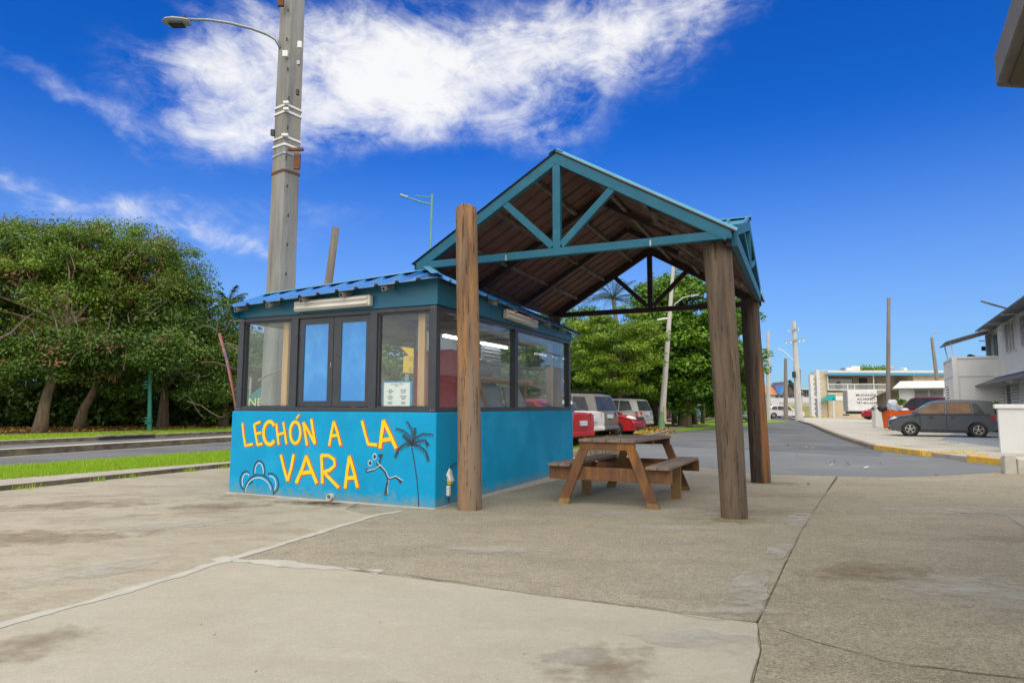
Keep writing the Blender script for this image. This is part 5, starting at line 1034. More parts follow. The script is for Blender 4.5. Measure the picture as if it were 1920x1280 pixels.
def tree(name, label, cat, base, trunk, C, Rr, m, seed, nclump=150, per=170, leaf=.11, asp=.45, cr=(.5, 1.05), squash=.55, barkm='bark', grp=None, pods=0, extra=(), tr=.22, hollow=.55, twig=True):
    rs = np.random.default_rng(seed); rn = random.Random(seed)
    t = thing(name, label, cat, base, 0, grp)
    tp = [Vector(p) for p in trunk]; r0 = tr; mb = MB(); n = len(tp)
    mb.tube([tuple(p+Vector((0, 0, -.1 if i == 0 else 0))) for i, p in enumerate(tp)], [r0*(1.35 if i == 0 else 1-.55*i/(n-1)) for i in range(n)], 10, jit=.06); mb.build('trunk', barkm, t, smooth=True)
    ccs = []; Ps = []; Ns = []; Ts = []
    for (c_, r_, nc) in [(C, Rr, nclump)]+list(extra):
        cc, P, nr, ti = crown_pts(rs, c_, r_, nc, per, squash, cr, hollow); ccs.append(cc); Ps.append(P); Ns.append(nr); Ts.append(ti)
    cc = np.concatenate(ccs); P = np.concatenate(Ps); nr = np.concatenate(Ns); ti = np.concatenate(Ts)
    keep = P[:, 2] > .25; P = P[keep]; nr = nr[keep]; ti = ti[keep]
    leafmesh('crown', P, nr, leaf*rs.uniform(.6, 1.3, len(P)), ti, m, t, asp)
    br = MB(); top = tp[-1]
    for q in cc[rs.permutation(len(cc))[:26 if twig else 8]]:
        q = Vector(q); a = tp[-1].lerp(tp[-2], rn.uniform(0, .8)); mid = a.lerp(q, .5)+Vector((rn.uniform(-.5, .5), rn.uniform(-.5, .5), rn.uniform(-.1, .6)))
        br.tube([a, a.lerp(mid, .5)+Vector((0, 0, .1)), mid, mid.lerp(q, .6)+Vector((rn.uniform(-.2, .2), 0, .1)), q], [r0*.35, r0*.26, r0*.18, r0*.1, .015], 6, cap=False)
    br.build('limbs', barkm, t, smooth=True)
    if pods:
        sel = cc[rs.permutation(len(cc))[:pods]]+rs.normal(0, .2, (pods, 3))+np.array([0, -.55, -.3]); k = 60; e = rs.normal(size=(pods*k, 3))*np.array([.34, .34, .28]); PP = np.repeat(sel, k, 0)+e
        nn = rs.normal(size=(pods*k, 3)); nn[:, 2] *= .4; nn /= np.linalg.norm(nn, axis=1)[:, None]; pd = leafmesh('seed_pods', PP, nn, .085*rs.uniform(.6, 1.4, len(PP)), rs.uniform(0, 1, len(PP)), 'pods', t, .3); pd['kind'] = 'stuff'
    return t
def px3(x, y, d): p = at(x, y, d); return (p.x, p.y, p.z)
GG = 'trees of the roadside grove'
def gpt(x, y): p = G(x, y); return (p.x, p.y, .12)
d1, d2 = 26.5, 29.0
b1 = px3(75, 817, d1); b1 = (b1[0], d1, .1); b2 = (px3(147, 812, d2)[0], d2, .1)
tree('grove_tree', 'grove tree with thick straight pale trunk, nearest the left edge of the photo', 'tree', b1, [b1, px3(82, 775, d1), px3(90, 740, d1), px3(105, 700, d1), px3(118, 660, d1), px3(128, 610, d1)], px3(50, 545, d1+1.5), (4.1, 3.4, 2.9), 'leaf_olive', 11, 170, 300, .066, cr=(.35, 1.05), pods=44, tr=.24, extra=[(px3(10, 470, d1+2), (2.4, 2.2, 1.3), 45), (px3(150, 470, d1+2), (2.2, 2, 1.2), 42)])
tree('grove_tree', 'grove tree with bent double-curved trunk right of the straight-trunked one', 'tree', b2, [b2, px3(158, 770, d2), px3(176, 740, d2), px3(184, 715, d2), px3(190, 680, d2), px3(196, 630, d2)], px3(215, 540, d2+1), (3.6, 3.2, 2.8), 'leaf_olive', 12, 165, 300, .066, cr=(.35, 1.05), pods=44, tr=.21, extra=[(px3(235, 465, d2+1), (2.2, 2, 1.1), 40), (px3(300, 530, d2+1), (2.2, 2, 1.6), 40)])
c3 = px3(330, 640, 31); b3 = (c3[0]-.4, 31, .1)
tree('grove_tree', 'low spreading grove tree with arching bare vines behind the green lamp post', 'tree', b3, [b3, (b3[0], 31, 2), (b3[0]+.3, 31, 3.4)], c3, (3.4, 3.0, 2.4), 'leaf_dark', 13, 140, 260, .075, pods=34, extra=[(px3(330, 580, 31.5), (1.7, 1.8, 1.1), 30), (px3(280, 655, 26.2), (1.6, .8, .7), 26), (px3(200, 690, 27), (1.6, .7, .6), 22), (px3(35, 680, 25.2), (1.6, .7, .9), 24), (px3(150, 650, 25.5), (1.5, .6, .6), 22), (px3(255, 700, 28.5), (1.5, .6, .9), 22), (px3(390, 700, 29), (1.8, .8, 1.2), 26)])
c4 = px3(424, 694, 33); b4 = (c4[0], 33, .1)
tree('grove_tree', 'bright green grove tree at the right end, beside the kiosk wall', 'tree', b4, [b4, (b4[0], 33, 1.8), (b4[0]+.3, 33, 3)], c4, (2.6, 2.6, 2.1), 'leaf_mid', 14, 120, 250, .08, pods=8, extra=[(px3(520, 690, 35), (3, 2, 2), 60)])
c5 = px3(-110, 560, 27); b5 = (c5[0], 27, .1)
tree('grove_tree', 'grove tree cut off by the left edge with twigs reaching in', 'tree', b5, [b5, (b5[0], 27, 3), (b5[0]+.3, 27, 4.5)], c5, (4.0, 3.4, 3.4), 'leaf_dark', 15, 120, 200, .08, pods=36)
c6 = px3(150, 610, 34)
tree('grove_tree', 'dark bushy tree filling the grove behind the two bare trunks', 'tree', (c6[0], 34, .1), [(c6[0], 34, .1), (c6[0], 34, 2.5), (c6[0]+.3, 34, 4)], c6, (6.6, 3.0, 4.0), 'leaf_dark', 16, 210, 240, .12, cr=(.7, 1.4), pods=6)
c7 = px3(690, 690, 40)
tree('grove_tree', 'green tree seen through the kiosk windows beyond the road', 'tree', (c7[0], 40, .1), [(c7[0], 40, .1), (c7[0], 40, 2.5), (c7[0]+.3, 40, 4)], c7, (5.0, 3.0, 3.2), 'leaf_mid', 26, 120, 150, .17, cr=(.7, 1.4))
c7 = px3(900, 700, 44)
tree('grove_tree', 'green tree hidden largely by the kiosk, left of the car park', 'tree', (c7[0], 44, .1), [(c7[0], 44, .1), (c7[0], 44, 2.5), (c7[0]+.3, 44, 4)], c7, (5.0, 3.0, 3.0), 'leaf_mid', 27, 110, 140, .18, cr=(.7, 1.4))
# undergrowth and the wood behind (one mass)
rs = np.random.default_rng(9); Ps = []; Ns = []; Ts = []
for i in range(92):
    x = -34+(i % 46)*.72; y = 31.2+(1.6 if i > 45 else 0)+abs(sin(i*1.7))*1.6+max(0, (x+20)*.30); cc, P, nr, ti = crown_pts(rs, (x, y, (.9 if i < 46 else .45)+rs.uniform(0, .4)), (1.0, .8, 1.0+rs.uniform(0, .9)), 8, 110, .8, (.35, .7), .2); Ps.append(P); Ns.append(nr); Ts.append(ti)
P = np.concatenate(Ps); P[:, 2] = np.abs(P[:, 2])+.1; o = leafmesh('undergrowth', P, np.concatenate(Ns), .13*rs.uniform(.6, 1.3, len(P)), np.concatenate(Ts), 'leaf_dark'); o['kind'] = 'stuff'
def mass(name, rows, m, seed, leaf=.35, per=90, cr=(1.2, 2.4)):
    rs = np.random.default_rng(seed); Ps = []; Ns = []; Ts = []
    for (x, y, z, rx, ry, rz_2, nc) in rows: cc, P, nr, ti = crown_pts(rs, (x, y, z), (rx, ry, rz_2), nc, per, .7, cr, .3); Ps.append(P); Ns.append(nr); Ts.append(ti)
    P = np.concatenate(Ps); k = P[:, 2] > -.3; P = P[k]; o = leafmesh(name, P, np.concatenate(Ns)[k], leaf*rs.uniform(.6, 1.3, len(P)), np.concatenate(Ts)[k], m); o['kind'] = 'stuff'; return o
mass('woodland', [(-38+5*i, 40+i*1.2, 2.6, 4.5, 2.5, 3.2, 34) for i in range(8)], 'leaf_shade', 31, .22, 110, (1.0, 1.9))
mass('woodland', [(-10+7*i, 72+i*2, 3.2, 6, 3, 3.2, 30) for i in range(6)], 'leaf_mid', 32, .4, 90)
mass('distant_trees', [(38, 150, 5, 8, 4, 4, 24), (52, 170, 5, 8, 4, 3, 24), (120, 150, 6, 10, 4, 4, 24), (-5, 120, 5, 20, 5, 6, 40)], 'leaf_mid', 33, .7, 80, (2, 3.5))
# bare arching vines and dead twigs
vn = MB(); rn = random.Random(8)
for i in range(26):
    x, y, d = rn.uniform(300, 445), rn.uniform(600, 760), rn.uniform(27.6, 29); p = at(x, y, d); q = p+Vector((rn.uniform(-1, 2.2), 0, rn.uniform(-.9, .4))); mid = p.lerp(q, .5)+Vector((rn.uniform(-.3, .3), 0, rn.uniform(-.2, .6)))
    vn.tube([p, p.lerp(mid, .6)+Vector((0, 0, .1)), mid, q.lerp(mid, .4)-Vector((0, 0, .1)), q], [.022, .02, .018, .014, .008], 4, cap=False)
for i in range(26):
    x, y = rn.uniform(10, 330), rn.uniform(470, 700); d = rn.uniform(22.7, 24.5)+x*.008; p = at(x, y, d); q = p+Vector((rn.uniform(-.5, 1.1), 0, rn.uniform(.1, 1.0)))
    vn.tube([p, p.lerp(q, .5)+Vector((rn.uniform(-.15, .15), 0, .06)), q], [.02, .014, .006], 4, cap=False)
p = [at(x, y, 24) for x, y in ((-20, 648), (20, 628), (40, 608), (62, 590))]; vn.tube(p, [.05, .04, .03, .012], 5)
vn.build('bare_vines', 'bark_grey', None, kind='stuff')
# palms
def palm(label, base, crown_c, L_, n, seed, tr=.16, grp=None):
    t = thing('palm_tree', label, 'palm tree', base); rn = random.Random(seed); b = Vector(base); c = Vector(crown_c)
    MB().tube([b, b.lerp(c, .4)+Vector((.15, 0, 0)), b.lerp(c, .75)+Vector((.12, 0, 0)), c], [tr*1.3, tr, tr*.9, tr*.8], 9).build('trunk', 'bark_grey', t, smooth=True)
    for i in range(n):
        a = 2*pi*i/n+rn.uniform(-.2, .2); el_ = rn.uniform(-.1, 1.25); ll = L_*rn.uniform(.8, 1.1); m = MB(); pts = []
        for k in range(9):
            s = k/8; r = ll*s; pts.append(c+Vector((cos(a)*cos(el_)*r, sin(a)*cos(el_)*r, sin(el_)*r-.55*ll*s*s*(1.1-.35*el_))))
        m.tube(pts, [.035*(1-.8*k/8) for k in range(9)], 4, cap=False); v = []
        for k in range(26):
            s = (k+1.5)/28*8; j = min(int(s), 7); p = pts[j].lerp(pts[j+1], s-j); d = (pts[j+1]-pts[j]).normalized(); sd = d.cross(Vector((0, 0, 1))).normalized(); w = ll*.19*sin(pi*(.12+.85*k/27))+.04
            for sg_ in (-1, 1):
                e = p+sd*sg_*w*.85+d*w*.55-Vector((0, 0, w*rn.uniform(.25, .75))); n0 = len(m.v); m.v += [p-d*.02, p+d*.03, e]; m.f.append((n0, n0+1, n0+2)); m.mi.append(0)
        m.build('frond', 'palm_leaf', t, fixn=False)
    return t
cc_ = px3(427, 572, 36); palm('small palm silhouetted above the grove left of the kiosk', (cc_[0]+.2, 36, 0), cc_, 1.7, 17, 5, .09)
cc_ = px3(1150, 560, 52); palm('tall coconut palm behind the trees, framed by the back truss', (cc_[0]+.5, 52, -.2), cc_, 3.9, 20, 6, .2)
# trees on the right verge
RG = 'trees along the street verge'
c = px3(1290, 640, 42); b = (px3(1285, 790, 42)[0], 42, -.05)
tree('verge_tree', 'large round-crowned bright green tree at the street corner behind the shelter', 'tree', b, [b, px3(1288, 765, 42), px3(1296, 730, 42), px3(1300, 700, 42)], c, (4.3, 3.4, 3.9), 'leaf_mid', 21, 210, 260, .125, .62, cr=(.55, 1.15), barkm='bark', tr=.36, extra=[(px3(1255, 560, 42), (2.2, 2, 1.4), 40), (px3(1335, 700, 42), (1.9, 2.2, 2.2), 44)])
c = px3(1150, 660, 36); b = (px3(1165, 800, 36)[0], 36, 0)
tree('verge_tree', 'yellow-green feathery tree in front, above the parked cars', 'tree', b, [b, (b[0], 36, 1.6), (b[0]-.2, 36, 2.8)], c, (2.6, 2.4, 2.4), 'leaf_bright', 22, 130, 260, .11, .28, cr=(.4, .85), squash=.4, tr=.15)
c = px3(1090, 660, 44); b = (c[0], 44, 0)
tree('verge_tree', 'mid green tree over the car park, just right of the kiosk roof corner', 'tree', b, [b, (b[0], 44, 1.8), (b[0]+.2, 44, 3.2)], c, (3.6, 3, 2.9), 'leaf_mid', 23, 130, 220, .13, .5, cr=(.6, 1.2))
c = px3(1215, 690, 48); b = (px3(1222, 790, 48)[0], 48, -.1)
tree('verge_tree', 'broad tree with several pale stems between the two crown masses', 'tree', b, [b, (b[0]+.2, 48, 1.8), (b[0]+.3, 48, 3.2)], c, (4.2, 3, 3.2), 'leaf_mid', 24, 140, 220, .14, .55, cr=(.6, 1.3), barkm='bark_grey', tr=.3)
c = px3(1352, 700, 56); b = (px3(1350, 785, 56)[0], 56, -.2)
tree('verge_tree', 'tree whose foliage shows on both sides of the grey-brown post', 'tree', b, [b, (b[0], 56, 2), (b[0]+.2, 56, 3.4)], c, (2.0, 3, 3.4), 'leaf_mid', 25, 140, 200, .16, .55, cr=(.7, 1.3))
for i, (px, r) in enumerate(((1180, .10), (1195, .16), (1212, .12), (1232, .14), (1275, .12), (1268, .1), (1262, .08), (1303, .18), (1318, .13))):
    p = px3(px, 790, 45+i % 3*2); solo(MB().tube([(p[0], p[1], -.1), (p[0]+.1*(-1)**i, p[1], 1.6), (p[0]+.35*(-1)**i, p[1], 3.4)], [r*1.3, r, r*.8], 7).build('slender_stem', 'bark_grey' if i % 2 else 'bark', None, smooth=True), 'bare slender tree stem under the verge canopy, %s' % ['leftmost above the parked silver wagon', 'second from the left, thicker', 'third from the left, thin', 'left of the painted pole foot', 'right of the painted pole, thin', 'thin one beside the corner tree trunk', 'thinnest one touching the painted pole', 'thick one right of the corner tree trunk', 'rightmost, near the teal drum'][i], 'tree stem', RG)
# ================================================================== VEHICLES
def wheel_parts(t, x, y, r, w, side, spokes=5, M=ID):
    cy = y
    m = MB(M); q = [(r*.62, -w/2), (r*.93, -w/2), (r, -w*.32), (r, w*.32), (r*.93, w/2), (r*.62, w/2)]
    m.lathe(q, (x, cy, r), 22, 'y'); ty = m.build('tyre', 'tyre', t, smooth='auto')
    k = MB(M); yo = cy+side*w*.42
    k.lathe([(r*.66, yo-side*.02-cy), (r*.66, yo+side*.012-cy), (r*.56, yo+side*.012-cy), (r*.54, yo-side*.03-cy)], (x, cy, r), 22, 'y')
    for s in range(spokes):
        a = 2*pi*s/spokes+.3; k.bar((x+cos(a)*r*.08, yo+side*.005, r+sin(a)*r*.08), (x+cos(a)*r*.58, yo-side*.002, r+sin(a)*r*.58), .022, r*(.26 if spokes < 8 else .08), up=(0, 1, 0)) if False else k.add([(x+cos(a-.5)*r*.13, yo+side*.012, r+sin(a-.5)*r*.13), (x+cos(a+.5)*r*.13, yo+side*.012, r+sin(a+.5)*r*.13), (x+cos(a+(.17 if spokes < 8 else .07))*r*.6, yo+side*.004, r+sin(a+(.17 if spokes < 8 else .07))*r*.6), (x+cos(a-(.17 if spokes < 8 else .07))*r*.6, yo+side*.004, r+sin(a-(.17 if spokes < 8 else .07))*r*.6)], [(0, 1, 2, 3)])
    k.lathe([(0, side*(w*.42)+side*.02), (r*.15, side*(w*.42)+side*.015), (r*.16, side*(w*.42)-side*.02)], (x, cy, r), 10, 'y')
    k.build('rim', 'rim', ty, smooth='auto', fixn=False)
    MB(M).lathe([(0, side*(w*.2)), (r*.64, side*(w*.2))], (x, cy, r), 20, 'y').build('hub_shadow', 'trim', ty, fixn=False)
def car(name, label, cat, P, ang, paint_, L=4.2, Wc=1.72, Hc=1.5, belt=.92, hood=.88, wr=.31, fo=.80, ro=.70, top=None, ws=None, kind='hatch', spokes=5, glassm='car_glass', clear=.2, group=None, lampm='head_lamp', sidew=None, light=True):
    """x forward (0 rear .. L front). top: roof contour [(x,z)] from windshield foot to tail"""
    t = thing(name, label, cat, P, ang, group); M = Matrix.Translation(Vector(P)) @ Matrix.Rotation(ang, 4, 'Z') @ Matrix.Translation((-L/2, 0, 0))
    xr, xf = ro, L-fo; R_ = wr*1.17
    def archpts(cx): return [(cx+R_*cos(R(a)), wr*.95+R_*sin(R(a))) for a in range(-8, 189, 14)]
    low = [(0.06, clear+.12)]+[(xr-R_, clear+.02)]+archpts(xr)[::-1]+[(xr+R_, clear-.02), (xf-R_, clear-.02)]+archpts(xf)[::-1]+[(xf+R_, clear+.02), (L-.10, clear+.04), (L-.02, clear+.22), (L, hood*.62)]
    up_ = top['body']                                     # contour from nose to tail along bonnet/belt
    prof = low+up_
    yw = Wc/2
    def slc(y, inset, dz=0, crown=0): 
        cx, cz = L/2, .55
        return [(cx+(x-cx)*(1-inset/L*2), y, (z if z < .5 else z-dz)) for x, z in prof]
    S = [(-yw+.02, .07, .06), (-yw, .03, .02), (-yw+.07, .012, -.01), (-yw*.55, 0, -.035), (0, 0, -.045), (yw*.55, 0, -.035), (yw-.07, .012, -.01), (yw, .03, .02), (yw-.02, .07, .06)]
    S = [(-yw*.965, .07, .05), (-yw, .03, .012), (-yw*.93, .012, -.012), (-yw*.5, -.02, -.03), (0, -.035, -.035), (yw*.5, -.02, -.03), (yw*.93, .012, -.012), (yw, .03, .012), (yw*.965, .07, .05)]
    m = MB(M); n = len(prof); vs = []
    for s in S: vs += slc(*s)
    fs = [(j*n+i, j*n+(i+1) % n, (j+1)*n+(i+1) % n, (j+1)*n+i) for j in range(len(S)-1) for i in range(n)]
    m.add(vs, fs); m.add(vs[:n], [tuple(range(n))]); m.add(vs[-n:], [tuple(reversed(range(n)))])
    body = m.build('body', paint_, t, smooth='auto')
    MB(M).box(.3, L-.3, -yw*.85, yw*.85, clear, .75).build('underbody', 'trim', t)
    # greenhouse
    gh = top['roof']; b0, b1 = top['foot']; nr = len(gh); wb = yw*.95; wt = yw*.76
    def half(z): return wb+(wt-wb)*max(0, min(1, (z-belt)/(Hc-belt)))
    cab = MB(M); vs = []
    P2 = [(b0, belt-.03)]+gh+[(b1, belt-.03)]; np_ = len(P2)
    for s, e in ((-1, 1.0), (-1, .93), (-1, .5), (1, .5), (1, .93), (1, 1.0)):
        for x, z in P2: vs.append((x, s*half(z)*e, z+(0 if e == 1 else (.012 if e > .9 else .03) if z > Hc-.12 else 0)))
    cab.add(vs, [(j*np_+i, j*np_+i+1, (j+1)*np_+i+1, (j+1)*np_+i) for j in range(5) for i in range(np_-1)]); cab.add(vs[:np_], [tuple(range(np_))]); cab.add(vs[-np_:], [tuple(reversed(range(np_)))])
    cabin = cab.build('roof', paint_, t, smooth='auto')
    for s in (-1, 1):
        for k, w in enumerate(top['win']):
            g_ = MB(M); ww = [(x, s*(half(z)+.006), z) for x, z in w]; wi = [(x, s*(half(z)-.02), z) for x, z in w]; q = len(w)
            g_.add(ww+wi, [tuple(range(q)), tuple(reversed(range(q, 2*q)))]+[(i, i+q, (i+1) % q+q, (i+1) % q) for i in range(q)]); g_.build('side_window', glassm if not (k < 2 and sidew) else sidew, t)
            fr_ = MB(M); cxm = sum(x for x, z in w)/q; czm = sum(z for x, z in w)/q; big = [(cxm+(x-cxm)*1.06, czm+(z-czm)*1.10) for x, z in w]; fr_.add([(x, s*(half(z)+.003), z) for x, z in big]+[(x, s*(half(z)-.02), z) for x, z in big], [tuple(range(q)), tuple(reversed(range(q, 2*q)))]+[(i, i+q, (i+1) % q+q, (i+1) % q) for i in range(q)]); fr_.build('window_surround', 'trim', t)
    def pane(x0, z0, x1, z1, nm, ins=.9):
        a, b_ = Vector((x0, 0, z0)), Vector((x1, 0, z1)); d = (b_-a); nn = Vector((-d.z, 0, d.x)).normalized(); 
        if nn.z < 0: nn = -nn
        a2 = a.lerp(b_, .06)+nn*.012; b2 = a.lerp(b_, .94)+nn*.012; ya, yb = half(z0)*ins, half(z1)*ins
        MB(M).add([(a2.x, -ya, a2.z), (a2.x, ya, a2.z), (b2.x, yb, b2.z), (b2.x, -yb, b2.z)], [(0, 1, 2, 3)]).build(nm, glassm, t)
    pane(P2[0][0], P2[0][1]+.03, gh[0][0], gh[0][1], 'windshield'); pane(P2[-1][0], P2[-1][1]+.03, gh[-1][0], gh[-1][1], 'rear_window')
    for x in (xr, xf):
        for s in (-1, 1):
            wheel_parts(t, x, s*(yw-.12), wr, .2, s, spokes, M); 
            MB(M).lathe([(R_*.98, -.0), (0, -.0)], (x, s*(yw-.30), wr*.95), 16, 'y').build('wheel_well', 'trim', t, fixn=False)
    hz = hood-.14; tz = top.get('tailz', belt-.1)
    for s in (-1, 1):
        MB(M).add([(L-.02, s*yw*.60, hz-.05), (L-.10, s*yw*.93, hz-.03), (L-.34, s*(yw+.004), hz+.06), (L-.22, s*yw*.93, hz+.13), (L-.08, s*yw*.62, hz+.07), (L+.012, s*yw*.60, hz-.05), (L-.07, s*(yw*.93+.02), hz-.03)], [(5, 6, 2, 3, 4)]).build('headlight', lampm, t, fixn=False)
        b = MB(M); b.add([(-.012, s*yw*.62, tz-.1), (-.012, s*yw*.62, tz+.08), (.10, s*(yw*.985), tz+.12), (.09, s*(yw*.985), tz-.12), (.26, s*(yw+.006), tz+.12), (.22, s*(yw+.006), tz-.06)], [(0, 1, 2, 3), (3, 2, 4, 5)]); b.build('tail_light', 'tail_lamp', t, fixn=False)
        b = MB(M); mx_ = b0-.18 if kind != 'x' else b0; b.box(mx_-.06, mx_+.08, s*yw*.97, s*(yw+.16), belt-.02, belt+.10); b.build('mirror', paint_, t, bevel=.02)
        for hx in top.get('handles', (L*.40, L*.60)): MB(M).box(hx-.09, hx+.06, s*(yw-.002), s*(yw+.022), belt-.15, belt-.115).build('door_handle', 'trim', t)
        for hx in top.get('seams', (L*.44,)): MB(M).box(hx-.005, hx+.005, s*(yw-.01), s*(yw+.0035), clear+.1, belt-.05).build('door_seam', 'trim', t)
        MB(M).box(xr+R_+.05, xf-R_-.05, s*(yw-.02), s*(yw+.008), clear+.0, clear+.09).build('sill', 'trim', t)
    MB(M).box(L-.06, L-.005, -yw*.5, yw*.5, hz-.09, hz+.05).build('grille', 'trim', t); MB(M).box(L-.03, L+.015, -yw*.45, yw*.45, clear+.06, clear+.17).build('bumper_vent', 'trim', t)
    MB(M).box(-.085, -.02, -.2, .2, top.get('platez', .62), top.get('platez', .62)+.15).build('number_plate', 'plate', t)
    MB(M).box(-.05, .10, -yw*.9, yw*.9, clear+.08, clear+.24).build('rear_bumper', top.get('bump', paint_), t, bevel=.03)
    return t
hatch = lambda L, H, b: dict(body=[(L-.03, .62), (L-.12, .74), (L-.45, .86), (L-.95, .93), (2.9*L/3.93, b), (.3, b+.02), (.07, b-.05), (.0, .62), (.02, .4)], roof=[(L*.60, H-.10), (L*.52, H-.015), (L*.36, H), (L*.15, H-.015), (.17, H-.07)], foot=(L*.775, .06),
             win=[[(L*.705, b+.02), (L*.47, b+.03), (L*.465, H-.11), (L*.57, H-.135)], [(L*.445, b+.03), (L*.225, b+.045), (L*.235, H-.12), (L*.44, H-.11)], [(L*.205, b+.05), (L*.115, b+.07), (L*.17, H-.14), (L*.215, H-.125)]], tailz=b-.12, seams=(L*.455, L*.70))
P = G(1770, 812); zc_ = zg(P.x, P.y)+.1
# the driveway car: solve its place from the two near wheels
A = G(1706, 812); B_ = G(1830, 812)
def onz(x, y, z): r = Vector(ray(x, y)); return r*((z-CAM_H)/r.z)+Vector((0, 0, CAM_H))
A = onz(1706.5, 813.5, .0); B_ = onz(1834, 813.0, .0); dv = (A-B_); ang = math.atan2(dv.y, dv.x); wb_ = dv.length; L_ = wb_/2.46*3.93
print('wheelbase', wb_, A, B_)
c0 = (A+B_)/2; nrm_ = Vector((-dv.normalized().y, dv.normalized().x, 0)); 
if nrm_.y < 0: nrm_ = -nrm_
cen = Vector(((1760-960)/1206.4*28.0, 28.0, 0))+Vector((.486, .874, 0))*.80; ang = math.atan2(.486, -.874)
car('parked_car', 'charcoal grey hatchback parked on the driveway beside the white house', 'car', (cen.x, cen.y, -.07), ang, 'car_grey', L=3.93, Wc=1.72, Hc=1.56, belt=.97, wr=.315, fo=.79, ro=.68, top=hatch(3.93, 1.56, .97), sidew='glass_warm_reflection')
suv = lambda L, H, b: dict(body=[(L-.03, .66), (L-.10, .84), (L-.5, .97), (L-1.15, b), (.3, b+.02), (.05, b-.06), (.0, .62), (.03, .4)], roof=[(L*.60, H-.10), (L*.52, H-.02), (L*.36, H), (L*.12, H-.03), (.30, H-.08)], foot=(L*.74, .06),
             win=[[(L*.68, b+.03), (L*.50, b+.04), (L*.50, H-.12), (L*.585, H-.14)], [(L*.48, b+.04), (L*.28, b+.05), (L*.28, H-.12), (L*.48, H-.12)], [(L*.26, b+.05), (L*.10, b+.09), (L*.15, H-.15), (L*.26, H-.12)]], tailz=b-.12, seams=(L*.48, L*.66))
sed = lambda L, H, b: dict(body=[(L-.03, .58), (L-.10, .70), (L-.5, .82), (L-1.15, b-.02), (1.0, b+.02), (.25, b+.02), (.02, b-.04), (.0, .62), (.03, .4)], roof=[(L*.58, H-.08), (L*.50, H-.01), (L*.38, H), (L*.30, H-.04)], foot=(L*.74, L*.13),
             win=[[(L*.66, b+.03), (L*.47, b+.04), (L*.47, H-.10), (L*.56, H-.11)], [(L*.45, b+.04), (L*.22, b+.05), (L*.31, H-.11), (L*.45, H-.09)]], tailz=b-.10, seams=(L*.46, L*.66))
def rearpark(px, py, off, ang_, **k):                       # rear corner nearest the camera stands at this pixel
    P = onz(px, py, k.pop('z')); d = Vector((cos(ang_), sin(ang_), 0)); L = k['L']; lft = Vector((-sin(ang_), cos(ang_), 0)); c = P+d*L/2-lft*(-off)
    return (c.x, c.y, P.z), ang_
def place(px, py, ang_, L, Wc, z, front=False, side=1):    # nearest corner
    P = onz(px, py, z); d = Vector((cos(ang_), sin(ang_), 0)); lf = Vector((-sin(ang_), cos(ang_), 0)); c = P+d*(L/2)*(-1 if front else 1)+lf*(side*Wc/2); return (c.x, c.y, z)
a_ = R(143)
car('parked_car', 'bright red saloon whose tail shows past the kiosk corner', 'car', place(1117, 832, R(146), 4.5, 1.78, .0, side=1), R(146), 'car_red', L=4.5, Wc=1.78, Hc=1.44, belt=.98, top=sed(4.5, 1.44, .98))
car('parked_car', 'white saloon parked between the red tail and the taupe minivan', 'car', place(1136, 819, a_, 4.6, 1.78, .0, side=1), a_, 'car_white', L=4.6, Wc=1.78, Hc=1.44, belt=.98, top=sed(4.6, 1.44, .98))
car('parked_car', 'taupe minivan with dark rear window and two-tone bumper', 'minivan', place(1163, 816, a_, 4.8, 1.85, -.02, side=1), a_, 'car_taupe', L=4.8, Wc=1.85, Hc=1.74, belt=1.02, top=dict(suv(4.8, 1.74, 1.02), bump='car_bluegrey', platez=.75), kind='van')
car('parked_car', 'small red car facing the street with multi-spoke wheels', 'car', place(1214, 814, R(-30), 4.1, 1.68, -.03, front=True, side=-1), R(-30), 'car_red', L=4.1, Wc=1.68, Hc=1.38, belt=.86, top=sed(4.1, 1.38, .86), spokes=13)
car('parked_car', 'silver wagon with roof rails at the end of the parked row', 'car', place(1227, 803, a_, 4.7, 1.8, -.05, side=1), a_, 'car_silver', L=4.7, Wc=1.8, Hc=1.66, belt=.98, top=dict(suv(4.7, 1.66, .98), platez=.78))
car('parked_car', 'maroon car half hidden behind the silver wagon', 'car', place(1262, 785, a_, 4.5, 1.8, -.12, side=1), a_, 'car_maroon', L=4.5, Wc=1.8, Hc=1.5, belt=.98, top=sed(4.5, 1.5, .98))
car('parked_car', 'blue-grey car parked beyond the teal drum', 'car', place(1322, 782, R(165), 4.5, 1.8, -.22, side=1), R(165), 'car_bluegrey', L=4.5, Wc=1.8, Hc=1.6, belt=.98, top=suv(4.5, 1.6, .98))
car('parked_car', 'distant red hatchback parked past the blue-grey car', 'car', place(1334, 781, R(120), 4.2, 1.75, -.25, side=1), R(120), 'car_red', L=4.2, Wc=1.75, Hc=1.55, belt=.98, top=hatch(4.2, 1.55, .98))
car('parked_car', 'small dark car at the far end of the parked row', 'car', place(1345, 779, R(110), 4.2, 1.75, -.3, side=1), R(110), 'car_bluegrey', L=4.2, Wc=1.75, Hc=1.5, belt=.98, top=hatch(4.2, 1.5, .98))
car('parked_suv', 'white crossover parked crosswise at the end of the street', 'car', (onz(1478, 781.5, -.36)+Vector((0, 1, 0)))[:], R(-8), 'car_white', L=4.6, Wc=1.85, Hc=1.66, belt=1.02, wr=.36, top=suv(4.6, 1.66, 1.02))
car('parked_suv', 'dark car mostly hidden behind the white crossover tail', 'car', (onz(1450, 780.5, -.38)+Vector((0, 2, 0)))[:], R(160), 'car_bluegrey', L=4.4, Wc=1.8, Hc=1.5, belt=1.0, top=hatch(4.4, 1.5, 1.0))
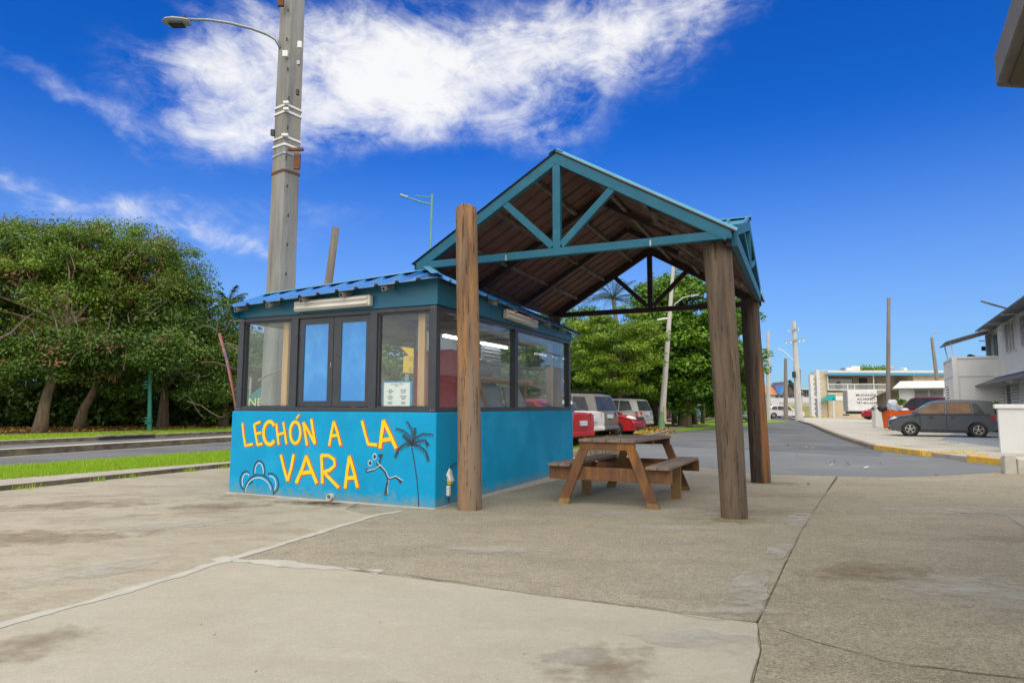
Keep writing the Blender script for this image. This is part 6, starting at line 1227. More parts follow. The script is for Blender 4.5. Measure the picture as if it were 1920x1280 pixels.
car('silver_pickup', 'silver pickup front showing between the two right shelter posts', 'pickup truck', (onz(1404, 789, -.2)+Vector((0, 2.3, 0)))[:], R(-105), 'car_silver', L=5.2, Wc=1.95, Hc=1.85, belt=1.2, wr=.38, top=suv(5.2, 1.85, 1.2))
car('parked_pickup', 'maroon pickup with silver roof behind the low white wall', 'pickup truck', ((1732-960)/1206.4*45.5, 45.5, 0), R(104), 'car_maroon', L=5.0, Wc=1.9, Hc=1.86, belt=1.18, wr=.38, top=suv(5.0, 1.86, 1.18))
car('parked_car', 'red car nose beside the moving truck', 'car', (onz(1688, 784, -.2)+Vector((0, 3, 0)))[:], R(200), 'car_red', L=4.4, Wc=1.8, Hc=1.6, belt=1.0, top=suv(4.4, 1.6, 1.0))
# box truck
d = 76; P = at(1587, 783, d); tk = thing('moving_truck', 'white box truck lettered MUDANZA parked before the beige building', 'truck', (P.x, d, P.z)); M = Matrix.Translation((P.x+.3, d, zg(P.x, d)+.05)) @ Matrix.Rotation(R(-16), 4, 'Z')
MB(M).box(0, 7.2, 0, 2.3, .95, 3.35).build('cargo_box', 'white_paint', tk, bevel=.04)
MB(M).box(0.0, 7.2, -.02, .0, .92, 1.0).build('lower_rail', 'alu', tk); MB(M).box(-.05, .0, -.02, 2.32, .9, 3.4).build('rear_frame', 'alu', tk)
MB(M).box(.1, 7.6, .3, 2.0, .6, .9).build('chassis', 'trim', tk); MB(M).box(-.2, .1, .1, 2.2, .4, .55).build('step_bumper', 'trim', tk)
cab = MB(M); cab.prism([(7.3, .6), (9.3, .6), (9.35, 1.5), (8.9, 1.6), (8.3, 2.5), (7.3, 2.6)], .1, 2.2); cab.build('cab', 'white_paint', tk, bevel=.04)
for x in (2.4, 8.3):
    for y, s in ((.12, -1), (2.1, 1)): wheel_parts(tk, x, y, .45, .3, s, 6, M)
TT = lambda x, z: M @ Matrix.Translation((x, -.012, z)) @ Matrix.Rotation(pi/2, 4, 'X')
text('lettering', "MUDANZA", .39, 'ink', tk, TT(1.95, 2.78), .004, bold=.004, sx=1.1); text('lettering', "ACARREO", .38, 'ink', tk, TT(1.95, 2.32), .004, bold=.004, sx=1.1); text('lettering', "787-463-6548", .335, 'ink', tk, TT(2.0, 1.88), .004, bold=.004, sx=1.15)
# black stake-sided trailers behind the cars
def trailer(px0, px1, y0, y1, d, label):
    a, b = at(px0, y0, d), at(px1, y0, d); z1 = a.z; z0 = at(px0, y1, d).z; t = thing('stake_trailer', label, 'trailer', (a.x, d, 0))
    n = max(3, int((b.x-a.x)/.55))
    for i in range(n+1): x = a.x+(b.x-a.x)*i/n; MB().box(x-.03, x+.03, d-.03, d+.03, z0-.5, z1).build('stake', 'trailer_black', t)
    for z in (z1-.06, z1-.32, z1-.58): MB().box(a.x, b.x, d-.02, d+.02, z-.04, z+.04).build('rail', 'trailer_black', t)
    MB().box(a.x, b.x, d+.0, d+.06, z0-.6, z0+.28).build('side_board', 'trailer_black', t); MB().box(a.x, b.x, d+1.9, d+1.96, z0-.6, z1).build('far_board', 'trailer_black', t); MB().box(a.x, b.x, d, d+1.96, z0-.7, z0-.6).build('deck', 'trailer_black', t)
    for x in (a.x+.8, b.x-.8): MB().lathe([(0, -.12), (.38, -.12), (.38, .12), (0, .12)], (x, d+.2, .28), 14, 'y').build('wheel', 'tyre', t)
trailer(1073, 1132, 731, 754, 41, 'black slatted trailer with white lamp box behind the white car'); trailer(1138, 1198, 737, 754, 42, 'black solid-sided trailer behind the silver wagon')
P = at(1095, 748, 33); solo(MB().box(P.x-.2, P.x+.2, P.y, P.y+.1, P.z-.02, P.z+.12).build('white_lamp_box', 'lamp_plastic', None, bevel=.02), 'small white box fixed above the roof of the parked white car', 'box')
# street furniture
P = G(1315, 787); dm = thing('rubbish_drum', 'teal metal rubbish drum on the grass by the kerb', 'drum', (P.x, P.y, .02)); m = MB(Matrix.Translation((P.x, P.y, .02)))
m.lathe([(0, 0), (.29, 0), (.3, .02), (.3, .28), (.312, .3), (.3, .32), (.3, .58), (.312, .6), (.3, .62), (.3, .9), (.31, .92), (.28, .92), (.28, .1)], (0, 0, 0), 20); m.build('drum_body', 'drum_teal', dm, smooth='auto')
def binn(px, py, z, w, label, full):
    P = onz(px, py, z); t = thing('rubbish_bin', label, 'rubbish bin', P); M = Matrix.Translation(P); b = MB(M)
    vs = []; 
    for k, (s, zz) in enumerate(((.84, 0), (1, .95), (1.05, .97), (1.05, 1.0), (.93, 1.0), (.8, .1))): vs += [(x*s*w/2, y*s*w/2, zz) for x, y in ((-1, -1), (1, -1), (1, 1), (-1, 1))]
    b.add(vs, [(i*4+k, i*4+(k+1) % 4, (i+1)*4+(k+1) % 4, (i+1)*4+k) for i in range(5) for k in range(4)]+[(0, 1, 2, 3), (20, 21, 22, 23)]); b.build('bin_body', 'bin_orange', t)
    r = MB(M)
    for i in range(5): x = -w*.36+i*w*.18; r.box(x-.012, x+.012, -w/2*.96-.01, -w/2*.96, .3, .93)
    r.build('ribs', 'bin_orange', t); MB(M).box(-w*.22, w*.22, -w/2*.94-.015, -w/2*.93, .42, .52).build('label_plate', 'strap_white', t)
    return P
P = binn(1676, 800, .0, .82, 'orange rubbish bin heaped with bin bags, left of the pair', True)
def blobm(c, r, seed, m, name, label, cat, sq=.8):
    bm = bmesh.new(); bmesh.ops.create_icosphere(bm, subdivisions=3, radius=1)
    for v in bm.verts: k = 1+.28*noise.noise(v.co*1.6+Vector((seed, 0, 0)))+.16*noise.noise(v.co*4+Vector((0, seed, 0))); v.co = Vector((v.co.x*r*k, v.co.y*r*k, v.co.z*r*sq*k))+Vector(c)
    me = bpy.data.meshes.new(name); bm.to_mesh(me); bm.free(); me.materials.append(MT[m]); me.polygons.foreach_set('use_smooth', [True]*len(me.polygons)); o = bpy.data.objects.new(name, me); col.objects.link(o); return solo(o, label, cat)
blobm((P.x, P.y-.05, 1.12), .38, 3, 'bag', 'rubbish_bag', 'bulging grey-blue rubbish bag on top of the orange bin', 'rubbish bag'); blobm((P.x+.02, P.y, 1.42), .24, 5, 'bag_white', 'rubbish_bag', 'white knotted rubbish bag crowning the heap', 'rubbish bag'); blobm((P.x-.42, P.y+.2, 1.12), .28, 9, 'trim', 'rubbish_bag', 'black rubbish bag slumped at the left of the heap', 'rubbish bag')
P = binn(1699, 800, .0, .75, 'second orange rubbish bin partly hidden by the grey car bonnet', False); blobm((P.x, P.y, 1.0), .26, 12, 'bag_white', 'rubbish_bag', 'white rubbish bag in the second orange bin', 'rubbish bag', .5)
# ================================================================== BUILDINGS
A_ax = Vector((.874, -.486, 0)); B_ax = Vector((.486, .874, 0)); angH = math.atan2(A_ax.y, A_ax.x)
def house_frame(px, d, z=0): P = at(px, 760, d); return Matrix.Translation((P.x, d, z)) @ Matrix.Rotation(angH, 4, 'Z')
def hz_(M, px, lx_=None, ly_=None):                        # where the view ray at column px meets the local plane x=lx_ or y=ly_
    Mi = M.inverted(); o = Mi @ Vector((0, 0, CAM_H)); r = Mi.to_3x3() @ Vector(ray(px, 700)); t = ((lx_-o.x)/r.x) if lx_ is not None else ((ly_-o.y)/r.y); q = o+r*t; return q.x if ly_ is not None else q.y
def zz(M, px, py, lx_=None, ly_=None):
    Mi = M.inverted(); o = Mi @ Vector((0, 0, CAM_H)); r = Mi.to_3x3() @ Vector(ray(px, py)); t = ((lx_-o.x)/r.x) if lx_ is not None else ((ly_-o.y)/r.y); return (o+r*t)
# white two-storey house on the right
MH = house_frame(1793, 35); hs2 = thing('white_house', 'white two-storey house with balcony parapet and metal awnings behind the grey car', 'house', MH.to_translation(), angH)
xq = hz_(MH, 1875, ly_=0); dep = hz_(MH, 1772, lx_=0); zt_ = zz(MH, 1795, 669, ly_=0).z; zm = zz(MH, 1795, 711, ly_=0).z; zb2 = zz(MH, 1795, 702, ly_=0).z
print('house', xq, dep, zt_, zm)
H = lambda: MB(MH)
H().box(0, xq+6, 0, dep, -.1, zb2-.0).build('ground_floor_wall', 'grey_wall', hs2)
H().box(-.04, xq+6, -.04, dep+.04, zb2, zm+.28).build('floor_band', 'white_paint', hs2)
ring(H(), .0, xq+.02, .0, dep, .14, zm+.28, zt_).build('balcony_parapet', 'grey_wall', hs2)
ring(H(), -.05, xq+.02, -.05, dep+.05, .22, zt_, zt_+.10).build('parapet_coping', 'white_paint', hs2)
H().box(-.05, .18, -.05, .16, -.1, zt_).build('corner_pier', 'white_paint', hs2); H().box(-.05, .16, dep-.16, dep+.05, -.1, zt_).build('corner_pier', 'white_paint', hs2)
yn = -20; zS = 5.46
H().box(xq, xq+6, yn, 3.54, zm+.28, zS).build('upper_wall', 'white_wall', hs2); H().box(xq, xq+6, yn, 0, -.1, zm+.28).build('front_wall', 'white_wall', hs2)
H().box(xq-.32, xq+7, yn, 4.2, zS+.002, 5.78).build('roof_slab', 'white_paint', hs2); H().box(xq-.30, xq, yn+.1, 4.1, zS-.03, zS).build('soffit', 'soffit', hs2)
H().box(xq-.25, xq, yn, 0, 2.74, 2.93).build('floor_band', 'white_paint', hs2)
def louv(M_, parent, axis, c, a0, a1, z0, z1, out, n=12, fm='white_paint'):
    # jalousie window in the plane axis=c between a0..a1
    def bxx(b, p0, p1, q0, q1, z0, z1): return b.box(p0, p1, q0, q1, z0, z1) if axis == 'x' else b.box(q0, q1, p0, p1, z0, z1)
    w = MB(M_); bxx(w, c-.01*out, c+.04*out, a0, a1, z0, z1); f = w.build('window', 'car_glass', parent)
    e = MB(M_); 
    for p0, p1, s0, s1 in ((a0-.06, a0, z0-.06, z1+.06), (a1, a1+.06, z0-.06, z1+.06), (a0, a1, z1, z1+.06), (a0, a1, z0-.06, z0)): bxx(e, c, c+.08*out, p0, p1, s0, s1)
    e.build('frame', fm, f)
    for i in range(n):
        z = z0+(z1-z0)*(i+.5)/n; h = (z1-z0)/n*.36; s = MB(M_)
        if axis == 'x': s.add([(c+.045*out, a0, z+h), (c+.045*out, a1, z+h), (c+.12*out, a1, z-h), (c+.12*out, a0, z-h), (c+.06*out, a0, z+h+.015), (c+.06*out, a1, z+h+.015), (c+.135*out, a1, z-h+.015), (c+.135*out, a0, z-h+.015)], [(0, 1, 2, 3), (7, 6, 5, 4), (0, 4, 5, 1), (2, 6, 7, 3), (1, 5, 6, 2), (3, 7, 4, 0)])
        else: s.add([(a0, c+.045*out, z+h), (a1, c+.045*out, z+h), (a1, c+.12*out, z-h), (a0, c+.12*out, z-h), (a0, c+.06*out, z+h+.015), (a1, c+.06*out, z+h+.015), (a1, c+.135*out, z-h+.015), (a0, c+.135*out, z-h+.015)], [(0, 1, 2, 3), (7, 6, 5, 4), (0, 4, 5, 1), (2, 6, 7, 3), (1, 5, 6, 2), (3, 7, 4, 0)])
        s.build('louvre', fm, f)
def cols(px): return hz_(MH, px, lx_=xq)
def win(a0, a1, zA, zB, n=12): louv(MH, hs2, 'x', xq, min(a0, a1), max(a0, a1), zA, zB, -1, n)
win(3.3, 1.6, 3.9, 5.3, 12); win(-2.7, -3.5, 3.9, 5.25, 12); win(-4.3, -5.0, 3.9, 5.25, 12); win(-6.4, -7.6, 3.9, 5.2, 12)
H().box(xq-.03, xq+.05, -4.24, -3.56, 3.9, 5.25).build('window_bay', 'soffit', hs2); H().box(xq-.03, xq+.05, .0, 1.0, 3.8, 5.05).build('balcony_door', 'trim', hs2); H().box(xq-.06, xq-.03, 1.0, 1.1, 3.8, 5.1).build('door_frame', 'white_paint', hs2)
win(-.25, -1.6, .4, 2.35, 12); win(-3.3, -5.1, .5, 2.35, 12); H().box(xq-.04, xq+.05, -2.95, -1.85, .05, 2.3).build('door', 'trim', hs2)
def awning(pts, m_, name='awning', th=.06):
    P = [Vector(p) for p in pts]; n_ = (P[1]-P[0]).cross(P[2]-P[0]).normalized()
    q = len(P); return H().add(P+[p-n_*th for p in P], [tuple(range(q)), tuple(reversed(range(q, 2*q)))]+[(i, i+q, (i+1) % q+q, (i+1) % q) for i in range(q)]).build(name, m_, hs2)
awning([(-.30, -.3, 4.74), (xq-.02, -.3, 5.43), (xq-.02, 3.4, 5.43), (-.30, 3.4, 4.72)], 'awning_dark')
for k in range(6): y = -.2+k*.66; H().bar((-.28, y, 4.69), (xq-.05, y, 5.37), .04, .05).build('awning_slat', 'soffit', hs2)
for x, y in ((.06, .08), (.06, 3.2)): H().tube([(x, y, zt_+.1), (x-.12, y, 4.74)], .03, 6).build('awning_strut', 'white_paint', hs2)
awning([(xq-1.1, .6, 2.28), (xq-.02, .6, 2.73), (xq-.02, yn, 2.73), (xq-1.1, yn, 2.28)], 'awning_dark')
for y in (.4, -1.5, -4, -6.5, -9.5, -12.5): H().bar((xq-1.05, y, 2.24), (xq, y, 2.22), .03, .03).build('bracket', 'white_paint', hs2)
for y in (-2.0, -5.5, -9): H().bar((xq-1.1, y, 5.05), (xq, y, 5.05), .03, .03).build('bracket', 'white_paint', hs2)
awning([(xq-1.1, -1.4, 5.08), (xq-.04, -1.4, 5.40), (xq-.04, yn, 5.40), (xq-1.1, yn, 5.08)], 'awning_dark')
H().box(xq-.35, xq-.02, 3.56, 3.62, 5.0, 5.04).build('bracket', 'trim', hs2); H().box(xq-.25, xq-.02, 3.56, 3.75, 4.45, 4.7).build('wall_lamp', 'trim', hs2)
a0, a1 = sorted((zz(MH, 1778, 730, lx_=0).y, zz(MH, 1783, 730, lx_=0).y)); louv(MH, hs2, 'x', 0, a0+.0, a1, .9, 2.5, -1, 10)
A = at(1886, 574, 29); B_ = at(1839, 561, 29); MB().tube([A, A.lerp(B_, .5), B_], [.04, .05, .04], 6).build('roof_spout', 'awning_dark', hs2)
blobm(at(1821, 667, 36.5), .22, 4, 'leaf_mid', 'potted_plant', 'round green plant peeping over the balcony parapet', 'plant')
# low property wall and broken wall stub
P = onz(1873, 842, .0); WM = Matrix.Translation(P) @ Matrix.Rotation(math.atan2(-.5, .86), 4, 'Z'); lw = thing('property_wall', 'low white rendered wall with coping at the right edge', 'wall', P, 0)
MB(WM).box(.05, 7, 0, .2, -.1, 1.18).build('wall_body', 'white_wall', lw, bevel=.01); MB(WM).box(-.03, 7.05, -.05, .25, 1.18, 1.30).build('coping', 'white_paint', lw, bevel=.015); MB(WM).box(.05, .25, .2, 6, -.1, 1.18).build('wall_return', 'white_wall', lw) if False else None
P = G(1886, 884); sw = thing('wall_stub', 'weathered whitish concrete wall stub with cracked upright slabs at the road edge', 'wall', P, 0); SMx = Matrix.Translation(P) @ Matrix.Rotation(-.12, 4, 'Z')
rn = random.Random(2)
for i in range(7): x = i*.24; MB(SMx).add([(x, 0, -.1), (x+.235, 0, -.1), (x+.235, .16, -.1), (x, .16, -.1), (x+.01, 0, .33+rn.uniform(-.04, .05)), (x+.225, 0, .33+rn.uniform(-.04, .05)), (x+.225, .15, .33), (x+.01, .15, .33)], [(0, 3, 2, 1), (4, 5, 6, 7), (0, 1, 5, 4), (1, 2, 6, 5), (2, 3, 7, 6), (3, 0, 4, 7)]).build('slab', 'mortar', sw, bevel=.015)
# planter by the wall
P = onz(1866, 806, .0); pt = thing('planter', 'black planter with spiky green plant between the grey car and the wall', 'planter', P); MB(Matrix.Translation(P)).lathe([(0, 0), (.3, 0), (.42, .85), (.38, .85), (.3, .5)], (0, 0, 0), 16).build('pot', 'pot_black', pt)
rs = np.random.default_rng(3); n = 160; a = rs.uniform(0, 6.28, n); cc = np.array([P.x, P.y, .95]); P_ = cc+np.stack([np.cos(a)*rs.uniform(0, .5, n), np.sin(a)*rs.uniform(0, .5, n), rs.uniform(-.05, .5, n)], 1); nn = rs.normal(size=(n, 3)); nn /= np.linalg.norm(nn, axis=1)[:, None]
leafmesh('foliage', P_, nn, np.full(n, .16), rs.uniform(0, 1, n), 'leaf_mid', pt, .2)
# low white wall and bungalow behind
P1 = at(1680, 795, 41); lw2 = thing('garden_wall', 'low white garden wall behind the bins and grey car bonnet', 'wall', (P1.x, 41, 0)); e = at(1712, 795, 40); MB().box(P1.x-1.2, e.x, 41, 41.2, -.1, 1.15).build('wall_body', 'white_wall', lw2); MB().box(P1.x-1.25, e.x+.05, 40.95, 41.25, 1.15, 1.28).build('coping', 'white_paint', lw2); MB().box(P1.x-1.3, P1.x-.85, 40.9, 41.3, -.1, .95).build('pier', 'white_paint', lw2)
d = 50; MBg = house_frame(1688, d, -.12); bu = thing('bungalow', 'white flat-roofed bungalow with wide louvred window beyond the pickup', 'house', MBg.to_translation(), angH)
BX = lambda px: hz_(MBg, px, ly_=0); BZ = lambda px, py: zz(MBg, px, py, ly_=0).z; U = lambda: MB(MBg)
x1 = BX(1776); zE, zT = BZ(1730, 725), BZ(1730, 711)
U().box(0, x1, 0, 6, -.1, zE).build('wall', 'white_wall', bu)
U().add([(-.45, -.7, zE+.02), (x1, -.7, zE+.02), (x1, 6, zE+.02), (-.45, 6, zE+.02), (.1, -.35, zT), (x1, -.35, zT), (x1, 5.6, zT), (.1, 5.6, zT)], [(0, 3, 2, 1), (4, 5, 6, 7), (0, 1, 5, 4), (1, 2, 6, 5), (2, 3, 7, 6), (3, 0, 4, 7)]).build('roof', 'white_paint', bu)
U().add([(-.46, -.6, zE), (-2.0, -.6, zE-.75), (-2.0, 3, zE-.75), (-.46, 3, zE), (-.46, -.6, zE-.06), (-2.0, -.6, zE-.81), (-2.0, 3, zE-.81), (-.46, 3, zE-.06)], [(0, 1, 2, 3), (7, 6, 5, 4), (0, 4, 5, 1), (1, 5, 6, 2)]).build('car_port_awning', 'awning_dark', bu)
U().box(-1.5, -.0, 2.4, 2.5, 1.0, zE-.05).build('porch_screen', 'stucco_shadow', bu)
for x in (-1.5, -1.0, -.5): U().box(x-.03, x+.03, 2.3, 2.38, 0, zE-.1).build('porch_post', 'white_paint', bu)
xa, xb = BX(1714), BX(1766); xm = (xa+xb)/2; z0, z1 = BZ(1740, 752), BZ(1740, 728)
louv(MBg, bu, 'y', 0, xa, xm-.05, z0, z1, -1, 9, 'alu'); louv(MBg, bu, 'y', 0, xm+.05, xb, z0, z1, -1, 9, 'alu')
rs = np.random.default_rng(16); P = at(1682, 752, 44); gs = thing('garden_shrub', 'bright green garden shrub behind the timber pole', 'shrub', (P.x, P.y, 0))
cc, Pp, nr, ti = crown_pts(rs, tuple(P), (.5, .4, .35), 14, 60, .7, (.15, .3), .3); leafmesh('foliage', Pp, nr, np.full(len(Pp), .09), ti, 'leaf_bright', gs, .35); MB().tube([(P.x, P.y, 0), tuple(P)], .05, 6).build('stem', 'bark', gs)
# beige building with balcony
d = 86; X = lambda px: at(px, 700, d).x; Z = lambda py: at(1600, py, d).z; gz = -.45
bb = thing('beige_building', 'beige two-storey building with glass balcony and blue-edged flat roof', 'building', (X(1620), d, gz))
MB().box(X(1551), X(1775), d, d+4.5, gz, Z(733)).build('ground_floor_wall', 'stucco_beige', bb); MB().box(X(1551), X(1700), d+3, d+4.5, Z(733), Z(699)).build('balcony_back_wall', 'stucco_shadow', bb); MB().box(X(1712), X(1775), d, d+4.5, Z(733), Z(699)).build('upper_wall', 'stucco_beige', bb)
MB().box(X(1548), X(1775), d-.6, d+4.5, Z(699), Z(692)).build('roof_slab', 'white_wall', bb); MB().box(X(1548), X(1775), d-.75, d-.6, Z(701.5), Z(696.5)).build('roof_edge', 'eave_blue', bb)
MB().box(X(1551), X(1712), d-.1, d+.05, Z(729), Z(727)).build('floor_edge', 'white_paint', bb); MB().box(X(1551), X(1665), d-.02, d+.02, Z(718), Z(716.5)).build('hand_rail', 'white_paint', bb)
for px in (1551.5, 1588, 1601, 1637.5, 1664): MB().box(X(px)-.06, X(px)+.06, d-.05, d+.07, Z(728), Z(717) if px in (1588, 1601, 1664) else Z(700)).build('balcony_post', 'white_paint', bb)
for a, b_ in ((1552, 1588), (1588, 1601), (1601, 1637), (1638, 1664)): MB().box(X(a)+.08, X(b_)-.08, d, d+.02, Z(727), Z(718)).build('glass_panel', 'pane_side', bb)
MB().box(X(1571), X(1620), d+2.9, d+3.0, Z(727), Z(704)).build('window_frame', 'trim', bb); MB().box(X(1572.5), X(1618.5), d+2.85, d+2.9, Z(727), Z(705.5)).build('curtain', 'grey_wall', bb); MB().box(X(1633), X(1648), d+2.9, d+3.0, Z(727), Z(704)).build('door', 'trim', bb)
for px in (1580, 1626, 1650): MB().lathe([(.0, 0), (.3, 0), (.45, .5), (.3, .9), (0, 1.1)], (X(px), d+1.2, Z(727)), 8).build('balcony_plant', 'leaf_mid', bb)
MB().box(X(1555), X(1586), d-.06, d, Z(748), Z(740)).build('signboard', 'white_paint', bb)
def roofbox(px0, px1, y0, y1, m_, label, name='roof_unit', cat='roof equipment', dd=3): o = MB().box(X(px0), X(px1), d+dd, d+dd+1.2, Z(y1), Z(y0)).build(name, m_, None, bevel=.05); solo(o, label, cat)
roofbox(1567, 1573, 689, 694, 'grey_wall', 'small grey box on the beige building roof edge'); roofbox(1620, 1637, 681, 692.5, 'white_wall', 'white roof housing beside the planted roof garden'); roofbox(1601, 1606, 688, 693, 'trim', 'dark vent on the beige building roof'); roofbox(1606, 1620, 684, 686, 'alu', 'flat solar panel on the roof'); roofbox(1722, 1728, 684, 692, 'grey_wall', 'grey box on the right of the beige building roof')
o = MB().tube([(X(1608), d+3, Z(689)), (X(1623), d+3, Z(689))], [.32, .32], 12).build('water_heater', 'white_paint', None, smooth='auto'); solo(o, 'white cylindrical water heater lying on the beige building roof', 'water heater')
o = MB().tube([(X(1690), d+4, Z(686)), (X(1707), d+4, Z(686))], [.6, .6], 14).build('water_tank', 'tank', None, smooth='auto'); solo(o, 'blue-grey horizontal water tank on the roof right of the timber pole', 'water tank')
rs = np.random.default_rng(6); n = 900; c = np.stack([rs.uniform(X(1637), X(1690), n), rs.uniform(d+3, d+5, n), Z(692)+np.abs(rs.normal(0, .35, n))], 1); nn = rs.normal(size=(n, 3)); nn[:, 2] += 1; nn /= np.linalg.norm(nn, axis=1)[:, None]; o = leafmesh('roof_planting', c, nn, np.full(n, .2), rs.uniform(0, 1, n), 'leaf_bright'); o['kind'] = 'stuff'
# portal tower with notched edges
tw = thing('notched_portal', 'white and beige tower portal with notched pilasters left of the beige building', 'tower', (X(1532), d, gz))
MB().box(X(1538), X(1551), d+.2, d+1.6, gz, Z(695)).build('side_wall', 'stucco_beige', tw); MB().box(X(1525), X(1532), d+.4, d+1.0, Z(741), Z(699)).build('upper_infill', 'stucco_beige', tw)
MB().box(X(1519), X(1525), d, d+.6, gz, Z(700)).build('pilaster', 'white_wall', tw); MB().box(X(1531), X(1537), d, d+.6, gz, Z(691)).build('pilaster', 'white_wall', tw); MB().box(X(1525), X(1531), d+.1, d+.6, Z(745), Z(740)).build('lintel', 'white_wall', tw)
for k in range(9):
    for px in (1525.2, 1537.2):
        y = 702+k*9.2 
        if y < 778: MB().box(X(px), X(px+2.2), d+.05, d+.45, Z(y+3.5), Z(y)).build('notch_block', 'white_wall', tw)
for px in (1522, 1541): MB().box(X(px-3), X(px+3), d-.4, d+.2, gz, gz+.35).build('yellow_foot', 'line_yellow', tw, bevel=.05)
aw = thing('shop_awning', 'teal cloth awning on a white post beside the portal tower', 'awning', (X(1545), d-1, gz)); MB().prism([(X(1536), Z(748)), (X(1551), Z(748)), (X(1551), Z(737))], d-2, d-.1).build('cloth', 'teal_cloth', aw); MB().box(X(1547)-.08, X(1547)+.08, d-2, d-1.84, gz, Z(745)).build('post', 'white_paint', aw)
bird = None
# far end of the street
d = 120; X = lambda px: at(px, 700, d).x; Z = lambda py: at(1450, py, d).z; gz = -.4
ah = thing('gabled_house', 'house with dark steep gable and orange tiled roof with blue tarpaulin at the street end', 'house', (X(1465), d, gz))
MB().box(X(1395), X(1497), d, d+8, gz, Z(737)).build('wall', 'white_wall', ah)
MB().add([(X(1392), d-.5, Z(738)), (X(1459), d-.5, Z(738)), (X(1459), d+4, Z(719)), (X(1392), d+4, Z(719))], [(0, 1, 2, 3)]).build('tiled_roof', 'roof_orange', ah)
MB().add([(X(1454), d-.8, Z(737)), (X(1462), d-.8, Z(737)), (X(1471), d-.8, Z(719)), (X(1457), d+1, Z(721))], [(0, 1, 2, 3)]).build('tarpaulin', 'tarp_blue', ah)
MB().prism([(X(1457), Z(737)), (X(1495), Z(737)), (X(1473), Z(713))], d-1, d+6).build('gable_wall', 'shingle_dark', ah)
for (a, b_) in (((1455.5, 738), (1473, 712)), ((1473, 712), (1497, 739))): MB().bar((X(a[0]), d-1.3, Z(a[1])), (X(b_[0]), d-1.3, Z(b_[1])), .6, .25, up=(0, 1, 0)).build('barge_board', 'trim' if a[0] > 1460 else 'roof_cap', ah)
MB().add([(X(1468), d-1.1, Z(733)), (X(1474), d-1.1, Z(733)), (X(1472), d-1.1, Z(722))], [(0, 1, 2)]).build('attic_window', 'car_glass', ah)
for px in (1455, 1464, 1480, 1488): MB().box(X(px)-.25, X(px)+.25, d-.06, d, Z(742.5), Z(740)).build('window', 'car_glass', ah)
MB().box(X(1400), X(1404), d-.1, d, Z(753), Z(743)).build('blue_door', 'eave_blue', ah)
fw = thing('boundary_wall', 'long white boundary wall in front of the gabled house', 'wall', (X(1465), 112, gz)); X2 = lambda px: at(px, 700, 112).x; Z2 = lambda py: at(1450, py, 112).z; MB().box(X2(1443), X2(1500), 112, 112.3, gz, Z2(744)).build('wall_body', 'white_wall', fw); MB().box(X2(1443), X2(1500), 108, 108.3, gz, Z2(752)).build('lower_wall', 'walk_pale', fw)
yw_ = thing('patterned_wall', 'yellow pierced-block wall between the street pole and the portal tower', 'wall', (at(1500, 760, 100).x, 100, gz)); X3 = lambda px: at(px, 700, 100).x; Z3 = lambda py: at(1500, py, 100).z
MB().box(X3(1478), X3(1520), 100, 100.3, gz, Z3(757)).build('wall_body', 'yellow_wall', yw_)
for i in range(14):
    for j in range(2): MB().box(X3(1479+i*3), X3(1480.6+i*3), 99.95, 100, Z3(762+j*5), Z3(760+j*5)).build('pierced_block', 'stucco_shadow', yw_)
wb2 = thing('white_block', 'pale white building with flat canopy roof behind the patterned wall', 'building', (at(1508, 760, 135).x, 135, gz)); X4 = lambda px: at(px, 700, 135).x; Z4 = lambda py: at(1500, py, 135).z
MB().box(X4(1503), X4(1518), 135, 140, gz, Z4(728)).build('wall', 'grey_wall', wb2); MB().box(X4(1499), X4(1518), 134, 140, Z4(728), Z4(726)).build('roof', 'white_paint', wb2)
for k in range(4): MB().box(X4(1505+k*3), X4(1507+k*3), 134.9, 135, Z4(741), Z4(730)).build('window', 'car_glass', wb2)
for px, y0, y1, lb, dd in ((1358, 738, 772, 'tall white sign pillar at the far left of the street', 95), ):
    P = at(px, y1, dd); t = thing('sign_pillar', lb, 'sign', (P.x, dd, P.z)); MB().box(P.x-.5, P.x+.4, dd, dd+.3, at(px, y1, dd).z, at(px, y0, dd).z).build('pillar', 'white_paint', t); MB().box(P.x-.1, P.x+.5, dd-.1, dd, at(px, 770, dd).z, at(px, 762, dd).z).build('plaque', 'trim', t)
for (px0, px1, y0, y1, dd, m_, lb) in ((1290, 1352, 742, 772, 150, 'white_wall', 'white building glimpsed under the verge trees'), (1080, 1130, 738, 770, 130, 'white_wall', 'white building behind the trailers'), (1398, 1412, 740, 770, 140, 'white_wall', 'white wall between the two right shelter posts')):
    a, b_ = at(px0, y1, dd), at(px1, y0, dd); t = thing('far_building', lb, 'building', (a.x, dd, -.4)); MB().box(a.x, b_.x, dd, dd+5, -.5, b_.z).build('wall', m_, t); MB().box(a.x-.2, b_.x+.2, dd-.3, dd+5, b_.z, b_.z+.25).build('roof', 'roof_cap', t)
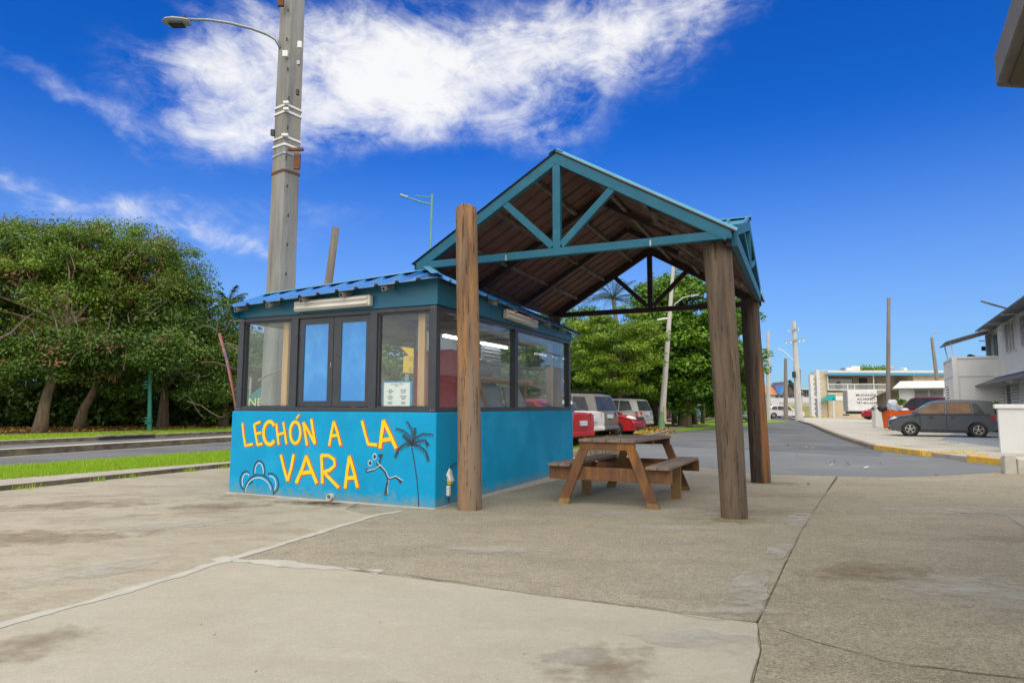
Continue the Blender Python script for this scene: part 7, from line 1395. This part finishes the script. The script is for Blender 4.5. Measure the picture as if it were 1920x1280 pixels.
# near eave at the top right corner
P = at(1863, 120, 5.2); E1 = at(1866, 160, 5.2); ne = thing('house_eave', 'concrete eave of a nearby house jutting in at the top right corner', 'building', (E1.x+1.5, 5.0, 0))
dx = Vector((.50, -1.55, 0)).normalized(); zE = E1.z; th_ = .27
q0 = Vector((E1.x, E1.y, zE)); q1 = onz(1902, 8, zE) if False else q0+Vector((ray(1925, 20)[0]*4.0/ray(1925, 20)[1]-q0.x, 4.0-q0.y, 0)); dirn = (q1-q0).normalized()
rt = Vector((dirn.y*-1, dirn.x, 0)); rt = rt if rt.x > 0 else -rt
dirr = Vector((1, .12, 0)).normalized()
c0, c1, c2, c3 = q0, q0+dirn*7, q0+dirn*7+dirr*6, q0+dirr*6
b = MB(); b.add([c0, c1, c2, c3]+[c+Vector((0, 0, th_)) for c in (c0, c1, c2, c3)], [(0, 3, 2, 1), (4, 5, 6, 7), (0, 1, 5, 4), (1, 2, 6, 5), (2, 3, 7, 6), (3, 0, 4, 7)]); b.build('roof_slab', 'eave_near', ne, bevel=.01)
ins = .10; b = MB(); k = [c0+dirn*ins+dirr*ins, c1+dirr*ins, c2, c3+dirn*ins]; b.add([p+Vector((0, 0, -.02)) for p in k]+[p+Vector((0, 0, -.003)) for p in k], [(0, 3, 2, 1), (4, 5, 6, 7), (0, 1, 5, 4), (1, 2, 6, 5), (2, 3, 7, 6), (3, 0, 4, 7)]); b.build('soffit_panel', 'eave_under', ne)
b = MB(); wx = c0+dirn*1.2+dirr*1.6; b.add([wx+Vector((0, 0, -zE)), wx+dirn*5+Vector((0, 0, -zE)), wx+dirn*5+dirr*4+Vector((0, 0, -zE)), wx+dirr*4+Vector((0, 0, -zE)), wx-Vector((0, 0, .02)), wx+dirn*5-Vector((0, 0, .02)), wx+dirn*5+dirr*4-Vector((0, 0, .02)), wx+dirr*4-Vector((0, 0, .02))], [(0, 3, 2, 1), (4, 5, 6, 7), (0, 1, 5, 4), (1, 2, 6, 5), (2, 3, 7, 6), (3, 0, 4, 7)]); b.build('wall', 'white_wall', ne)
print('eave', q0, q1, dirn)
# kinds that repeat carry one group phrase
GR = {'parked_car': 'cars parked beside the street', 'parked_suv': 'cars at the far end of the street', 'timber_post': 'round timber posts of the shelter', 'grove_tree': 'trees of the roadside grove', 'verge_tree': 'trees of the street verge',
      'utility_pole': 'utility poles along the streets', 'rubbish_bin': 'orange rubbish bins', 'rubbish_bag': 'rubbish bags heaped on the bins', 'road_sign': 'road signs beyond the kiosk', 'palm_tree': 'palm trees', 'stake_trailer': 'black trailers behind the parked cars',
      'roof_unit': 'units on the flat roof', 'street_lamp': 'street lamps', 'far_building': 'far white buildings'}
for o in list(bpy.data.objects):
    if o.parent is None and 'category' in o.keys():
        k = o.name.split('.')[0]
        if k in GR and 'group' not in o.keys(): o['group'] = GR[k]
